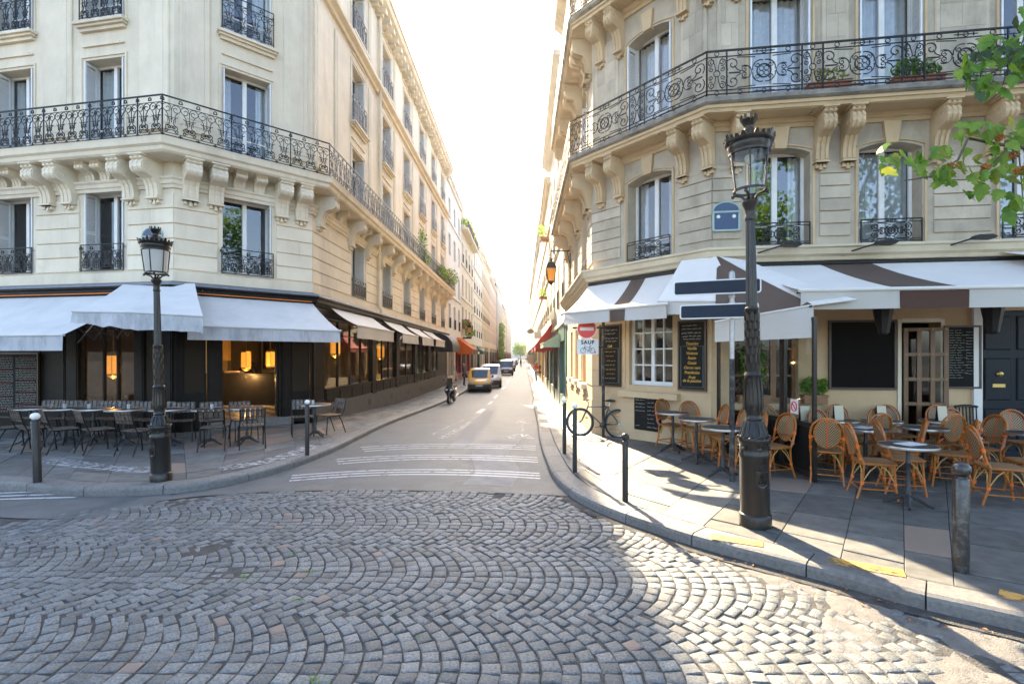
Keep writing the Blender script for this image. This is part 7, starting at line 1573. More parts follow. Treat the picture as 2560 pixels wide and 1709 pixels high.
# loft of cross-sections along y (front at y=0, nose towards -y); each section: y, half widths at heights
def vehicle(label, paint, prof, cat='van', W=0.9, roof=1.8, hood=1.02, L=4.1, bumper='plastic_dark', roofy=1.25, hoody=0.85, wheelr=0.31, door_open=False):
    t = thing('parked_%s' % cat, label, cat)
    # side outline of the body (y, z), front first
    low = 0.24; side = [(0.05, low+0.06), (0.0, 0.5), (0.03, 0.72), (0.12, 0.82), (hoody, hood), (roofy, roof-0.12), (roofy+0.35, roof), (L-0.5, roof-0.02), (L-0.08, roof-0.25), (L, 0.9), (L-0.02, 0.45), (L-0.08, low+0.06)]
    cab = lambda z: W*(1.0-0.02*max(0, 0.5-z)) if z < hood else W*(1.0-0.17*(z-hood)/(roof-hood))
    def nose(y): return 0.86+0.14*sm(y/0.5) if y < 0.5 else (1.0 if y < L-0.5 else 1-0.06*sm((y-L+0.5)/0.5))
    b = MB(); n = len(side); X = [0.0, 0.55, 0.85, 0.97, 1.0]; rows = []
    for f in (-1.0, -0.97, -0.85, -0.5, 0.0, 0.5, 0.85, 0.97, 1.0):
        rr = []
        for y, z in side:
            e = abs(f); dz = -0.05*(e**6) if z > 0.7 else 0.0; dy = (0.16*(e**4)) if y < 0.3 else (-0.08*(e**4) if y > L-0.3 else 0)
            rr.append((f*cab(z)*nose(y), y+dy, z+dz))
        rows.append(rr)
    m = len(rows)
    for rr in rows: b.v += rr
    for i in range(m-1):
        for j in range(n-1): b.f.append((i*n+j, i*n+j+1, (i+1)*n+j+1, (i+1)*n+j))
    b.f.append(tuple(range(n))); b.f.append(tuple((m-1)*n+j for j in range(n))[::-1]); b.f.append(tuple(i*n for i in range(m))[::-1] if False else tuple([i*n for i in range(m)]+[i*n+n-1 for i in range(m)][::-1]))
    body = b.build('body', paint, t, smooth=True, fix=True)
    # windscreen on the slope between hood and roof
    def on(f, y, z, out=0.012): return (f*cab(z)*0.97, y-out, z+out*0.6)
    y0, z0, y1, z1 = hoody+0.03, hood+0.03, roofy-0.03, roof-0.16
    b = MB(); K = 6; vs = []
    for i in range(K+1):
        f = -0.93+1.86*i/K; c = 0.05*(abs(f)**4)
        vs += [(f*cab(z0)*1.0, y0+c-0.014, z0+0.01-c*0.4), (f*cab(z1)*0.97, y1+c-0.014, z1+0.01-c*0.4)]
    b.add(vs, [(2*i, 2*i+2, 2*i+3, 2*i+1) for i in range(K)]); b.build('windscreen', 'car_glass', t, smooth=True)
    for sx in (-1, 1):
        b = MB(); ya = roofy+0.02; x = lambda z: sx*(cab(z)+0.006); zl, zh = hood+0.06, roof-0.3
        b.add([(x(zl), ya-0.22, zl), (x(zl), ya+0.85, zl), (x(zh), ya+0.85, zh), (x(zh), ya+0.1, zh)], [(0, 1, 2, 3)]); b.add([(x(zl), ya+0.95, zl), (x(zl), L-0.55, zl), (x(zh), L-0.65, zh), (x(zh), ya+0.95, zh)], [(0, 1, 2, 3)]); b.build('side_window', 'car_glass', t)
        b = MB(); b.ball((sx*(W+0.11), roofy-0.18, hood+0.14), 0.1, 10, sx=0.9, sy=0.5, sz=1.0); b.tube([(sx*(W-0.02), roofy-0.16, hood+0.06), (sx*(W+0.1), roofy-0.18, hood+0.1)], 0.03, 5); b.build('wing_mirror', 'plastic_dark', t, smooth=True)
        b = MB(); P = [(0.5, 0.66), (0.86, 0.74), (0.88, 0.9), (0.72, 0.93), (0.52, 0.8)]
        b.add([(sx*p*W*0.98, 0.02+0.13*p**4-0.012+(z-0.66)*0.35, z) for p, z in P]+[(sx*p*W*0.98, 0.12+0.13*p**4+(z-0.66)*0.35, z) for p, z in P], [(0, 1, 2, 3, 4)]+[(i, (i+1) % 5, 5+(i+1) % 5, 5+i) for i in range(5)]); b.build('headlight', 'headlight', t, fix=True)
        for y in (0.78, L-0.78):
            b = MB(); b.lathe([(wheelr*0.6, -0.02), (wheelr*0.92, 0.0), (wheelr, 0.03), (wheelr, 0.17), (wheelr*0.9, 0.2)], (sx*(W-0.19), y, wheelr), 20, (sx, 0, 0)); wh = b.build('wheel', 'tyre', t, smooth=True)
            b = MB(); b.lathe([(wheelr*0.62, 0.17), (wheelr*0.55, 0.195), (wheelr*0.2, 0.185), (0.02, 0.19)], (sx*(W-0.19), y, wheelr), 14, (sx, 0, 0)); link('hubcap', b.mesh('hubcap', 'rim_alu', True), wh)
        b = MB(); b.box(sx*(W-0.02) if sx > 0 else sx*(W+0.012), sx*(W+0.012) if sx > 0 else sx*(W-0.02), 1.1, L-0.9, 0.42, 0.56); b.build('side_trim', 'plastic_dark', t)
    b = MB(); K = 10; vs = []
    for i in range(K+1):
        f = -0.98+1.96*i/K; y = 0.15*(abs(f)**4)-0.05
        for z, o in ((0.2, 0.06), (0.26, 0.0), (0.5, -0.02), (0.6, 0.02)): vs.append((f*W*0.97, y+o, z))
    b.add(vs, [(4*i+j, 4*i+4+j, 4*i+5+j, 4*i+1+j) for i in range(K) for j in range(3)]); b.build('bumper', bumper, t, smooth=True, fix=True)
    b = MB(); b.box(-0.42, 0.42, -0.062, -0.02, 0.3, 0.42); b.build('grille', 'plastic_dark', t)
    b = MB(); b.box(-0.26, 0.26, -0.078, -0.063, 0.44, 0.55); b.build('number_plate', 'plate_white', t)
    for sx in (-1, 1): b = MB(); b.tube([(sx*0.35, hoody+0.02, hood+0.03), (sx*0.05, hoody+0.06, hood+0.075)], 0.012, 4); b.build('wiper', 'rubber', t)
    if door_open:
        pl = Plane((-W-0.02, 1.0), (-0.85, 0.5)); b = MB(); b.fb(pl, 0, 0.95, 0.4, 1.15, -0.04, 0.04)
        for a, c, e, f in ((0.0, 0.08, 1.15, 1.75), (0.87, 0.95, 1.15, 1.75), (0.08, 0.87, 1.68, 1.75)): b.fb(pl, a, c, e, f, -0.03, 0.03)
        d_ = b.build('open_door', paint, t); b = MB(); b.fb(pl, 0.08, 0.87, 1.15, 1.68, -0.006, 0.006); b.build('pane', 'car_glass', d_)
    return t
def park(t, u, v, rz=0.0, k=1.0): p = gp(u, v); return place(t, (p.x, p.y, p.z), rz, scale=k)
park(vehicle('small yellow delivery van with black bumper parked facing the camera', 'paint_yellow', None), 1198, 980, R(3), 0.88)
tv = vehicle('white van parked directly behind the yellow van', 'paint_white', None, roof=1.85); place(tv, (-2.5, 37.6, -0.5), R(2), scale=0.95)
td = vehicle('dark grey van with its door swung open, double parked further down', 'paint_dark', None, L=4.8, roof=1.9, door_open=True); place(td, (-2.1, 61, -0.5), R(2), scale=1.0)
for x, y, p, r, l in ((-2.1, 75, 'paint_white', 1.85, 'white van behind the dark grey van'), (-2.3, 92, 'paint_dark', 1.5, 'dark car half way down the street'), (-2.4, 104, 'paint_silver', 1.5, 'silver car parked far down the street'), (-2.3, 122, 'paint_blue', 1.5, 'blue car parked far down the street'), (-2.3, 140, 'paint_white', 1.5, 'farthest white car in the street')):
    place(vehicle(l, p, None, cat='van' if r > 1.7 else 'car', roof=r, hood=0.95), (x, y, -0.5), R(1))
# ---- scooter
def scooter(label, loc, rz):
    t = thing('motor_scooter', label, 'scooter'); r = 0.27
    mat('scooter_black', (0.012, 0.012, 0.013), (0.02, 0.02, 0.021), 6, 0.22, coat=0.6)
    for y in (0.0, 1.35):
        b = MB(); b.tube([(0, y+(r-0.06)*math.cos(a), r+(r-0.06)*math.sin(a)) for a in [2*math.pi*i/24 for i in range(24)]], 0.065, 8, closed=True); w_ = b.build('wheel', 'tyre', t, smooth=True)
        b = MB(); b.lathe([(0.16, -0.04), (0.12, -0.05), (0.12, 0.05), (0.16, 0.04)], (0, y, r), 16, (1, 0, 0)); link('rim', b.mesh('rim', 'rim_alu', True), w_)
    b = MB()
    for sx in (-0.09, 0.09): b.tube([(sx, 0, r), (sx, 0.12, 0.62), (sx*0.8, 0.2, 0.85)], 0.022, 6)
    b.build('fork', 'iron_gloss', t, smooth=True)
    b = MB(); b.tube([(0, -0.2, 0.42), (0, -0.08, 0.56), (0, 0.1, 0.58), (0, 0.24, 0.5)], 0.09, 8, rs=[0.05, 0.085, 0.09, 0.06]); b.build('mudguard', 'scooter_black', t, smooth=True)
    secs = [(-0.02, 0.5, 0.12, 0.62), (0.08, 0.45, 0.26, 0.95), (0.22, 0.38, 0.3, 1.05), (0.36, 0.3, 0.27, 1.0), (0.45, 0.26, 0.22, 0.6), (0.6, 0.24, 0.2, 0.42), (0.8, 0.24, 0.21, 0.45), (0.95, 0.3, 0.22, 0.72), (1.15, 0.36, 0.22, 0.78), (1.45, 0.5, 0.18, 0.8), (1.65, 0.66, 0.1, 0.8)]
    b = MB(); n = 10
    for y, z0, hw, z1 in secs:
        for k in range(n):
            a = 2*math.pi*k/n; b.v.append((hw*math.cos(a)*(0.85 if math.sin(a) > 0.5 else 1), y, (z0+z1)/2+(z1-z0)/2*math.sin(a)))
    for i in range(len(secs)-1):
        for k in range(n): l = (k+1) % n; b.f.append((i*n+k, i*n+l, (i+1)*n+l, (i+1)*n+k))
    b.f.append(tuple(range(n))); b.f.append(tuple((len(secs)-1)*n+k for k in range(n))[::-1]); b.build('fairing', 'scooter_black', t, smooth=True, fix=True)
    for sx in (-1, 1):
        b = MB(); b.ball((sx*0.13, 0.015, 0.76), 0.075, 10, sx=1.0, sy=0.5, sz=0.75); b.build('headlight', 'headlight', t, smooth=True)
        b = MB(); b.tube([(sx*0.1, 0.22, 1.05), (sx*0.24, 0.26, 1.1), (sx*0.36, 0.34, 1.08)], 0.017, 6); b.build('handlebar', 'rubber', t); b = MB(); b.tube([(sx*0.2, 0.25, 1.1), (sx*0.3, 0.22, 1.28)], 0.009, 4); b.ball((sx*0.34, 0.22, 1.3), 0.06, 8, sy=0.35, sz=0.7); b.build('mirror', 'plastic_dark', t)
    b = MB(); b.hexa([(-0.2, 0.1, 0.98), (0.2, 0.1, 0.98), (0.2, 0.12, 0.98), (-0.2, 0.12, 0.98), (-0.13, 0.28, 1.38), (0.13, 0.28, 1.38), (0.13, 0.3, 1.38), (-0.13, 0.3, 1.38)]); b.build('windshield', 'car_glass', t)
    b = MB(); b.tube([(0, 0.75, 0.76), (0, 0.95, 0.8), (0, 1.15, 0.84), (0, 1.5, 0.9), (0, 1.65, 0.88)], 0.15, 8, rs=[0.1, 0.15, 0.15, 0.14, 0.08]); b.build('seat', 'rubber', t, smooth=True)
    b = MB(); b.box(-0.09, 0.09, -0.06, -0.045, 0.6, 0.64); b.build('grille', 'plastic_dark', t); b = MB(); b.tube([(-0.14, 0.7, 0.24), (-0.3, 0.72, 0.02)], 0.012, 5); b.build('kickstand', 'iron', t)
    b = MB(); b.tube([(0.17, 0.9, 0.28), (0.19, 1.2, 0.33), (0.2, 1.6, 0.42)], 0.06, 8, rs=[0.03, 0.06, 0.055]); b.build('exhaust', 'rim_alu', t, smooth=True)
    return place(t, loc, rz, scale=0.92)
p = gp(1122, 1009); scooter('black maxi scooter parked at the left kerb facing the camera', (p.x, p.y, p.z), R(-4))
# ---- ladder leaning on a shopfront
t = thing('ladder', 'aluminium ladder leaning on the shopfront beside the black canopy', 'ladder', (-5.5, 39.0, -0.38)); y0 = 40.2
for dy in (0, 0.42): b = MB(); b.bar((-5.15, y0+dy, -0.38), (-5.9, y0+dy, 2.1), 0.06); b.build('rail', 'galvanised', t)
for i in range(8): f = (i+0.6)/8.4; b = MB(); b.bar((-5.15-0.75*f, y0, -0.38+2.48*f), (-5.15-0.75*f, y0+0.42, -0.38+2.48*f), 0.03); b.build('rung', 'galvanised', t)
# ---- people
def skin_mesh(name, joints, edges, mat_, parent, sub=2):
    me = bpy.data.meshes.new(name); me.from_pydata([j[:3] for j in joints], edges, []); o = bpy.data.objects.new(name, me); COL.objects.link(o)
    md = o.modifiers.new('s', 'SKIN'); me.skin_vertices[0].data[0].use_root = True
    for i, j in enumerate(joints): r = j[3]; me.skin_vertices[0].data[i].radius = (r if not isinstance(r, tuple) else r[0], r if not isinstance(r, tuple) else r[1])
    s = o.modifiers.new('d', 'SUBSURF'); s.levels = sub; s.render_levels = sub
    dg = bpy.context.evaluated_depsgraph_get(); m2 = bpy.data.meshes.new_from_object(o.evaluated_get(dg)); bpy.data.objects.remove(o); bpy.data.meshes.remove(me)
    m2.materials.clear(); m2.materials.append(MAT[mat_]); m2.polygons.foreach_set('use_smooth', [True]*len(m2.polygons)); m2.name = name
    return link(name, m2, parent)
mat('skin', (0.45, 0.26, 0.18), (0.4, 0.23, 0.16), 5, 0.6); mat('hair_dark', (0.02, 0.014, 0.01), None, 20, 0.6); mat('hair_grey', (0.35, 0.33, 0.3), None, 20, 0.7)
for nm, c in (('red', (0.65, 0.03, 0.02)), ('jeans', (0.2, 0.28, 0.4)), ('black', (0.02, 0.02, 0.022)), ('navy', (0.03, 0.04, 0.08)), ('greygreen', (0.14, 0.15, 0.13)), ('white', (0.7, 0.68, 0.65)), ('grey', (0.25, 0.25, 0.26)), ('pink', (0.6, 0.35, 0.35))): mat('cloth_'+nm, c, None, 8, 0.85)
def person(label, loc, rz, top, bottom, hair='hair_dark', stride=0.16, h=1.0, arm=0.1, bag=None, longhair=False, sleeves=True, seated=False):
    t = thing('person', label, 'person'); s = stride
    lf, rf = (0.09, -s, 0.05), (-0.09, s, 0.05)
    J = [(0, 0, 0.95, (0.15, 0.1)), (0.09, 0, 0.88, 0.09), (-0.09, 0, 0.88, 0.09), (0.09, -s*0.55-0.03, 0.5, 0.065), (-0.09, s*0.35-0.05, 0.5, 0.065), (*lf[:2], 0.09, 0.045), (*rf[:2], 0.12, 0.045), (0.09, lf[1]-0.13, 0.035, 0.035), (-0.09, rf[1]-0.12, 0.06, 0.035)]
    skin_mesh('legs', J, [(0, 1), (0, 2), (1, 3), (2, 4), (3, 5), (4, 6), (5, 7), (6, 8)], bottom, t)
    T = [(0, 0, 0.98, (0.155, 0.11)), (0, 0, 1.15, (0.15, 0.1)), (0, 0.01, 1.33, (0.18, 0.11)), (0, 0.015, 1.44, (0.09, 0.07))]
    E_ = [(0, 1), (1, 2), (2, 3)]; H = []
    for sx, sw in ((1, arm), (-1, -arm)):
        k = len(T); T += [(sx*0.19, 0.01, 1.39, 0.065), (sx*0.24, sw*0.4, 1.13, 0.05), (sx*0.23, -abs(arm)*0.6-sw*0.8, 0.9, 0.04)]; E_ += [(2, k), (k, k+1), (k+1, k+2)]; H.append((sx*0.23, -abs(arm)*0.6-sw*0.8, 0.9))
    body = skin_mesh('body', T, E_, top, t)
    skin_mesh('head', [(0, 0.015, 1.44, 0.055), (0, 0.0, 1.52, 0.055), (0, -0.01, 1.6, (0.078, 0.09)), (0, 0.0, 1.69, (0.075, 0.09))], [(0, 1), (1, 2), (2, 3)], 'skin', t)
    b = MB(); b.ball((0, 0.025, 1.665), 0.103, 12, sx=0.93, sz=1.0, sy=1.02)
    if longhair: b.ball((0, 0.06, 1.55), 0.1, 10, sz=1.3)
    b.build('hair', hair, t, smooth=True)
    b = MB(); b.tube([(0, -0.085, 1.63), (0, -0.112, 1.595), (0, -0.09, 1.585)], 0.014, 5)
    for sx in (-1, 1): b.ball((sx*0.085, 0.01, 1.61), 0.022, 6, sx=0.5)
    b.build('face', 'skin', t, smooth=True)
    for hx, hy, hz in H:
        b = MB(); b.tube([(hx, hy, hz+0.01), (hx, hy-0.01, hz-0.05), (hx, hy-0.02, hz-0.09)], 0.03, 6, rs=[0.026, 0.036, 0.03])
        for i in range(4): b.tube([(hx, hy-0.035+0.018*i, hz-0.085), (hx, hy-0.045+0.018*i, hz-0.14), (hx-0.01, hy-0.045+0.018*i, hz-0.165+0.008*abs(i-1.5))], 0.008, 4)
        b.tube([(hx, hy-0.035, hz-0.03), (hx-0.005, hy-0.065, hz-0.07), (hx-0.008, hy-0.07, hz-0.1)], 0.009, 4); b.build('hand', 'skin', t, smooth=True)
    if bag:
        b = MB(); b.prism(roundrect(0.17, 0.14, 0.05), (0.3, -0.06, 0.85), (0, 1, 0), (0, 0, 1), (1, 0, 0), 0.1); b.tube([(0.35, -0.16, 0.96), (0.22, 0.0, 1.42), (0.35, 0.06, 0.96)], 0.012, 4); b.build('bag', bag, t, fix=True)
    return place(t, loc, rz, scale=h)
def walker(u, v, up, *a, **k): p = gp(u, v, up); return p
p = gp(1341, 953, 0.12); person('person in a red top and blue jeans walking on the sunny pavement', tuple(p), R(-20), 'cloth_red', 'cloth_jeans', h=1.0, bag='cloth_black', longhair=True)
person('person in black walking just behind the one in red', (p.x+0.55, p.y+1.6, p.z), R(170), 'cloth_black', 'cloth_black')
p = gp(1160, 965, 0.12); person('person in a grey shirt and black trousers standing beside the ladder', tuple(p), R(100), 'cloth_greygreen', 'cloth_black', hair='hair_grey', stride=0.05, h=0.98, bag='cloth_black')
p = gp(1302, 918); person('person in a dark jacket crossing the road far down', tuple(p), R(30), 'cloth_black', 'cloth_black', h=1.0)
p = gp(1321, 918, 0.1); person('person in grey and green walking on the far right pavement', tuple(p), R(10), 'cloth_grey', 'cloth_greygreen')
p = gp(1310, 909); person('person in a white top far down the street', tuple(p), R(-10), 'cloth_white', 'cloth_jeans')
p = gp(1315, 906); person('person in navy far down the street', tuple(p), R(170), 'cloth_navy', 'cloth_black')
p = gp(1296, 904); person('person in pink far down the middle of the street', tuple(p), R(0), 'cloth_pink', 'cloth_black')
# bartender silhouette inside the cafe
person('person in black behind the bar inside the cafe doorway', (-9.75, 17.75, 0.27), R(15), 'cloth_black', 'cloth_black', stride=0.02, arm=0.25)
person('seated dark figure seen through the left shop window', (-10.6, 14.3, 0.0), R(-30), 'cloth_black', 'cloth_black', stride=0.05)
# ================================================================ plants
def leafmat(name, c, c2, tr=0.35): mat(name, c, c2, 7, 0.5, trans=tr, contrast=1.5)
leafmat('leaf_mid', (0.16, 0.31, 0.03), (0.08, 0.2, 0.02), 0.5); leafmat('leaf_bright', (0.24, 0.36, 0.04), (0.12, 0.25, 0.02), 0.5); leafmat('leaf_dark', (0.035, 0.08, 0.015), (0.015, 0.04, 0.01), 0.25); leafmat('leaf_yellow', (0.4, 0.36, 0.04), (0.2, 0.26, 0.03), 0.5)
mat('bark', (0.13, 0.1, 0.075), (0.07, 0.055, 0.04), 9, 0.9, 0.4, 30); mat('petal_pink', (0.6, 0.12, 0.2), None, 9, 0.7); mat('terracotta', (0.35, 0.11, 0.05), (0.28, 0.09, 0.04), 6, 0.8); mat('seed_orange', (0.4, 0.16, 0.02), (0.28, 0.1, 0.015), 40, 0.8)
prg = random.Random(31)
def leaf_cloud(b, c, rx, ry, rz, n, size, rg=prg):
    c = Vector(c)
    for i in range(n):
        while True:
            q = Vector((rg.uniform(-1, 1), rg.uniform(-1, 1), rg.uniform(-1, 1)))
            if q.length < 1: break
        p = c+Vector((q.x*rx, q.y*ry, q.z*rz)); s = size*rg.uniform(0.6, 1.3)
        a = Vector((rg.gauss(0, 1), rg.gauss(0, 1), rg.gauss(0, 0.6))).normalized(); d = a.orthogonal().normalized(); d = (Matrix.Rotation(rg.uniform(0, 6.28), 3, a) @ d)
        e = a.cross(d); b.add([p-d*s*0.5, p+e*s*0.32, p+d*s*0.6, p-e*s*0.32], [(0, 1, 2, 3)])
def plant(name, label, cat, base, clouds, m='leaf_mid', pot=None, flowers=None, group=None, parent=None):
    t = thing(name, label, cat, tuple(base), group=group); b = MB()
    for c, rx, ry, rz, n, s in clouds: leaf_cloud(b, c, rx, ry, rz, n, s)
    b.build('foliage', m, t)
    if pot: pot(t)
    if flowers:
        b = MB()
        for c, rx, ry, rz, n, s in flowers: leaf_cloud(b, c, rx, ry, rz, n, s)
        b.build('blossom', 'petal_pink', t)
    return t
def boxpot(pl, s0, s1, z0, z1, n0, n1, m='terracotta'):
    def f(t): b = MB(); b.fb(pl, s0, s1, z0, z1, n0, n1); b.fb(pl, s0-0.015, s1+0.015, z1-0.03, z1+0.004, n0-0.015, n1+0.015); b.build('trough', m, t)
    return f
# balcony troughs on the grey house
for s0, s1, lab, n in ((1.55, 2.25, 'terracotta trough of dry plants on the grey house balcony', 120), (2.95, 3.75, 'wide trough of leafy plants on the grey house balcony', 420)):
    c = Q3.p((s0+s1)/2, 6.9, 0.38); plant('plant_trough', lab, 'planter', Q3.p((s0+s1)/2, 6.63, 0.38), [(c+Vector((0, 0, 0.05)), (s1-s0)*0.55, 0.13, 0.13 if n < 200 else 0.22, n, 0.07)], 'leaf_mid' if n > 200 else 'leaf_yellow', boxpot(Q3, s0, s1, 6.635, 6.8, 0.3, 0.47))
# plants trained on the long left balcony
c = PC.p(13.5, 7.6, 0.45); plant('balcony_shrub', 'tall thin shrub on the long left balcony', 'plant', PC.p(13.5, 6.96, 0.4), [(PC.p(13.5, 8.1, 0.45), 0.3, 0.6, 0.9, 160, 0.13), (PC.p(13.8, 7.3, 0.5), 0.35, 0.9, 0.4, 180, 0.12)], 'leaf_bright', boxpot(PC, 13.1, 13.9, 6.96, 7.2, 0.2, 0.5))
plant('balcony_shrub', 'bushy creeper spilling over the far end of the left balcony', 'plant', PC.p(21, 6.96, 0.4), [(PC.p(19.5, 7.5, 0.6), 0.35, 2.0, 0.45, 420, 0.12), (PC.p(23, 7.8, 0.7), 0.5, 1.6, 0.6, 360, 0.13)], 'leaf_bright', boxpot(PC, 18.5, 23.5, 6.96, 7.2, 0.2, 0.5), [(PC.p(20.5, 7.7, 0.7), 0.35, 2.5, 0.4, 60, 0.09)])
pl3 = Plane((LX, 48.6), (0, 1))
b = MB(); b.fb(pl3, 0.0, 11.6, 14.2, 14.4, 0, 0.7); 
tb = thing('roof_terrace', 'roof balcony with iron rail high on the cream house', 'balcony', tuple(pl3.p(6, 14.2, 0))); b.build('slab', 'wall_cream', tb)
b = MB()
for i in range(60): b.tube([pl3.p(0.1+0.193*i, 14.4, 0.65), pl3.p(0.1+0.193*i, 15.3, 0.65)], 0.015, 4, cap=False)
b.tube([pl3.p(0, 15.3, 0.65), pl3.p(11.6, 15.3, 0.65)], 0.025, 4); b.build('railing', 'iron', tb)
plant('roof_garden', 'lush green shrubs on the roof balcony of the cream house', 'plant', pl3.p(8, 14.41, 0.3), [(pl3.p(3+1.7*i, 15.4+0.5*math.sin(i*2), 0.2), 0.6, 1.1, 0.9, 260, 0.2) for i in range(6)], 'leaf_bright', boxpot(pl3, 1.5, 11.4, 14.41, 14.8, 0.0, 0.5))
for s, z, lab in ((1.2, 4.75, 'pink flower box on the first floor of the cream house'), (3.6, 4.75, 'second flower box on the first floor of the cream house')):
    plant('flower_box', lab, 'flower box', pl3.p(s, z-0.2, 0.2), [(pl3.p(s, z+0.35, 0.3), 0.35, 0.7, 0.4, 220, 0.14)], 'leaf_bright', boxpot(pl3, s-0.6, s+0.6, z-0.15, z+0.1, 0.05, 0.35), [(pl3.p(s, z+0.6, 0.35), 0.35, 0.6, 0.25, 60, 0.12)], group='flower boxes on the cream house')
plant('hanging_plant', 'round green plant above the orange awning', 'plant', (-5.6, 50.2, 3.6), [((-5.4, 50.4, 4.2), 0.5, 0.6, 0.5, 260, 0.16)], 'leaf_bright', lambda t: MB().box(-6.05, -5.2, 50.2, 50.6, 3.62, 3.78).build('trough', 'iron', t))
plant('wall_ivy', 'tall mass of green ivy climbing a far house front', 'ivy', (-5.75, 116, -0.5), [((-5.2, 115+i*0.8, 1.2+1.25*i), 0.9, 2.0, 1.1, 300, 0.3) for i in range(7)], 'leaf_bright')
plant('window_plant', 'small green plant on a right hand window ledge', 'plant', (1.6, 36, 5.2), [((1.4, 36, 6.4), 0.3, 0.5, 0.35, 90, 0.14)], 'leaf_bright', lambda t: MB().box(1.15, 1.68, 35.6, 36.4, 6.0, 6.15).build('trough', 'terracotta', t))
plant('window_plant', 'leafy plant high on the right hand houses', 'plant', (1.6, 33, 9.0), [((1.3, 33, 10.1), 0.35, 0.7, 0.5, 160, 0.15)], 'leaf_bright', lambda t: MB().box(1.1, 1.68, 32.6, 33.4, 9.5, 9.7).build('trough', 'terracotta', t))
plant('street_tree', 'hazy green tree at the end of the street', 'tree', (-1.5, 262, -0.5), [((-3+2.2*i, 262, 5+math.sin(i*3)), 3, 2, 3.5, 420, 0.7) for i in range(4)], 'leaf_mid', lambda t: MB().tube([(-1.5, 262, -0.6), (-1.5, 262, 5)], 0.2, 6).build('trunk', 'bark', t))
# plant box by the terrace window and ivy behind the glass
plant('plant_box', 'green leafy plant in a timber box left of the black board', 'planter', Q3.p(1.78, 1.06, 0.1), [(Q3.p(1.78, 1.38, 0.12), 0.26, 0.12, 0.17, 200, 0.1)], 'leaf_mid', boxpot(Q3, 1.58, 1.98, 1.055, 1.22, 0.03, 0.2, 'warm_wood'))
plant('green_wall', 'dense green plants behind the glass screen', 'plant', Q3.p(0.75, 1.06, 0.1), [(Q3.p(0.72, 1.75, 0.1), 0.26, 0.08, 0.62, 420, 0.09)], 'leaf_mid', boxpot(Q3, 0.45, 1.0, 1.055, 1.2, 0.03, 0.2, 'warm_wood'))
# ---- lime tree standing out of frame on the right; two leafy branches reach into the picture
def vine_leaf(s):                                # lobed leaf outline, folded along the midrib
    P = [(0, -0.1), (0.28, -0.16), (0.48, 0.08), (0.36, 0.22), (0.5, 0.42), (0.26, 0.5), (0.2, 0.72), (0, 1.0)]
    vs = [(0, -0.1, 0), (0, 0.3, 0.03), (0, 1.0, -0.08)]; b = MB()
    R_ = [(x*s, y*s, -abs(x)*0.22*s) for x, y in P]; L_ = [(-x, y, z) for x, y, z in R_]; mid = [(0, y*s, 0.0) for x, y in P]
    b.add(R_+mid, [(8+i, i, i+1, 8+i+1) for i in range(7)]); b.add(L_+mid, [(i, 8+i, 8+i+1, i+1) for i in range(7)]); return b
LM = [[vine_leaf(1.0).mesh('leaf', m, True) for m in ('leaf_mid', 'leaf_bright', 'leaf_yellow', 'leaf_dark')]][0]
tr = thing('lime_tree', 'lime tree with yellowing leaves reaching in at the right edge', 'tree', (7.6, 3.6, 0.1))
trunk = [(7.6, 3.6, 0.0), (7.55, 3.62, 1.5), (7.5, 3.7, 3.2), (7.6, 3.9, 5.2)]
b = MB(); b.tube([Vector(q) for q in trunk], 0.16, 10, rs=[0.2, 0.16, 0.14, 0.1]); tk = b.build('trunk', 'bark', tr, smooth=True)
D0 = 4.6
def br(pts): return [at(u, v, d) for u, v, d in pts]
branches = [([Vector((7.5, 3.75, 3.6))]+br([(2640, 470, 4.9), (2560, 330+40, 4.8), (2480, 358, 4.75), (2420, 345, 4.7), (2395, 400, 4.68), (2330, 440, 4.65), (2262, 452, 4.62)]), 0.022), ([Vector((7.55, 3.8, 4.3))]+br([(2640, 60, 4.9), (2560, 120, 4.85), (2500, 170, 4.8), (2450, 200, 4.75), (2410, 205, 4.7)]), 0.02),
            (br([(2520, 372, 4.78), (2470, 420, 4.72), (2430, 450, 4.7)]), 0.008), (br([(2545, 355, 4.8), (2555, 470, 4.75), (2560, 560, 4.72)]), 0.008), (br([(2530, 145, 4.82), (2500, 230, 4.78), (2460, 262, 4.75)]), 0.008)]
for pts, r in branches:
    b = MB(); n = len(pts); b.tube(pts, r, 6, rs=[r*(1-0.75*i/(n-1)) for i in range(n)]); b.build('branch', 'bark', tr, smooth=True)
lrg = random.Random(77)
def leaf(u, v, d, size, mi, hang=None):
    o = bpy.data.objects.new('leaf', LM[mi]); COL.objects.link(o); o.parent = tr; o.matrix_parent_inverse = BASIS[tr.name].inverted()
    o.location = at(u, v, d); o.scale = (size,)*3; o.rotation_euler = (R(-70)+lrg.uniform(-0.6, 0.6), lrg.uniform(-0.5, 0.5), R(180)+lrg.uniform(-1.2, 1.2)); return o
spots = [(2262, 425, 60, 40, 14), (2330, 430, 60, 50, 16), (2400, 440, 55, 60, 18), (2470, 470, 60, 60, 20), (2530, 430, 50, 60, 18), (2440, 350, 50, 30, 12), (2520, 350, 50, 40, 16), (2560, 540, 45, 45, 12), (2550, 110, 40, 60, 20), (2500, 150, 45, 45, 20), (2440, 185, 40, 30, 14), (2470, 240, 45, 30, 16), (2545, 200, 40, 50, 16), (2420, 205, 25, 20, 6), (2600, 380, 50, 120, 24), (2600, 120, 50, 120, 24)]
for u, v, du, dv, n in spots:
    for i in range(n):
        up = v < 300; leaf(u+lrg.uniform(-du, du), v+lrg.uniform(-dv, dv)*0.75-30, lrg.uniform(4.55, 4.95), lrg.uniform(0.085, 0.145), lrg.choice((3, 0, 0, 0, 1, 0) if up else (0, 1, 1, 2, 0, 1, 1)))
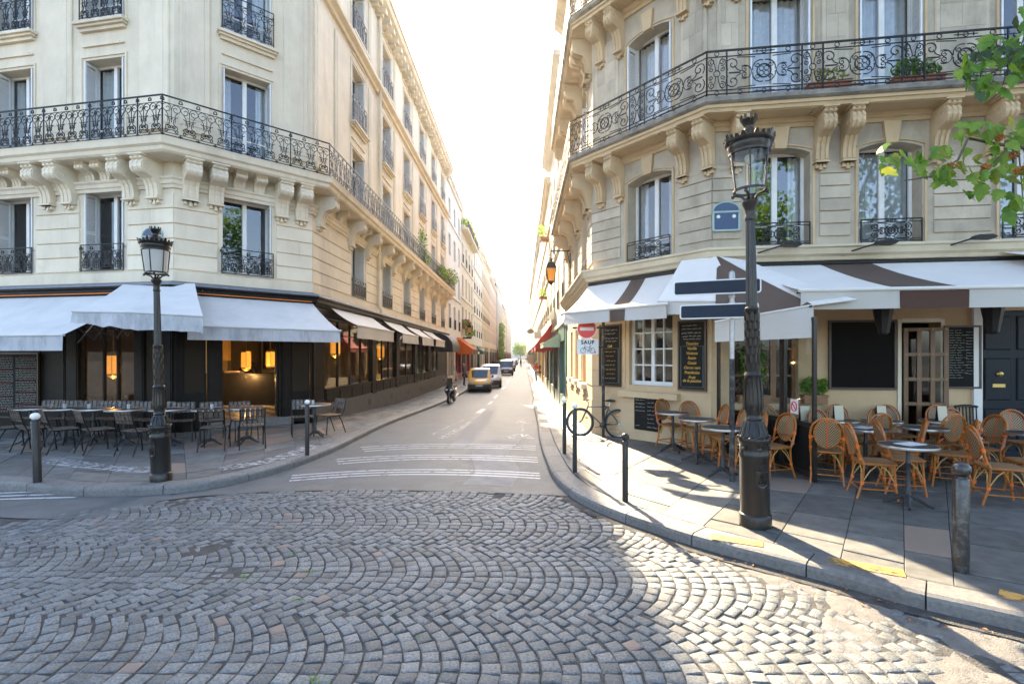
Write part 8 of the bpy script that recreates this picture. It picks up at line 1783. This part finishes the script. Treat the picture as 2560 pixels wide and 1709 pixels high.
for u, v in ((2380, 415), (2464, 418), (2535, 388), (2548, 425), (2500, 345)):
    b = MB(); c = at(u, v, 4.62); leaf_cloud(b, c, 0.04, 0.04, 0.035, 60, 0.03); b.build('seed_cluster', 'seed_orange', tr)
b = MB()
for c, r, n in (((9.6, 3.2, 6.6), 1.5, 700), ((10.8, 1.8, 8.2), 1.9, 1100), ((9.2, 1.2, 9.2), 1.6, 800), ((12.4, 0.8, 7.2), 1.7, 800), ((11.0, 0.2, 10.4), 1.8, 900), ((8.9, 2.6, 4.9), 0.9, 300)): leaf_cloud(b, c, r, r, r*0.85, n, 0.2)
b.build('crown', 'leaf_mid', tr)
b = MB()
for q in ((9.6, 3.0, 6.4), (10.6, 1.8, 7.8), (9.2, 1.4, 9.0), (12.2, 0.9, 7.0)): b.tube([(7.6, 3.9, 5.1), ((7.6+q[0])/2, (3.9+q[1])/2, (5.4+q[2])/2), q], 0.06, 6, rs=[0.08, 0.05, 0.02])
b.build('limb', 'bark', tr)
t2 = thing('plane_tree', 'leafy tree across the crossing, mirrored in the upper windows', 'tree', (8.0, -10.0, 0)); b = MB()
for i in range(9): leaf_cloud(b, (8+2.6*math.cos(i*2.4), -10+2.6*math.sin(i*2.4), 7.5+0.75*i*(0.5+0.5*math.sin(i))), 2.0, 2.0, 1.6, 600, 0.28)
b.build('crown', 'leaf_mid', t2); b = MB(); b.tube([(8, -10, -0.1), (8.1, -10, 4), (8, -9.9, 8)], 0.2, 8, rs=[0.28, 0.2, 0.1]); b.build('trunk', 'bark', t2)
# ---- grass in the joints and fallen leaves
b = MB()
for u, v, n in ((735, 1385, 26), (775, 1430, 30), (620, 1440, 34), (740, 1500, 30), (790, 1700, 50), (1050, 1590, 14), (980, 1530, 12), (1580, 1268, 20)):
    for i in range(n):
        p = gp(u, v, 0.0)+Vector((prg.gauss(0, 0.05), prg.gauss(0, 0.02), 0)); h = prg.uniform(0.01, 0.028); d = Vector((prg.uniform(-1, 1), prg.uniform(-1, 1), 0))*0.008
        b.add([p-Vector((0.0022, 0, 0.008)), p+Vector((0.0022, 0, -0.008)), p+d+Vector((0, 0, h))], [(0, 1, 2)])
tag(b.build('joint_grass', 'leaf_mid'), 'thin green grass growing in the joints between cobblestones', 'grass', kind='stuff')
b = MB()
for i in range(90):
    y = prg.uniform(2.6, 6.3); x = xkerb(y)-abs(prg.gauss(0.1, 0.45)); s = prg.uniform(0.008, 0.022); a = prg.uniform(0, 6.28); c_, s_ = math.cos(a)*s, math.sin(a)*s; z = 0.008
    b.add([(x-c_, y-s_, z), (x+s_*0.6, y-c_*0.6, z+0.004), (x+c_, y+s_, z+0.002), (x-s_*0.6, y+c_*0.6, z+0.006)], [(0, 1, 2, 3)])
tag(b.build('fallen_leaves', 'seed_orange'), 'small dry orange leaves scattered along the right gutter', 'leaves', kind='stuff')
# ================================================================ sunlit haze filling the street
b = MB(); b.box(-200, 200, -140, 500, -2.0, 27.0); hz = b.build('haze', None); tag(hz, kind='stuff')
m = bpy.data.materials.new('haze'); m.use_nodes = True; t = m.node_tree; t.nodes.remove(t.nodes['Principled BSDF'])
pv = t.nodes.new('ShaderNodeVolumePrincipled'); pv.inputs['Color'].default_value = (1.0, 0.94, 0.84, 1); pv.inputs['Density'].default_value = 0.0005; pv.inputs['Anisotropy'].default_value = 0.87
t.links.new(pv.outputs[0], t.nodes['Material Output'].inputs['Volume']); hz.data.materials.append(m)
